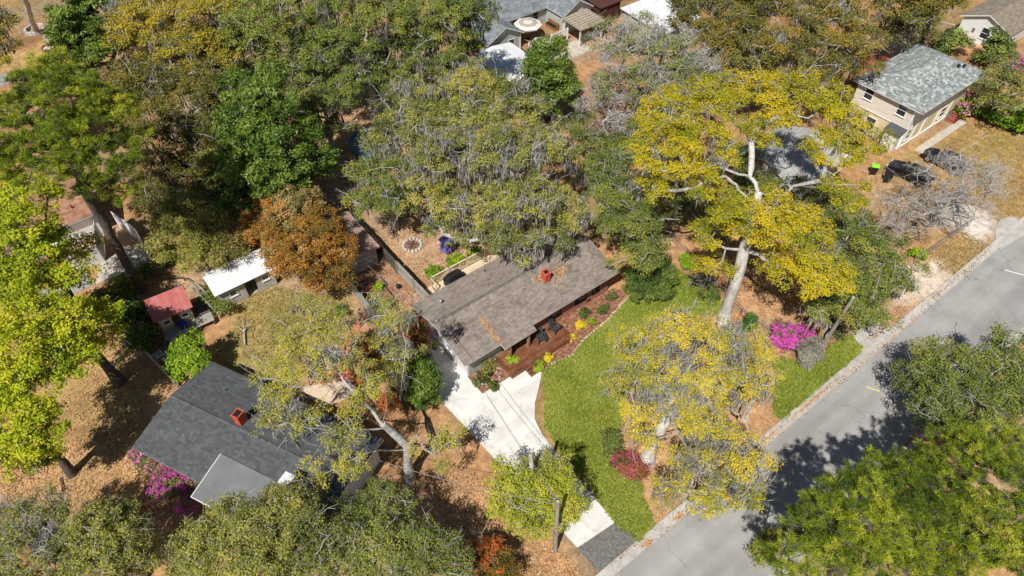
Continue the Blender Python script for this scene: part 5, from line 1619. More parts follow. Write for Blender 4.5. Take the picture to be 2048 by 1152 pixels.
tree("street_oak", "dark green oak standing behind the grey utility pole by the kerb", "tree", OAKG, None,
     [(1735, 500, 52, 5), (1700, 560, 56, 5), (1765, 560, 46, 4), (1660, 625, 42, 3.6), (1720, 625, 46, 4), (1690, 480, 40, 5), (1800, 550, 26, 3.4), (1640, 600, 30, 3.6)], seed=4, holes=[(1655, 668, 20), (1672, 640, 20), (1690, 612, 20), (1706, 596, 12)])
tree("yard_oak", "green oak between the ranch house end and the yellow oak", "tree", OAKG, at(1270, 500, 0),
     [(1235, 330, 46, 8), (1215, 390, 40, 7.5), (1270, 390, 50, 7.5), (1300, 320, 36, 7), (1270, 455, 50, 6.5), (1225, 445, 34, 6), (1300, 500, 36, 5), (1265, 520, 34, 4.5), (1320, 430, 26, 6)], seed=5)
tree("lawn_edge_shrub", "dense rounded dark green shrub on the lawn at the ranch house corner", "shrub", SHRB, None,
     [(1290, 555, 36, 1.5), (1318, 548, 30, 1.5), (1280, 575, 26, 1.1), (1315, 575, 28, 1.1), (1340, 560, 12, 1)], seed=6)
# behind the ranch house
tree("live_oak", "spreading olive green live oak hung with moss, overhanging the ranch house roof", "tree", OAK, at(985, 395, 2),
     [(900, 320, 78, 9), (1000, 320, 82, 10), (1085, 300, 55, 9), (1045, 395, 68, 8.5), (955, 415, 66, 7.5), (860, 390, 52, 7), (1125, 410, 46, 7.2), (1095, 465, 44, 6.4), (1010, 480, 44, 6), (1150, 440, 26, 6.5), (880, 450, 30, 5), (1040, 505, 24, 5.4), (930, 480, 24, 5)],
     tr=.5, seed=7, holes=[(880, 480, 22), (850, 465, 16), (800, 480, 30), (960, 350, 14), (1060, 340, 12), (1010, 430, 12), (905, 400, 12)])
tree("back_live_oak", "olive live oak with bare grey limbs just beyond the pool", "tree", OAK, at(930, 300, 1),
     [(930, 195, 70, 9.5), (1010, 200, 62, 9.5), (850, 215, 60, 9), (790, 285, 56, 8), (860, 260, 50, 9), (960, 250, 60, 10), (1060, 235, 40, 8.5), (800, 200, 35, 8), (940, 150, 40, 8)], tr=.5, seed=8)
tree("side_live_oak", "mossy oak between the pink roofed shed and the spreading live oak", "tree", SP(L_OAKG, moss=1.0, twigs=1, tint0=.5, mfrac=.22, poke=.8), at(790, 455, 0),
     [(790, 350, 52, 7), (740, 345, 42, 6.4), (730, 405, 36, 5.6), (800, 405, 40, 6), (770, 300, 36, 7)], tr=.3, seed=9)
tree("small_magnolia", "glossy dark green magnolia beside the bright white metal roof", "tree", MAGN, None,
     [(1100, 110, 36, 6.5), (1100, 150, 46, 5.5), (1088, 190, 40, 4.5), (1125, 180, 30, 4.5), (1075, 150, 28, 5)], tr=.25, seed=10)
tree("grey_oak", "half bare grey oak with pale twisting limbs near the white roof", "tree", GREY, at(1330, 240, 0),
     [(1255, 125, 66, 8.5), (1330, 105, 68, 9.5), (1400, 140, 58, 9), (1305, 190, 60, 8), (1225, 75, 46, 8), (1400, 205, 46, 7.5), (1215, 175, 40, 7), (1290, 60, 34, 8.5)], tr=.4, seed=11)
tree("dead_tree", "tangled leafless grey tree among green saplings behind the fence", "tree", SP(L_GREY, twig_grey, twigs=8, twl=1.0, twr=.018, cover=1.0, bare=1.0, leaves=0, moss=1.2, mossm=moss_mat), None,
     [(1200, 225, 46, 5), (1225, 265, 34, 4), (1185, 180, 30, 5.5), (1250, 215, 30, 5)], tr=.2, seed=12)
tree("sapling", "bushy green sapling in the gap behind the ranch house fence", "tree", OAKG, None,
     [(1180, 300, 38, 4), (1230, 300, 36, 4), (1270, 270, 34, 4.5), (1200, 350, 30, 3), (1160, 255, 30, 4), (1290, 235, 28, 4.5)], tr=.15, seed=13)
# upper right
tree("dusky_oak", "big dusky olive oak with rusty tints left of the hipped roof", "tree", SP(L_DARK, moss=.5, twigs=1, cover=1.25, mfrac=.08, tintspread=.22, tint0=.6), at(1560, 160, 0),
     [(1480, 100, 66, 9.5), (1560, 60, 78, 11), (1600, 130, 66, 8.5), (1660, 70, 70, 10), (1530, 130, 50, 8), (1700, 120, 46, 7.5), (1640, 20, 60, 11)], tr=.5, seed=14)
tree("dusky_oak", "dusky green oak at the picture top beside the plain white roof", "tree", SP(L_DARK, moss=.5, twigs=1, cover=1.25, mfrac=.08, tintspread=.22, tint0=.45), at(1440, 120, 0),
     [(1400, 30, 62, 10), (1470, 20, 66, 11), (1440, 80, 52, 9), (1380, 60, 36, 9), (1540, -10, 60, 12)], tr=.45, seed=15)
tree("mossy_oak", "dark moss draped oak between the hipped roof and the white gable house", "tree", SP(L_DARK, moss=1.4, mossm=moss_dark, twigs=1, tint0=.5), at(1840, 95, 0),
     [(1800, 20, 46, 9), (1855, 10, 46, 9.5), (1825, 55, 38, 7), (1885, -8, 34, 9), (1780, 60, 28, 6)], tr=.4, seed=16)
tree("roadside_oak", "dark dense oak leaning over the road edge beyond the white dash", "tree", SP(L_OAKG, moss=.4, twigs=2, tint0=.4, cover=1.15), None,
     [(1905, 735, 56, 5), (1975, 720, 58, 5.2), (1860, 755, 42, 4), (1930, 800, 66, 5), (2015, 780, 60, 5), (1880, 825, 46, 4), (2035, 850, 56, 5), (1970, 865, 50, 5), (1835, 770, 24, 3.4), (2050, 720, 40, 5)], tr=.4, seed=17)
tree("bare_tree", "leafless pale grey tree spreading over the two black cars", "tree", BARE, at(1868, 452),
     [(1805, 420, 44, 5), (1875, 370, 42, 6.2), (1935, 350, 48, 6.5), (1955, 395, 46, 5.5), (1900, 415, 46, 5), (1805, 460, 34, 4), (1850, 420, 44, 5.5), (1975, 350, 30, 6)], tr=.22, seed=18, dens=1.15, holes=[(1805, 345, 44)])
tree("brown_tree", "thin brownish mossy tree at the picture edge below the white gable house", "tree", SP(L_FEATH, moss=1.0, mossm=moss_dark, twigs=4, cover=.8, tint0=.3), None,
     [(2002, 180, 36, 4), (2040, 205, 32, 4), (2028, 145, 32, 5), (2050, 180, 34, 4.5), (1980, 195, 20, 3)], tr=.2, seed=19)
tree("cedar", "small dark green cedar in front of the white gable wall", "tree", SP(L_SHRUB, bark_dark, pad=.6, cover=1.4, clumps=6, leaves=18, size=.2, flat=1.2, lowz=-.5, tint0=.55), None,
     [(1990, 82, 11, 3.2, 1.3), (1984, 110, 17, 1.6), (1998, 100, 15, 2)], tr=.12, seed=20)
tree("round_shrub", "round green shrub behind the hipped roof by the wire pen", "shrub", SP(L_SHRUB, bark_dark, pad=.6, cover=1.4, leaves=18, size=.18, tint0=.6), None, [(1905, 85, 22, 1.4), (1890, 100, 14, 1)], seed=21)
for lab, bl, sd, fr in (("pink flecked green hedge shrub beside the red-brown side porch", [(1940, 205, 18, 1), (1925, 220, 14, .8), (1955, 215, 16, .9)], 22, .3),
                        ("green hedge shrub nearest the street in the two-storey house bed", [(2030, 238, 22, 1), (2048, 245, 18, .9)], 23, .06),
                        ("low green hedge shrub in the middle of the two-storey house bed", [(1985, 222, 20, 1), (2003, 230, 18, .9)], 24, .2)):
    tree("hedge_shrub", lab, "shrub", SP(L_BRIGHT, bark_dark, pad=.5, cover=1.4, leaves=16, size=.18, tint0=.3, flower=F_PALE, ffrac=fr, trunk=.05), None, bl, seed=sd, group="hedge shrubs by the two-storey house")
tree("azalea", "deep magenta azalea at the far picture edge under the brown tree", "shrub", SP(L_SHRUB, bark_dark, pad=.5, cover=1.4, leaves=16, size=.18, flower=F_PINK, ffrac=.8, trunk=.05), None, [(2040, 135, 16, 1.5), (2030, 145, 12, 1)], seed=25)
# upper left
tree("leaning_pine", "tall pine with a long bare dark trunk leaning over the slab", "tree", PINE, at(283, 580),
     [(60, 285, 56, 17), (145, 195, 58, 19), (225, 320, 48, 16.5), (215, 220, 50, 18), (120, 320, 60, 16.5), (85, 165, 42, 18), (40, 215, 44, 17), (245, 380, 28, 14), (160, 260, 56, 18), (30, 330, 36, 16), (180, 370, 30, 15), (110, 130, 30, 18.5), (260, 280, 30, 16.5)],
     trunk=[zt(283, 580, -.05), zt(270, 556, 1.5), zt(236, 495, 5), zt(195, 425, 9), zt(165, 372, 12), zt(140, 300, 15.5)], tr=.36, seed=26)
tree("magnolia", "dark glossy magnolia beside the ringed bare trunk at the top corner", "tree", MAGN, None,
     [(185, 50, 56, 8.5), (170, 105, 42, 6.5), (225, 35, 46, 8), (150, 70, 36, 6.5), (205, 5, 46, 9), (225, 90, 34, 6.5), (160, 140, 26, 4.5)], tr=.3, seed=27)
tree("yellow_olive_oak", "mossy olive-yellow oak to the right of the top corner magnolia", "tree", OLIV, None,
     [(315, 60, 70, 10), (400, 35, 72, 11), (285, 15, 50, 10), (385, 100, 58, 9), (335, 125, 50, 7.5), (440, 85, 48, 9), (460, 125, 40, 8)], tr=.4, seed=28)
tree("top_oak", "green-olive oak on the top edge above the tall magnolia", "tree", SP(L_OAKG, moss=.6, twigs=1, tint0=.6, mfrac=.14, mossm=moss_dark, tintspread=.22), None,
     [(530, 40, 70, 11), (600, 20, 68, 11), (565, 95, 58, 8.5), (490, 80, 48, 9), (480, 10, 48, 11), (630, 105, 54, 8), (600, 145, 40, 7)], tr=.4, seed=29)
tree("top_oak", "green oak with long moss at the middle of the top edge", "tree", SP(L_OAKG, moss=.8, twigs=1, tint0=.5, mfrac=.14, mossm=moss_dark, tintspread=.22), None,
     [(690, 45, 68, 11), (760, 40, 64, 11), (720, 105, 58, 8.5), (660, 90, 46, 9), (790, 100, 50, 8), (730, 150, 34, 7)], tr=.4, seed=30)
tree("top_oak", "green oak shading the slate roof beside the white carport", "tree", SP(L_OAKG, moss=1.2, twigs=1, tint0=.5, mfrac=.14, mossm=moss_dark, tintspread=.22), None,
     [(850, 35, 64, 10.5), (915, 48, 56, 10.5), (935, 18, 44, 13), (870, 105, 54, 8), (930, 105, 36, 7.5), (810, 145, 42, 6.5), (780, 175, 34, 6), (880, 150, 30, 6)], tr=.4, seed=31)
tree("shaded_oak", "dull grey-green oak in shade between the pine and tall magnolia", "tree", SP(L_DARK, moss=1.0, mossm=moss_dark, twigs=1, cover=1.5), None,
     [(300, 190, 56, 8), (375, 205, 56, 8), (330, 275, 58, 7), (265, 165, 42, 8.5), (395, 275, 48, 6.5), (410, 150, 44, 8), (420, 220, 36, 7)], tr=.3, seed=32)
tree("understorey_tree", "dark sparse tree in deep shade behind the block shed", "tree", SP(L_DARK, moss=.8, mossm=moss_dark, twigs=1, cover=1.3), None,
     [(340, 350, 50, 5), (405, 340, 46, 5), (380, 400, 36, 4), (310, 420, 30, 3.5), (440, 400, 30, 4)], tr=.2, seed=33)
tree("tall_magnolia", "tall glossy magnolia with a pointed dark green crown", "tree", MAGN, at(545, 380, 0),
     [(540, 150, 26, 13), (535, 195, 44, 11.5), (500, 245, 56, 9.8), (570, 270, 56, 9.8), (478, 180, 34, 10), (610, 330, 48, 7), (520, 340, 62, 7), (640, 330, 32, 5.5), (455, 320, 38, 6), (570, 380, 44, 5), (480, 400, 40, 4.4), (540, 290, 54, 9)], tr=.4, seed=34)
tree("small_mossy_oak", "small moss hung oak right of the tall magnolia by the bare dirt", "tree", SP(L_OAKG, moss=1.6, twigs=2, tint0=.5, mossm=moss_dark), None,
     [(645, 200, 38, 7), (625, 245, 34, 6), (690, 165, 34, 7), (660, 255, 28, 4.6), (600, 200, 28, 7)], tr=.22, seed=35)
tree("twiggy_shrub", "leafless grey shrub beneath the tall magnolia on the pink slab side", "shrub", SP(L_GREY, twig_grey, twigs=8, twl=.8, twr=.013, bare=1.0, leaves=0, cover=1.0, trunk=.08), None, [(670, 370, 34, 2), (690, 400, 26, 1.6), (740, 290, 26, 2)], seed=36)
tree("feathery_tree", "feathery olive tree above the white roofed block shed", "tree", FEAT, None,
     [(345, 445, 38, 4.6), (410, 460, 44, 4.8), (390, 515, 40, 4), (335, 500, 30, 3.6), (440, 500, 32, 4), (375, 420, 30, 5)], tr=.14, seed=37)
# left side, lime crowns
tree("lime_tree", "lime green tree in front of the brown-red roof", "tree", LIME, None,
     [(45, 395, 48, 10), (92, 392, 24, 9.5), (30, 460, 52, 10), (78, 475, 36, 9), (160, 500, 26, 6), (60, 535, 52, 8.5), (120, 550, 42, 7.5), (20, 570, 46, 9)], tr=.3, seed=38, holes=[(150, 420, 48), (225, 470, 30)])
tree("lime_tree", "large lime green tree with the dark leaning trunk base showing", "tree", LIME, at(240, 765),
     [(70, 640, 52, 9), (30, 690, 52, 9), (140, 645, 46, 8), (190, 640, 34, 7), (120, 715, 46, 8), (160, 700, 36, 7), (60, 755, 52, 8), (205, 660, 30, 6)],
     trunk=[zt(240, 765, -.05), zt(215, 735, 2.2), zt(185, 700, 4.8), zt(140, 690, 6)], tr=.34, seed=39)
tree("lime_tree", "lime green tree at the picture edge nearest the raked leaves", "tree", LIME, None,
     [(30, 825, 50, 7.5), (72, 860, 44, 6.5), (25, 895, 44, 6.5), (85, 905, 26, 5), (10, 780, 40, 8)], tr=.26, seed=40)
tree("shade_shrub", "dark evergreen shrub below the lime crowns beside the fence", "shrub", SP(L_MAG, bark_dark, pad=.6, cover=1.3, leaves=18, size=.17, trunk=.07, tint0=.3), None, [(265, 640, 32, 1.6), (285, 672, 26, 1.4), (255, 610, 22, 1.2)], seed=41)
tree("shade_shrub", "dark shrub between the dirt strip and asphalt drive", "shrub", SP(L_OAKG, bark_dark, pad=.6, cover=1.2, leaves=18, size=.16, trunk=.07, tint0=.4), None, [(215, 600, 26, 1.3), (240, 585, 20, 1), (190, 620, 24, 1.6)], seed=42)
tree("shade_shrub", "scruffy hedge along the dirt behind the pine trunk base", "shrub", SP(L_OAKG, bark_dark, pad=.55, cover=1.1, leaves=16, size=.15, trunk=.06, tint0=.35), None, [(320, 515, 18, .8), (345, 500, 18, .9), (300, 540, 16, .8), (420, 590, 20, 1), (450, 620, 16, .8)], seed=43)
tree("bright_tree", "bright green young tree at the back corner of the charcoal roof", "tree", SP(L_BRIGHT, bark_dark, pad=.6, cover=1.3, clumps=7, crad=.3, leaves=18, size=.18, flat=.85, twigs=1, tint0=.4), None,
     [(378, 702, 28, 2.8), (360, 728, 22, 2.2), (400, 728, 22, 2.2), (385, 682, 15, 3.2)], tr=.09, seed=44)
# between the houses
tree("bronze_photinia", "large bronze-orange photinia between the block shed and the pink roof", "tree", PHOT, None,
     [(595, 420, 42, 5), (555, 460, 48, 5), (635, 465, 52, 5.4), (525, 440, 36, 4), (605, 520, 50, 4.8), (670, 495, 42, 4.5), (680, 545, 34, 3.4), (575, 520, 36, 4), (545, 420, 32, 5), (640, 560, 30, 3), (560, 500, 34, 4.2), (500, 470, 26, 3.4)], tr=.22, seed=45, holes=[(585, 425, 34)])
tree("branching_oak", "yellow-green oak with thick bare grey limbs reaching over the charcoal roof", "tree", YGRN, at(820, 958),
     [(600, 690, 46, 9), (560, 755, 44, 8), (590, 825, 44, 8), (545, 850, 32, 7), (650, 650, 38, 9), (650, 735, 42, 9), (690, 690, 38, 9), (685, 885, 36, 7.5), (720, 825, 34, 8), (735, 765, 36, 8), (645, 945, 32, 6), (705, 925, 30, 6), (865, 905, 34, 5), (900, 880, 24, 5), (620, 615, 30, 8)],
     trunk=[zt(820, 958, -.05), zt(815, 925, 2), zt(815, 892, 4), zt(780, 860, 5.6), zt(765, 848, 6.4)], tr=.3, seed=46, dens=.9,
     holes=[(640, 785, 36), (560, 920, 40), (790, 880, 30)],
     limbs=[[(765, 848, 6.4), (735, 812, 7.2), (700, 778, 8), (650, 757, 8.2), (610, 775, 8)], [(700, 778, 8), (655, 720, 9), (625, 690, 9)], [(775, 855, 6), (700, 858, 7), (630, 850, 7.5), (590, 842, 7.6)],
            [(815, 892, 4), (838, 862, 5), (848, 832, 5.6)], [(765, 848, 6.4), (775, 800, 7.4), (768, 765, 7.6)], [(815, 900, 3.5), (740, 905, 5.2), (690, 920, 6), (655, 945, 6)]])
tree("mossy_sapling_oak", "slim yellow-green mossy oak over the gap by the white gable wall", "tree", YGRN, None,
     [(780, 655, 32, 7.5), (808, 645, 28, 11.5), (815, 690, 26, 7), (772, 712, 32, 6.5), (750, 685, 26, 7), (765, 605, 20, 7.5), (795, 755, 24, 5)], tr=.2, seed=47, dens=.95,
     limbs=[[(800, 800, 4), (805, 760, 6.5), (812, 700, 8.5), (805, 650, 10)]])
tree("camellia", "dark glossy evergreen bush beside the shaded driveway", "shrub", CAME, None, [(840, 735, 30, 3.6), (835, 770, 32, 3.0), (858, 765, 24, 2.6), (850, 795, 22, 1.8)], seed=48)
tree("red_photinia", "red tipped photinia next to the bare brick chips", "shrub", REDS, None, [(735, 690, 30, 2.8), (728, 735, 26, 2.2), (745, 720, 22, 2.4)], seed=49)
tree("red_photinia", "red tipped photinia under the slim mossy oak", "shrub", REDS, None, [(845, 690, 22, 2.4), (820, 650, 22, 2), (835, 670, 20, 2.2), (800, 640, 18, 1.8)], seed=50)
tree("red_photinia", "orange-red shrub below the dark glossy evergreen bush", "shrub", REDS, None, [(800, 785, 26, 2), (780, 800, 20, 1.6), (790, 740, 18, 2)], seed=51)
tree("red_photinia", "scarlet and green shrub on the bottom edge of the picture", "shrub", REDS, None, [(975, 1115, 34, 2), (1005, 1125, 26, 1.8), (955, 1140, 30, 1.6), (1020, 1145, 20, 1.4)], seed=52)
# bottom
tree("bottom_oak", "olive oak crown hiding the lower corner of the charcoal house", "tree", SP(L_OAK, moss=.5, twigs=3, tint0=.5, pad=1.0), None,
     [(480, 1050, 56, 7), (555, 1035, 56, 7), (615, 1075, 56, 7), (425, 1095, 56, 6.6), (520, 1110, 66, 7), (545, 1000, 26, 6), (375, 1130, 36, 5), (622, 1032, 26, 5), (600, 1140, 50, 6.5)], tr=.35, seed=53)
tree("bottom_oak", "darker green oak crown next to the shaded dirt at the bottom", "tree", SP(L_OAKG, moss=.5, twigs=3, tint0=.5, pad=1.0), None,
     [(700, 1040, 44, 5), (775, 1025, 42, 5), (755, 1095, 56, 6), (840, 1090, 48, 5.6), (685, 1110, 52, 6), (890, 1120, 34, 5), (748, 992, 28, 4), (800, 1140, 50, 6)], tr=.3, seed=54)
tree("bottom_oak", "thin grey twigged oak in the bottom corner", "tree", SP(L_OAK, moss=.9, twigs=7, tint0=.45, bare=.4, pad=1.0), None,
     [(25, 1055, 46, 6), (78, 1040, 42, 6), (55, 1110, 56, 6), (110, 1075, 30, 5)], tr=.25, seed=55)
tree("bottom_oak", "olive oak crown between the bottom corner and the shaded track", "tree", SP(L_OAK, moss=.6, twigs=3, tint0=.4, pad=1.0), None,
     [(200, 1055, 44, 6), (248, 1045, 34, 5), (155, 1110, 48, 5.4), (245, 1105, 44, 5), (200, 1130, 40, 5.5), (285, 1120, 28, 4)], tr=.25, seed=56)
tree("street_pine", "bright green pine leaning over the road and casting the long shadow", "tree", PINE, at(1690, 1130, 2),
     [(1650, 1035, 46, 10.5), (1700, 995, 46, 12.5), (1610, 1085, 44, 9.5), (1690, 1075, 54, 11), (1590, 1050, 28, 8.5), (1745, 1050, 46, 12), (1660, 1135, 48, 9), (1560, 1120, 30, 7), (1718, 955, 22, 13), (1745, 990, 34, 13)], tr=.3, seed=57)
tree("street_pine", "bright green pine in the middle of the roadside pines", "tree", PINE, None,
     [(1800, 985, 48, 10), (1780, 935, 32, 9), (1840, 930, 40, 10), (1865, 995, 54, 10), (1820, 1065, 54, 9), (1895, 1085, 54, 9), (1780, 1125, 46, 8), (1850, 1140, 46, 8)], tr=.3, seed=58)
tree("street_pine", "tall green pine furthest into the bottom corner by the road", "tree", PINE, None,
     [(1955, 945, 54, 11), (2015, 990, 56, 11), (1970, 1055, 54, 10), (1920, 885, 36, 10), (2030, 1100, 50, 9), (1950, 1125, 42, 9), (2000, 890, 40, 10)], tr=.34, seed=59)
tree("green_shrub", "low green shrub at the road edge under the pines", "shrub", SP(L_FEATH, bark_dark, pad=.5, cover=1.2, leaves=18, size=.14, tint0=.25), None, [(1540, 1085, 22, 1), (1525, 1110, 16, .8)], seed=60)
# shrubs and flowers of the front garden
tree("pink_azalea", "bright pink flowering azalea beside the street oak", "shrub", SP(L_SHRUB, bark_dark, pad=.4, cover=1.6, clumps=7, crad=.2, leaves=30, size=.10, flower=F_PINK, ffrac=.72, trunk=.06, flat=.85), None,
     [(1568, 665, 22, 1.0), (1590, 680, 20, .9), (1556, 685, 15, .7), (1610, 665, 14, .8)], seed=61)
tree("grey_leaf_shrub", "silvery grey twiggy shrub at the foot of the pole", "shrub", GRSH, None, [(1618, 702, 22, .9), (1630, 690, 14, 1), (1610, 715, 14, .6)], seed=62)
tree("cypress", "narrow bright green conical cypress by the rail fence", "shrub", SP(L_CYP, bark_dark, pad=.35, cover=1.9, clumps=6, crad=.2, leaves=20, size=.12, flat=1.6, lowz=-.7, trunk=.05), None,
     [(1497, 650, 11, .9, 1.6), (1502, 638, 8, 1.9, 1.6)], seed=63)
tree("red_azalea", "sparse red azalea under the front oak", "shrub", SP(L_RED, bark_dark, pad=.4, cover=1.2, leaves=22, size=.10, flower=F_ROSE, ffrac=.3, tint0=.3, trunk=.05), None, [(1252, 925, 22, .6), (1275, 940, 18, .5), (1235, 918, 12, .5)], seed=64)
tree("green_shrub", "small round green shrub on the lawn edge by the red azalea", "shrub", SP(L_SHRUB, bark_dark, pad=.45, cover=1.5, leaves=20, size=.13, tint0=.65), None, [(1223, 880, 16, .7), (1222, 902, 10, .5)], seed=65)
for i, (lab, bl, fr, fm) in enumerate((("pale pink azalea at the outer corner of the charcoal house", [(290, 915, 18, .9), (275, 905, 12, .7), (312, 925, 14, .8)], .5, F_PALE),
                                      ("magenta and pale pink azalea in front of the charcoal house", [(335, 955, 24, 1.1), (320, 975, 20, 1), (365, 965, 22, 1)], .55, F_PINK),
                                      ("deep magenta azalea beside the flat grey addition", [(372, 1012, 16, .9), (385, 1000, 14, .8)], .7, F_PINK),
                                      ("green azalea with few blossoms between its flowering neighbours", [(390, 965, 20, 1), (405, 985, 16, .9)], .12, F_PALE))):
    tree("azalea", lab, "shrub", SP(L_SHRUB, bark_dark, pad=.42, cover=1.2, clumps=6, crad=.24, leaves=26, size=.10, flower=fm, ffrac=fr * .8, trunk=.05, tint0=.5), None, bl, seed=70 + i, group="azaleas along the charcoal house")
for i, (lab, x, y, rp) in enumerate((("yellow flowering clump by the dark deck chair", 1162, 648, 9), ("yellow flowering clump at the corner of the red deck", 1145, 674, 7), ("yellow flowering clump next to the deck steps", 1095, 713, 9))):
    tree("yellow_flowers", lab, "flowers", SP(L_BRIGHT, bark_dark, pad=.25, cover=1.8, clumps=6, crad=.14, leaves=16, size=.10, flower=F_YEL, ffrac=.95, trunk=.02, twigs=0), None, [(x, y, rp, .3)], seed=80 + i, group="yellow flower clumps along the mulch bed")
for i, (lab, x, y, rp, sp_) in enumerate((
        ("pale green potted shrub on the worn corner of the red deck", 1025, 720, 8, BRIT), ("olive plant in the mulch square before the garage wall", 978, 733, 8, FEAT), ("dark clump at the driveway corner of the mulch square", 960, 757, 8, SHRB),
        ("green tuft at the lower tip of the mulch square", 986, 768, 5, SHRB), ("green tuft under the eave in the long mulch bed", 1168, 622, 5, SHRB), ("small green tuft in the long mulch bed by the yellow clump", 1185, 645, 4, BRIT),
        ("green perennial in the wide part of the long mulch bed", 1207, 617, 5, SHRB), ("small perennial near the far end of the long mulch bed", 1222, 592, 4, SHRB), ("green clump where lawn and step corner meet", 1076, 728, 5, BRIT),
        ("green round shrub by the foot of the pale back steps", 868, 545, 12, BRIT), ("lime shrub against the pale balustrade", 908, 522, 13, BRIT), ("lime shrub at the balustrade end under the oak", 945, 505, 14, BRIT),
        ("vivid green bush beside the rail fence under the yellow oak", 1373, 523, 14, BRIT), ("yellow-green shrub at the end of the raised beds", 775, 605, 20, FEAT), ("green weed clump in the neighbouring yard by the photinia", 680, 620, 11, SHRB),
        ("fern clump beside the pine trunk", 245, 562, 10, BRIT), ("bright fern on the right verge by the kerbside wire fence", 1832, 507, 9, BRIT), ("low scrub below the street oak by the driveway patch", 1665, 655, 14, SHRB),
        ("dark ivy clump along the rail fence by the white trunk", 1420, 590, 16, SHRB), ("dark shrub beyond the rail fence under the yellow oak", 1405, 560, 18, GRSH))):
    tree("garden_plant", lab, "plant", sp_, None, [(x, y, rp, .45)], seed=90 + i, group="small garden plants", moss=0)
# plain trunk with a whitewashed ring at the top corner, its crown out of the picture
tree("ringed_tree", "tall bare trunk rising from a whitewashed stone ring at the top corner", "tree", SP(L_PINE, bark_oak, needle=True, leaves=20, size=.4, twigs=1, cover=.6, trunk=.3), at(72, 64),
     [(20, -90, 60, 15), (70, -120, 60, 16), (-20, -60, 60, 14)], trunk=[zt(72, 64, -.05), zt(60, 30, 4), zt(40, -25, 9), zt(30, -60, 12)], tr=.34, seed=120)

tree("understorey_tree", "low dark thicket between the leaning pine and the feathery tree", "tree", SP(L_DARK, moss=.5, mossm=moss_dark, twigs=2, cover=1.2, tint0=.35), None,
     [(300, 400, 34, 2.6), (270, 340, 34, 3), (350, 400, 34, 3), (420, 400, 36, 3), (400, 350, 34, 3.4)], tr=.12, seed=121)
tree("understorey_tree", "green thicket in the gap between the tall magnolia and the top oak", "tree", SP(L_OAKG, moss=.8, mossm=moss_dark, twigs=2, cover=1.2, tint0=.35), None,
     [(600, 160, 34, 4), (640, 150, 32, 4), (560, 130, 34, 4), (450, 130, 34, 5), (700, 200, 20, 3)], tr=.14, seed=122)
tree("corner_tree", "yellow-green tree clipped by the top corner of the picture", "tree", OLIV, at(-90, 230),
     [(-62, 115, 60, 12), (-45, 60, 46, 12), (-100, 150, 60, 11), (-120, 60, 60, 12)], tr=.3, seed=123)

tree("understorey_tree", "dark undergrowth below the yellow oak beside the grey roof", "tree", SP(L_SHRUB, moss=.8, mossm=moss_dark, twigs=2, cover=1.1, tint0=.5), None,
     [(1390, 425, 36, 3), (1430, 455, 32, 2.6), (1360, 395, 30, 3), (1480, 400, 34, 3), (1530, 430, 34, 3)], tr=.12, seed=124)
tree("understorey_tree", "dark undergrowth between the grey roof and the street oak", "tree", SP(L_OAKG, moss=.8, mossm=moss_dark, twigs=2, cover=1.1, tint0=.3), None,
     [(1650, 400, 36, 3), (1690, 440, 34, 3), (1620, 440, 32, 3), (1660, 360, 26, 2.6)], tr=.12, seed=125)

tree("tan_photinia", "tan and green flecked crown rising behind the bronze photinia", "tree", SP(leaf_mat("tan_photinia_leaves", [(.15, .15, .04), (.33, .28, .09), (.50, .36, .16), (.56, .24, .07)]), bark_dark, pad=.75, cover=1.4, clumps=7, crad=.34, leaves=36, size=.13, flat=.75, lowz=-.4, tintspread=.24, poke=0), None,
     [(590, 418, 40, 5.6), (560, 445, 34, 5), (620, 405, 28, 5.4), (555, 500, 28, 4.4)], tr=.14, seed=126)
tree("understorey_tree", "dark shrubs massed against the wall under the grey roof", "tree", SP(L_OAKG, moss=.4, mossm=moss_dark, twigs=1, cover=1.4, tint0=.35), None,
     [(1492, 345, 30, 3), (1520, 372, 30, 2.8), (1560, 385, 28, 2.4), (1600, 375, 22, 2.2), (1490, 310, 22, 3.2)], tr=.12, seed=127)

# ------------------------------------------------------------------ fences
def picket_fence(label, a, b, h, mat, pw=.15, name="fence", rails=2, jit=.03, seed=1, flip=1):
    a, b = np.array(a, float), np.array(b, float)
    L = np.linalg.norm(b - a); d = (b - a) / L; F = Frame(a[0], a[1], math.degrees(math.atan2(d[1], d[0])))
    t = thing(name, label, "fence", (*a, 0)); r = np.random.default_rng(seed)
    n = int(L / pw)
    for i in range(n):
        hh = h + r.normal(0, jit)
        MB(F).box(i * pw + .006, (i + 1) * pw - .006, -.012, .012, .03, hh, float(r.random())).part("picket", mat, t)
    for k in range(rails):
        z = .3 + k * (h - .6) / max(1, rails - 1)
        MB(F).box(0, L, .014 * flip, .06 * flip, z, z + .09).part("rail", mat, t)
    m = int(L / 2.4)
    for i in range(m + 1):
        x = i * L / max(1, m)
        MB(F).box(x - .05, x + .05, min(.06 * flip, .15 * flip), max(.06 * flip, .15 * flip), 0, h + .03).part("post", mat, t)
    return t

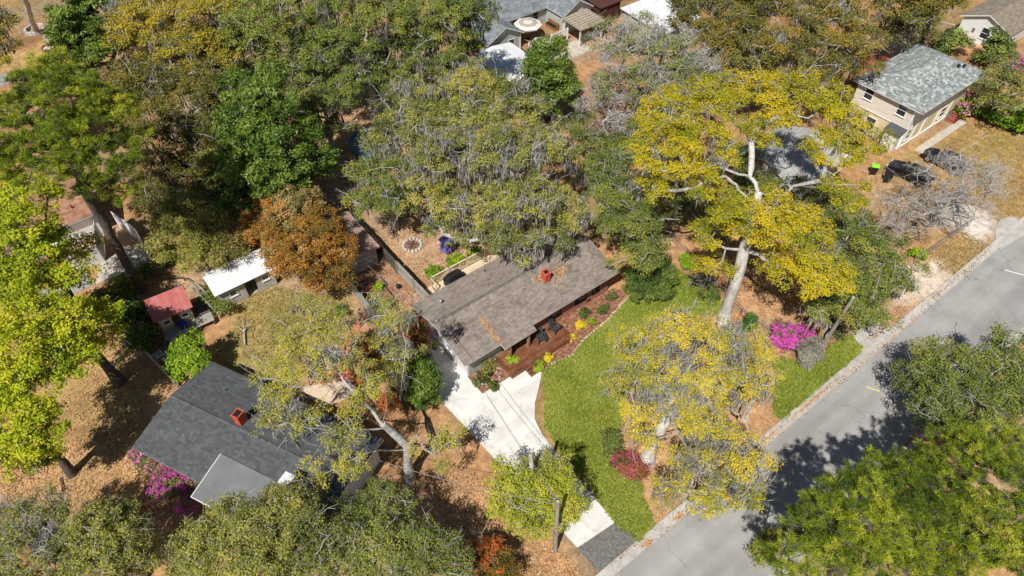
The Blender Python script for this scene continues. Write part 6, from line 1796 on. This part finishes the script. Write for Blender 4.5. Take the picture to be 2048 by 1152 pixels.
def wire_fence(label, pts, h, name="wire_fence", step=.22, pitch=2.4, mesh=True):
    t = thing(name, label, "fence", (*pts[0], 0))
    g = MB()
    for a, b in zip(pts[:-1], pts[1:]):
        a, b = np.array(a, float), np.array(b, float); L = np.linalg.norm(b - a); n = max(1, int(L / pitch))
        for i in range(n + 1):
            p = a + (b - a) * i / n
            MB().tube([(*p, 0), (*p, h + .06)], .03, 6).part("post", steel, t)
        MB().tube([(*a, h), (*b, h)], .025, 6).part("top_rail", steel, t)
        if mesh:
            m = int(L / step)
            for i in range(m):
                p, q = a + (b - a) * i / m, a + (b - a) * (i + 1) / m
                g.bar((*p, .05), (*q, h - .03), .007); g.bar((*q, .05), (*p, h - .03), .007)
            for k in range(4):
                g.bar((*a, .1 + k * (h - .15) / 3), (*b, .1 + k * (h - .15) / 3), .007)
    if mesh:
        o = g.part("wire_mesh", steel, t); o["kind"] = "stuff"
    return t

picket_fence("dark weathered picket fence dividing the swept back yard", (17.55, 49.2), (17.55, 39.9), 1.7, wood_dark, flip=-1, seed=1)
picket_fence("silver grey picket fence section running up to the pale back steps", (17.6, 39.75), (17.7, 34.3), 1.7, wood_grey, flip=-1, seed=2)
picket_fence("silver grey board fence between the neighbouring yard and raised beds", (13.1, 41.2), (13.15, 35.0), 1.75, wood_grey, seed=3)
picket_fence("brown board fence at the far front corner of the ranch house", (31.3, 27.1), (33.7, 27.1), 1.6, wood_brown, seed=4)
picket_fence("brown board gate fence by the white gable wall", (14.2, 33.9), (16.0, 33.9), 1.7, wood_brown, seed=5)
picket_fence("tan board fence between the lime tree and the shaded yard", (-4.4, 49.6), (-2.5, 39.6), 1.3, wood_grey, seed=6)
picket_fence("old grey fence in shade behind the spreading live oak", at(1108, 318), at(1195, 400), 1.7, wood_grey, seed=7)
picket_fence("grey fence beside the white carport under the top oak", at(935, 100), at(985, 130), 1.7, wood_dark, seed=8)
wire_fence("low galvanised wire fence along the right verge", [(55.7, 12.1), (64.4, 11.7)], 1.0)
wire_fence("rail and wire fence between the lawn and the yellow oak trunk", [tuple(at(1338, 478)), tuple(at(1480, 632)), tuple(at(1560, 690))], 1.05)
wire_fence("wire fence beside the wheelie bins and the long drive", [(64.9, 21.2), (63.7, 15.9)], 1.1)
wire_fence("wire pen behind the hipped roof", [tuple(at(1845, 82)), tuple(at(1862, 62)), tuple(at(1900, 72)), tuple(at(1885, 95)), tuple(at(1845, 82))], 1.5)

# ------------------------------------------------------------------ poles and wires
def pole(label, x, y, h, lean=(0, 0), arm=False):
    t = thing("utility_pole", label, "utility pole", (x, y, 0))
    MB().tube([(x, y, -.1), (x + lean[0] * .5, y + lean[1] * .5, h * .5), (x + lean[0], y + lean[1], h)], [.16, .14, .115], 10).part("shaft", pole_wood, t)
    if arm:
        tx, ty = x + lean[0], y + lean[1]
        MB().bar((tx - .7, ty + .9, h - .45), (tx + .7, ty - .9, h - .45), .1, .12).part("crossarm", pole_wood, t)
        for s in (-.8, 0, .8):
            MB().lathe((tx - .7 * s, ty + .9 * s, h - .38), [(.03, 0), (.05, .05), (.05, .12), (.02, .16)], 8).part("insulator", wh_trim, t)
    else:
        MB().bar((x + lean[0] - .25, y + lean[1], h - .18), (x + lean[0] + .25, y + lean[1], h - .18), .07).part("crossarm", pole_wood, t)
        MB().lathe((x + lean[0], y + lean[1], h), [(.04, 0), (.055, .06), (.02, .14)], 8).part("insulator", wh_trim, t)
    return t
pole("grey wooden utility pole in front of the street oak", 41.23, 11.5, 6.2, (-.1, -.25))
pole("utility pole at the foot of the driveway rising through the lopped tree", 12.75, 11.95, 7.4, (-.15, .1))
def wire(label, a, b, sag, r=.012):
    P = [Vector(a).lerp(Vector(b), i / 16) - Vector((0, 0, sag * 4 * (i / 16) * (1 - i / 16))) for i in range(17)]
    m = MB().tube(P, r, 5)
    return single("overhead_wire", label, "wire", m, wire_m, "overhead service wires")
wire("service wire running from the driveway pole to the charcoal house gable", (12.6, 12.05, 7.0), (5.8, 23.2, 3.9), .5, .018)
wire("service wire running from the driveway pole to the ranch house garage corner", (12.7, 12.1, 7.0), (16.0, 26.9, 2.6), .5, .014)
wire("service wire reaching along the wall from the pole to the ranch house ridge", (12.8, 12.1, 7.0), (15.9, 29.8, 4.3), .5, .014)
wire("pair of slack wires across the back yard to the pink roofed shed", (15.9, 33.5, 2.6), (14.9, 42.0, 2.3), .2, .014)
wire("wire stretched between the charcoal house and the neighbouring yard", (3.0, 33.5, 2.9), (-3, 41.5, 2.9), .3, .014)
wire("street wire passing over the roadside pines", (70, -3, 8.2), (28, -4.5, 8.6), .4, .016)

# ------------------------------------------------------------------ front garden
mb1 = [(16.15, 24.85), (18.72, 24.82), (18.72, 26.7), (16.3, 26.7), (16.15, 26.7)]
MB().prism(ragged(mb1, .4, .03), -.1, .02).struct("mulch_bed", mulch)
MB().prism(ragged(poly_at([(1084, 735), (1072, 722), (1140, 672), (1115, 640), (1225, 577), (1258, 582), (1212, 640), (1165, 680), (1140, 712), (1100, 728)]), .4, .05), -.1, .022).struct("mulch_bed", mulch)
MB().prism(ragged(poly_at([(655, 740), (715, 640), (745, 700), (700, 770), (660, 790)]), .5, .15), -.1, .0).struct("brick_chip_bed", redsoil)
ed = MB()
edg = sgroup("bed_edging")
pts = [at(*q) for q in ((1084, 742), (1100, 729), (1142, 712), (1167, 680), (1214, 641), (1260, 590))]
r5 = np.random.default_rng(6)
for a, b in zip(pts[:-1], pts[1:]):
    L = np.linalg.norm(b - a); n = int(L / .28)
    for i in range(n):
        p = a + (b - a) * (i + .5) / n + r5.normal(0, .03, 2)
        s = r5.uniform(.08, .13)
        MB().lathe((p[0], p[1], 0), [(s, 0), (s * 1.05, .05), (s * .7, .1)], 6, float(r5.random())).part("edging_stone", pink_conc, edg)
for q in ((18.72, 24.75, 16.12, 24.78), (16.12, 24.8, 16.12, 26.7)):
    MB().bar((q[0], q[1], .04), (q[2], q[3], .04), .09, .12).part("edging_board", wood_brown, edg)
# pale stones in the mulch square
sp_ = []
for i in range(26):
    x, y = 16.4 + 2.2 * random.random(), 24.95 + 1.6 * random.random()
    s = .05 + .05 * random.random()
    sp_.append(MB().lathe((x, y, .02), [(s, 0), (s * 1.1, .03), (s * .6, .07)], 6, random.random()))
for m in sp_:
    m.part("bed_stone", stone_w, edg)

def adirondack(label, x, y, deg, z):
    F = Frame(x, y, deg, z)
    t = thing("adirondack_chair", label, "chair", (x, y, z), "slatted chairs on the red deck")
    for i in range(5):
        u = -.24 + i * .105
        top = 1.02 + .06 * (1 - abs(i - 2) / 2)
        MB(F).hexa([(u, .18, .26), (u + .095, .18, .26), (u + .095, .21, .25), (u, .21, .25), (u - .01, .52, top), (u + .105, .52, top), (u + .105, .55, top - .01), (u - .01, .55, top - .01)]).part("back_slat", slate_chair, t)
    for i in range(5):
        v = -.32 + i * .11; zz = .40 - i * .03
        MB(F).box(-.27, .29, v, v + .1, zz - .02, zz).part("seat_slat", slate_chair, t)
    for s in (-1, 1):
        u = .01 + s * .33
        MB(F).box(u - .07, u + .07, -.38, .34, .58, .61).part("arm", slate_chair, t)
        MB(F).box(u - .03, u + .03, -.36, -.27, 0, .58).part("leg", slate_chair, t)
        MB(F).hexa([(u - .02, .42, 0), (u + .02, .42, 0), (u + .02, .52, 0), (u - .02, .52, 0), (u - .02, .22, .58), (u + .02, .22, .58), (u + .02, .32, .58), (u - .02, .32, .58)]).part("leg", slate_chair, t)
        MB(F).bar(F(u * .85, -.3, .36) if False else (u * .85, -.3, .36), (u * .85, .3, .22), .035, .1).part("side_rail", slate_chair, t)
    return t
adirondack("slatted dark chair angled towards the deck steps", 22.75, 25.75, -18, .485)
adirondack("slatted dark chair at the lawn end of the deck", 24.3, 25.85, 12, .485)
pot = thing("plant_pot", "black plant pot lying in the mulch square", "pot", (17.55, 25.75, .02))
MB().lathe((17.55, 25.75, .02), [(.14, 0), (.2, .3), (.22, .3), (.22, .34)], 14).part("pot", black_m, pot)
MB().lathe((17.55, 25.75, .3), [(.18, 0), (.17, .02)], 12).part("soil", mulch, pot)

# ------------------------------------------------------------------ back yard things
gr = thing("covered_grill", "barbecue under a black cloth cover on the pale back deck", "barbecue", (20.75, 35.35, .5))
FG = Frame(20.75, 35.35, 0, .5)
MB(FG).add([(-0.86, -0.44, 0.00), (0.86, -0.44, 0.00), (0.86, 0.44, 0.00), (-0.86, 0.44, 0.00), (-0.90, -0.44, 0.81), (0.90, -0.44, 0.81), (0.90, 0.44, 0.81), (-0.90, 0.44, 0.81),
            (-0.48, -0.36, 1.27), (0.48, -0.36, 1.27), (0.48, 0.26, 1.30), (-0.48, 0.26, 1.30), (-0.71, -0.07, 1.04), (0.71, -0.07, 1.04)],
           [(0, 3, 2, 1), (0, 1, 5, 4), (1, 2, 6, 5), (2, 3, 7, 6), (3, 0, 4, 7), (4, 5, 9, 8), (5, 13, 9), (5, 6, 13), (6, 10, 13), (13, 10, 9), (6, 7, 11, 10), (7, 4, 12), (7, 12, 11), (12, 4, 8), (12, 8, 11), (8, 9, 10, 11)]).part("cover", black_cloth, gr)
MB(FG).tube([(-.3, -.42, .84), (.3, -.42, .84)], .02, 6).part("handle_ridge", black_cloth, gr)
ut = thing("umbrella_stand", "slim post standing by the pale balustrade in the back yard", "post", (22.4, 38.3, 0))
MB().lathe((22.4, 38.3, 0), [(.2, 0), (.2, .06), (.04, .1), (.03, 1.9), (.02, 1.95)], 10).part("post", wood_mid, ut)
sg = thing("covered_chair", "violet-blue covered swing seat on the swept back yard", "chair", (23.0, 39.9, 0))
FS = Frame(22.7, 39.3, 15, 0)
MB(FS).hexa([(-.55, -.35, .35), (.55, -.35, .35), (.55, .35, .35), (-.55, .35, .35), (-.5, -.3, .62), (.5, -.3, .62), (.5, .3, .62), (-.5, .3, .62)]).part("seat", violet, sg)
MB(FS).hexa([(-.55, .3, .35), (.55, .3, .35), (.55, .45, .35), (-.55, .45, .35), (-.52, .45, 1.1), (.52, .45, 1.1), (.52, .55, 1.1), (-.52, .55, 1.1)]).part("backrest", violet, sg)
MB(FS).hexa([(-.7, -.5, 1.62), (.7, -.5, 1.62), (.7, .55, 1.8), (-.7, .55, 1.8), (-.66, -.46, 1.72), (.66, -.46, 1.72), (.66, .5, 1.9), (-.66, .5, 1.9)]).part("canopy", violet, sg)
for u in (-.62, .62):
    MB(FS).tube([(u, -.45, 0), (u, 0, 1.66), (u, .5, 0)], .025, 6).part("frame", steel, sg)
fp = thing("fire_pit", "ring of pale stones round a charred fire pit in the back yard", "fire pit", (20.5, 42.1, 0))
for i in range(15):
    a = 2 * math.pi * i / 15; s = .13 + .04 * random.random()
    x, y = 20.5 + .85 * math.cos(a), 42.1 + .85 * math.sin(a)
    MB().lathe((x, y, -.02), [(s, 0), (s * 1.1, .12), (s * .75, .24)], 7, random.random()).part("stone", stone_w, fp)
MB().lathe((20.5, 42.1, -.02), [(.7, 0), (.68, .05)], 16).part("ash_bed", mulch, fp)
for i in range(4):
    a = i * .8
    MB().tube([(20.5 - .45 * math.cos(a), 42.1 - .45 * math.sin(a), .08 + .05 * i), (20.5 + .45 * math.cos(a), 42.1 + .45 * math.sin(a), .08 + .05 * i)], .05, 6).part("log", bark_dark, fp)
yl = thing("yard_lantern", "white and red garden bench beyond the fire pit", "bench", (23.6, 42.8, 0))
yl["label"] = "pale stone and red garden bench beyond the fire pit under the oak"
yl.name = "garden_bench"; ROOT_LOC[yl.name] = (23.6, 42.8, 0)
FB = Frame(23.6, 42.8, 20)
MB(FB).box(-.7, .7, -.2, .2, .4, .47).part("seat", stone_w, yl)
for u in (-.5, .5):
    MB(FB).box(u - .1, u + .1, -.17, .17, 0, .4).part("leg", stone_w, yl)
MB(FB).box(-.7, .7, .16, .22, .5, .95).part("backrest", rust_tin, yl)

def raised_bed(label, x0, x1, y0, y1, extras):
    t = thing("raised_bed", label, "garden bed", ((x0 + x1) / 2, (y0 + y1) / 2, 0), "timber raised beds in the fenced yard")
    h = .3
    MB().box(x0, x1, y0, y0 + .05, 0, h).part("side_board", wood_grey, t); MB().box(x0, x1, y1 - .05, y1, 0, h).part("side_board", wood_grey, t)
    MB().box(x0, x0 + .05, y0 + .05, y1 - .05, 0, h).part("side_board", wood_grey, t); MB().box(x1 - .05, x1, y0 + .05, y1 - .05, 0, h).part("side_board", wood_dark, t)
    MB().box(x0 + .05, x1 - .05, y0 + .05, y1 - .05, 0, .2).part("soil", mulch, t)
    return t
raised_bed("raised bed with green sprouts nearest the pale garage shed", 14.0, 16.0, 39.2, 40.4, 0)
raised_bed("raised bed with the blue crate in the middle of three", 13.9, 15.7, 37.5, 38.8, 0)
raised_bed("raised bed partly under the slim mossy oak", 13.9, 15.3, 35.6, 36.9, 0)
tree("bed_sprouts", "green vegetable sprouts in the raised bed by the garage shed", "plant", BRIT, (15.1, 39.8), [(757, 577, 7, .4)], seed=140)
bc = thing("blue_crate", "bright blue and white crate on the middle raised bed", "crate", (14.4, 38.1, .2))
FC = Frame(14.4, 38.1, 25, .21)
MB(FC).box(-.45, .45, -.22, .22, 0, .04).part("base", teal_tarp, bc)
for (a, b, c, d) in ((-.45, .45, -.22, -.18), (-.45, .45, .18, .22), (-.45, -.41, -.18, .18), (.41, .45, -.18, .18)):
    MB(FC).box(a, b, c, d, .04, .28).part("side", teal_tarp, bc)
MB(FC).box(-.42, .42, -.05, .05, .29, .32).part("handle_bar", wh_trim, bc)
oc = thing("orange_planter", "orange clay planter box on the soil of the first raised bed", "planter", (14.4, 39.6, .2))
FO = Frame(14.45, 39.55, 20, .2)
MB(FO).hexa([(-.3, -.12, 0), (.3, -.12, 0), (.3, .12, 0), (-.3, .12, 0), (-.36, -.16, .24), (.36, -.16, .24), (.36, .16, .24), (-.36, .16, .24)]).part("trough", brick_red, oc)
MB(FO).box(-.32, .32, -.12, .12, .24, .25).part("soil", mulch, oc)
kb = thing("kettle_pot", "small round black pot on the bare soil of the fenced yard", "pot", (16.6, 38.7, 0))
MB().lathe((16.7, 38.3, 0), [(.1, 0), (.2, .1), (.22, .2), (.16, .32), (.19, .34)], 14).part("pot", black_m, kb)
MB().lathe((16.7, 38.3, .35), [(.18, 0), (.12, .05), (.03, .08)], 12).part("lid", black_m, kb)
hs = thing("garden_hose", "pale hose curving over the soil by the ranch house corner", "hose", (16.5, 36, 0))
MB().tube([tuple(at(795, 645)) + (.05,), tuple(at(812, 628)) + (.05,), tuple(at(835, 605)) + (.05,), tuple(at(828, 592)) + (.05,), tuple(at(845, 582)) + (.05,)], .03, 6).part("hose", wh_trim, hs)
MB().lathe((*at(795, 645), .02), [(.03, 0), (.03, .07)], 6).part("nozzle", steel, hs)
pl = thing("paddling_pool", "curved blue vinyl pool wall under the back live oak", "pool", (25.2, 59.5, 0))
pc_ = at(740, 292)
for i in range(16):
    a0, a1 = 2 * math.pi * i / 16, 2 * math.pi * (i + 1) / 16
    q = [(pc_[0] + r * math.cos(a), pc_[1] + r * math.sin(a)) for r, a in ((2.2, a0), (2.2, a1), (2.12, a1), (2.12, a0))]
    MB().prism(q, 0, .85).part("wall_panel", teal_tarp, pl)
MB().lathe((pc_[0], pc_[1], .02), [(2.12, 0), (2.12, .62)], 24).part("water", glass_b, pl)
of = thing("orange_float", "small orange cone by the tall magnolia", "cone", (*at(622, 225), 0))
cx_, cy_ = at(622, 225)
MB().box(cx_ - .3, cx_ + .3, cy_ - .3, cy_ + .3, 0, .06).part("base", plain("orange_plastic", (.75, .18, .04), .5), of)
MB().lathe((cx_, cy_, .06), [(.24, 0), (.06, .9), (.05, .9)], 12).part("cone", MATS["orange_plastic"], of)
pb_ = at(432 / 1, 950)
wt = thing("white_tub", "upturned white plastic tub in the shade by the platform", "tub", (*at(345, 678), 0))
wx, wy = at(345, 678)
MB().lathe((wx, wy, 0), [(.36, 0), (.36, .05), (.3, .4), (.28, .42)], 14).part("tub", wh_wall, wt)
MB().lathe((wx, wy, .42), [(.2, 0), (.2, .015)], 14).part("base_ring", wh_wall, wt)
wp = thing("white_pallet", "pale slatted pallet in shade beside the tan board fence", "pallet", (*at(316, 712), 0))
FW = Frame(*at(316, 712), 12)
for i in range(5):
    MB(FW).box(-.45 + i * .19, -.45 + i * .19 + .13, -.4, .4, .1, .13).part("slat", wh_wall, wp)
for v in (-.35, 0, .35):
    MB(FW).box(-.45, .46, v - .04, v + .04, 0, .1).part("bearer", wood_grey, wp)
rk = thing("fallen_branch", "bare fallen branch on the raked leaves", "branch", (*at(120, 985), 0))
q = [at3(121, 955, .1), at3(125, 978, .12), at3(121, 1000, .1), at3(118, 1018, .08)]
MB().tube([tuple(p) for p in q], [.05, .045, .035, .02], 6).part("stem", bark_dark, rk)
for (p, e) in ((1, (132, 972)), (1, (138, 980)), (2, (112, 985))):
    MB().tube([tuple(q[p]), tuple(at3(*e, .15))], [.03, .01], 5).part("twig", bark_dark, rk)
for (lab, x, y) in (("bare fallen branch on the yard grass beside the charcoal roof shadow", 490, 690),):
    bq = thing("fallen_branch", lab, "branch", (*at(x, y), 0))
    o = at3(x, y, .1)
    MB().tube([tuple(o), tuple(o + [.6, 1.6, .1]), tuple(o + [.9, 2.6, .25])], [.09, .06, .02], 6).part("stem", bark_oak, bq)
    for e in ((.2, 2.2, .3), (1.5, 1.9, .3), (1.4, 2.5, .2)):
        MB().tube([tuple(o + np.array([.5, 1.3, .1])), tuple(o + np.array(e))], [.04, .012], 5).part("twig", bark_oak, bq)

# whitewashed ring and small things at the top corner
rg = thing("stone_ring", "whitewashed stone ring round the bare trunk at the top corner", "planter", (*at(72, 62), 0))
cx_, cy_ = at(72, 62)
for i in range(18):
    a0, a1 = 2 * math.pi * i / 18 + .02, 2 * math.pi * (i + 1) / 18 - .02
    q = [(cx_ + r * math.cos(a), cy_ + r * math.sin(a)) for r, a in ((1.35, a0), (1.35, a1), (1.08, a1), (1.08, a0))]
    MB().prism(q, -.02, .42 + .03 * (i % 2), random.random()).part("ring_block", stone_w, rg)
rp = thing("fire_bowl", "round pink brick fire ring on the leaf litter at the top corner", "fire pit", (*at(98, 96), 0))
cx_, cy_ = at(98, 97)
for i in range(14):
    a0, a1 = 2 * math.pi * i / 14 + .03, 2 * math.pi * (i + 1) / 14 - .03
    q = [(cx_ + r * math.cos(a), cy_ + r * math.sin(a)) for r, a in ((.95, a0), (.95, a1), (.78, a1), (.78, a0))]
    MB().prism(q, -.02, .25, random.random()).part("brick", brick_m, rp)
MB().lathe((cx_, cy_, -.02), [(.76, 0), (.76, .08)], 14).part("ash_bed", pink_conc, rp)
wc = patio_chair("white garden chair next to the pink fire ring", *at(103, 86), 60, wh_wall)
wc.name = "garden_chair"; ROOT_LOC[wc.name] = ROOT_LOC["patio_chair"]

# ------------------------------------------------------------------ bins and cars
def bin_(label, x, y, deg, lid):
    F = Frame(x, y, deg)
    t = thing("wheelie_bin", label, "bin", (x, y, 0), "wheeled refuse bins")
    MB(F).hexa([(-.24, -.27, .08), (.24, -.27, .08), (.24, .27, .08), (-.24, .27, .08), (-.3, -.36, 1.0), (.3, -.36, 1.0), (.3, .36, 1.0), (-.3, .36, 1.0)]).part("body", black_m, t)
    MB(F).hexa([(-.32, -.4, 1.0), (.32, -.4, 1.0), (.32, .42, 1.0), (-.32, .42, 1.0), (-.28, -.34, 1.1), (.28, -.34, 1.1), (.28, .34, 1.12), (-.28, .34, 1.12)]).part("lid", lid, t)
    MB(F).tube([(-.25, .44, .98), (.25, .44, .98)], .025, 6).part("handle", black_m, t)
    for u in (-.28, .28):
        MB(F).tube([(u - .03, .26, .12), (u + .03, .26, .12)], .12, 10).part("wheel", tyre_m, t)
    return t
bin_("black wheelie bin with a lime lid beside the long drive", 64.3, 22.0, 35, lime_lid)
bin_("all black wheelie bin nearer the black cars", 64.3, 20.4, 35, black_m)
bin_("black wheelie bin with a lime lid against the white gable wall", 98.2, 31.9, 80, lime_lid)
bin_("all black wheelie bin by the white gable house", 97.4, 32.6, 80, black_m)

def car(label, x, y, deg, paint, name="parked_car"):
    F = Frame(x, y, deg)                      # +u is the front
    t = thing(name, label, "car", (x, y, 0))
    st = [(-2.28, .48, .62, .74), (-2.2, .36, .86, .84), (-1.7, .26, 1.0, .90), (-.9, .24, 1.02, .915), (.2, .24, 1.0, .915), (1.0, .25, .97, .90), (1.7, .28, .86, .86), (2.15, .34, .70, .78), (2.28, .46, .58, .66)]
    m = MB(F); rings = []
    for (u, z0, z1, w) in st:
        zm = z0 + (z1 - z0) * .55
        rings.append([(u, -w * .92, z0), (u, -w, zm), (u, -w * .9, z1), (u, -w * .5, z1 + .02), (u, w * .5, z1 + .02), (u, w * .9, z1), (u, w, zm), (u, w * .92, z0)])
    pts = [p for r in rings for p in r]; n = 8
    fc = [(i * n + k, i * n + (k + 1) % n, (i + 1) * n + (k + 1) % n, (i + 1) * n + k) for i in range(len(st) - 1) for k in range(n)]
    fc += [tuple(range(n - 1, -1, -1)), tuple(range((len(st) - 1) * n, len(st) * n))]
    m.add(pts, fc); m.part("body", paint, t, smooth=False)
    c = MB(F)
    c.add([(-1.95, -.72, .99), (.95, -.74, .97), (.95, .74, .97), (-1.95, .72, .99), (-1.35, -.56, 1.42), (.12, -.58, 1.43), (.12, .58, 1.43), (-1.35, .56, 1.42), (-.6, -.6, 1.47), (-.6, .6, 1.47)],
          [(0, 1, 5, 8, 4), (3, 7, 9, 6, 2), (1, 2, 6, 5), (0, 4, 7, 3), (4, 8, 9, 7), (8, 5, 6, 9), (0, 3, 2, 1)])
    cb_ = c.part("cabin", paint, t)
    def pane(pts, nm):
        MB(F).add(pts + [(p[0] * .995 - .003, p[1] * .98, p[2] - .012) for p in pts], [(0, 1, 2, 3), (7, 6, 5, 4), (0, 4, 5, 1), (1, 5, 6, 2), (2, 6, 7, 3), (3, 7, 4, 0)]).part(nm, glass, t)
    pane([(.93, -.66, 1.0), (.93, .66, 1.0), (.17, .53, 1.41), (.17, -.53, 1.41)], "windscreen")
    pane([(-1.93, .62, 1.02), (-1.93, -.62, 1.02), (-1.41, -.5, 1.40), (-1.41, .5, 1.40)], "rear_window")
    for s in (-1, 1):
        for (u0, u1, v0, v1) in ((-1.55, -.62, -1.3, -.62), (-.55, .72, -.55, .10)):
            q = [(u0, s * .735, 1.03), (u1, s * .745, 1.02), (v1, s * .60, 1.38), (v0, s * .595, 1.38)]
            if s > 0: q = q[::-1]
            MB(F).add(q + [(p[0], p[1] - s * .03, p[2]) for p in q], [(0, 1, 2, 3), (7, 6, 5, 4), (0, 4, 5, 1), (1, 5, 6, 2), (2, 6, 7, 3), (3, 7, 4, 0)]).part("side_window", glass, t)
        MB(F).box(.62, .8, s * .93 - .09, s * .93 + .09, .98, 1.1).part("mirror", paint, t)
        MB(F).box(2.13, 2.26, s * .56 - .17, s * .56 + .17, .60, .70).part("headlight", lamp_w, t)
        MB(F).box(-2.29, -2.2, s * .58 - .17, s * .58 + .17, .68, .82).part("tail_light", lamp_r, t)
        for u in (-1.38, 1.4):
            w = MB(F).tube([(u, s * .72, .33), (u, s * .925, .33)], .33, 18).part("wheel", tyre_m, t)
            MB(F).tube([(u, s * .92, .33), (u, s * .945, .33)], [.21, .17], 10).part("rim", rim_m, w)
        MB(F).box(-.2, .05, s * .92 - .015, s * .92 + .015, .84, .87).part("door_handle", rim_m, t)
    MB(F).box(-2.31, -2.27, -.26, .26, .55, .66).part("number_plate", wh_trim, t)
    MB(F).box(-2.3, -2.2, -.8, .8, .36, .5).part("bumper", black_m, t)
    MB(F).box(2.2, 2.32, -.7, .7, .34, .46).part("bumper", black_m, t)
    return t
car("glossy black car on the drive nearer the wheelie bins", 66.75, 19.4, 97, car_black)
car("dark blue-black car parked on the grass beside the concrete path", 71.6, 18.3, 94, car_blue)
car("white car mostly hidden under the yellow oak beside the two-storey house", 64.3, 26.6, 92, wh_wall)
dd = thing("doormat_stone", "x", "x"); COL.objects.unlink(dd); bpy.data.objects.remove(dd)
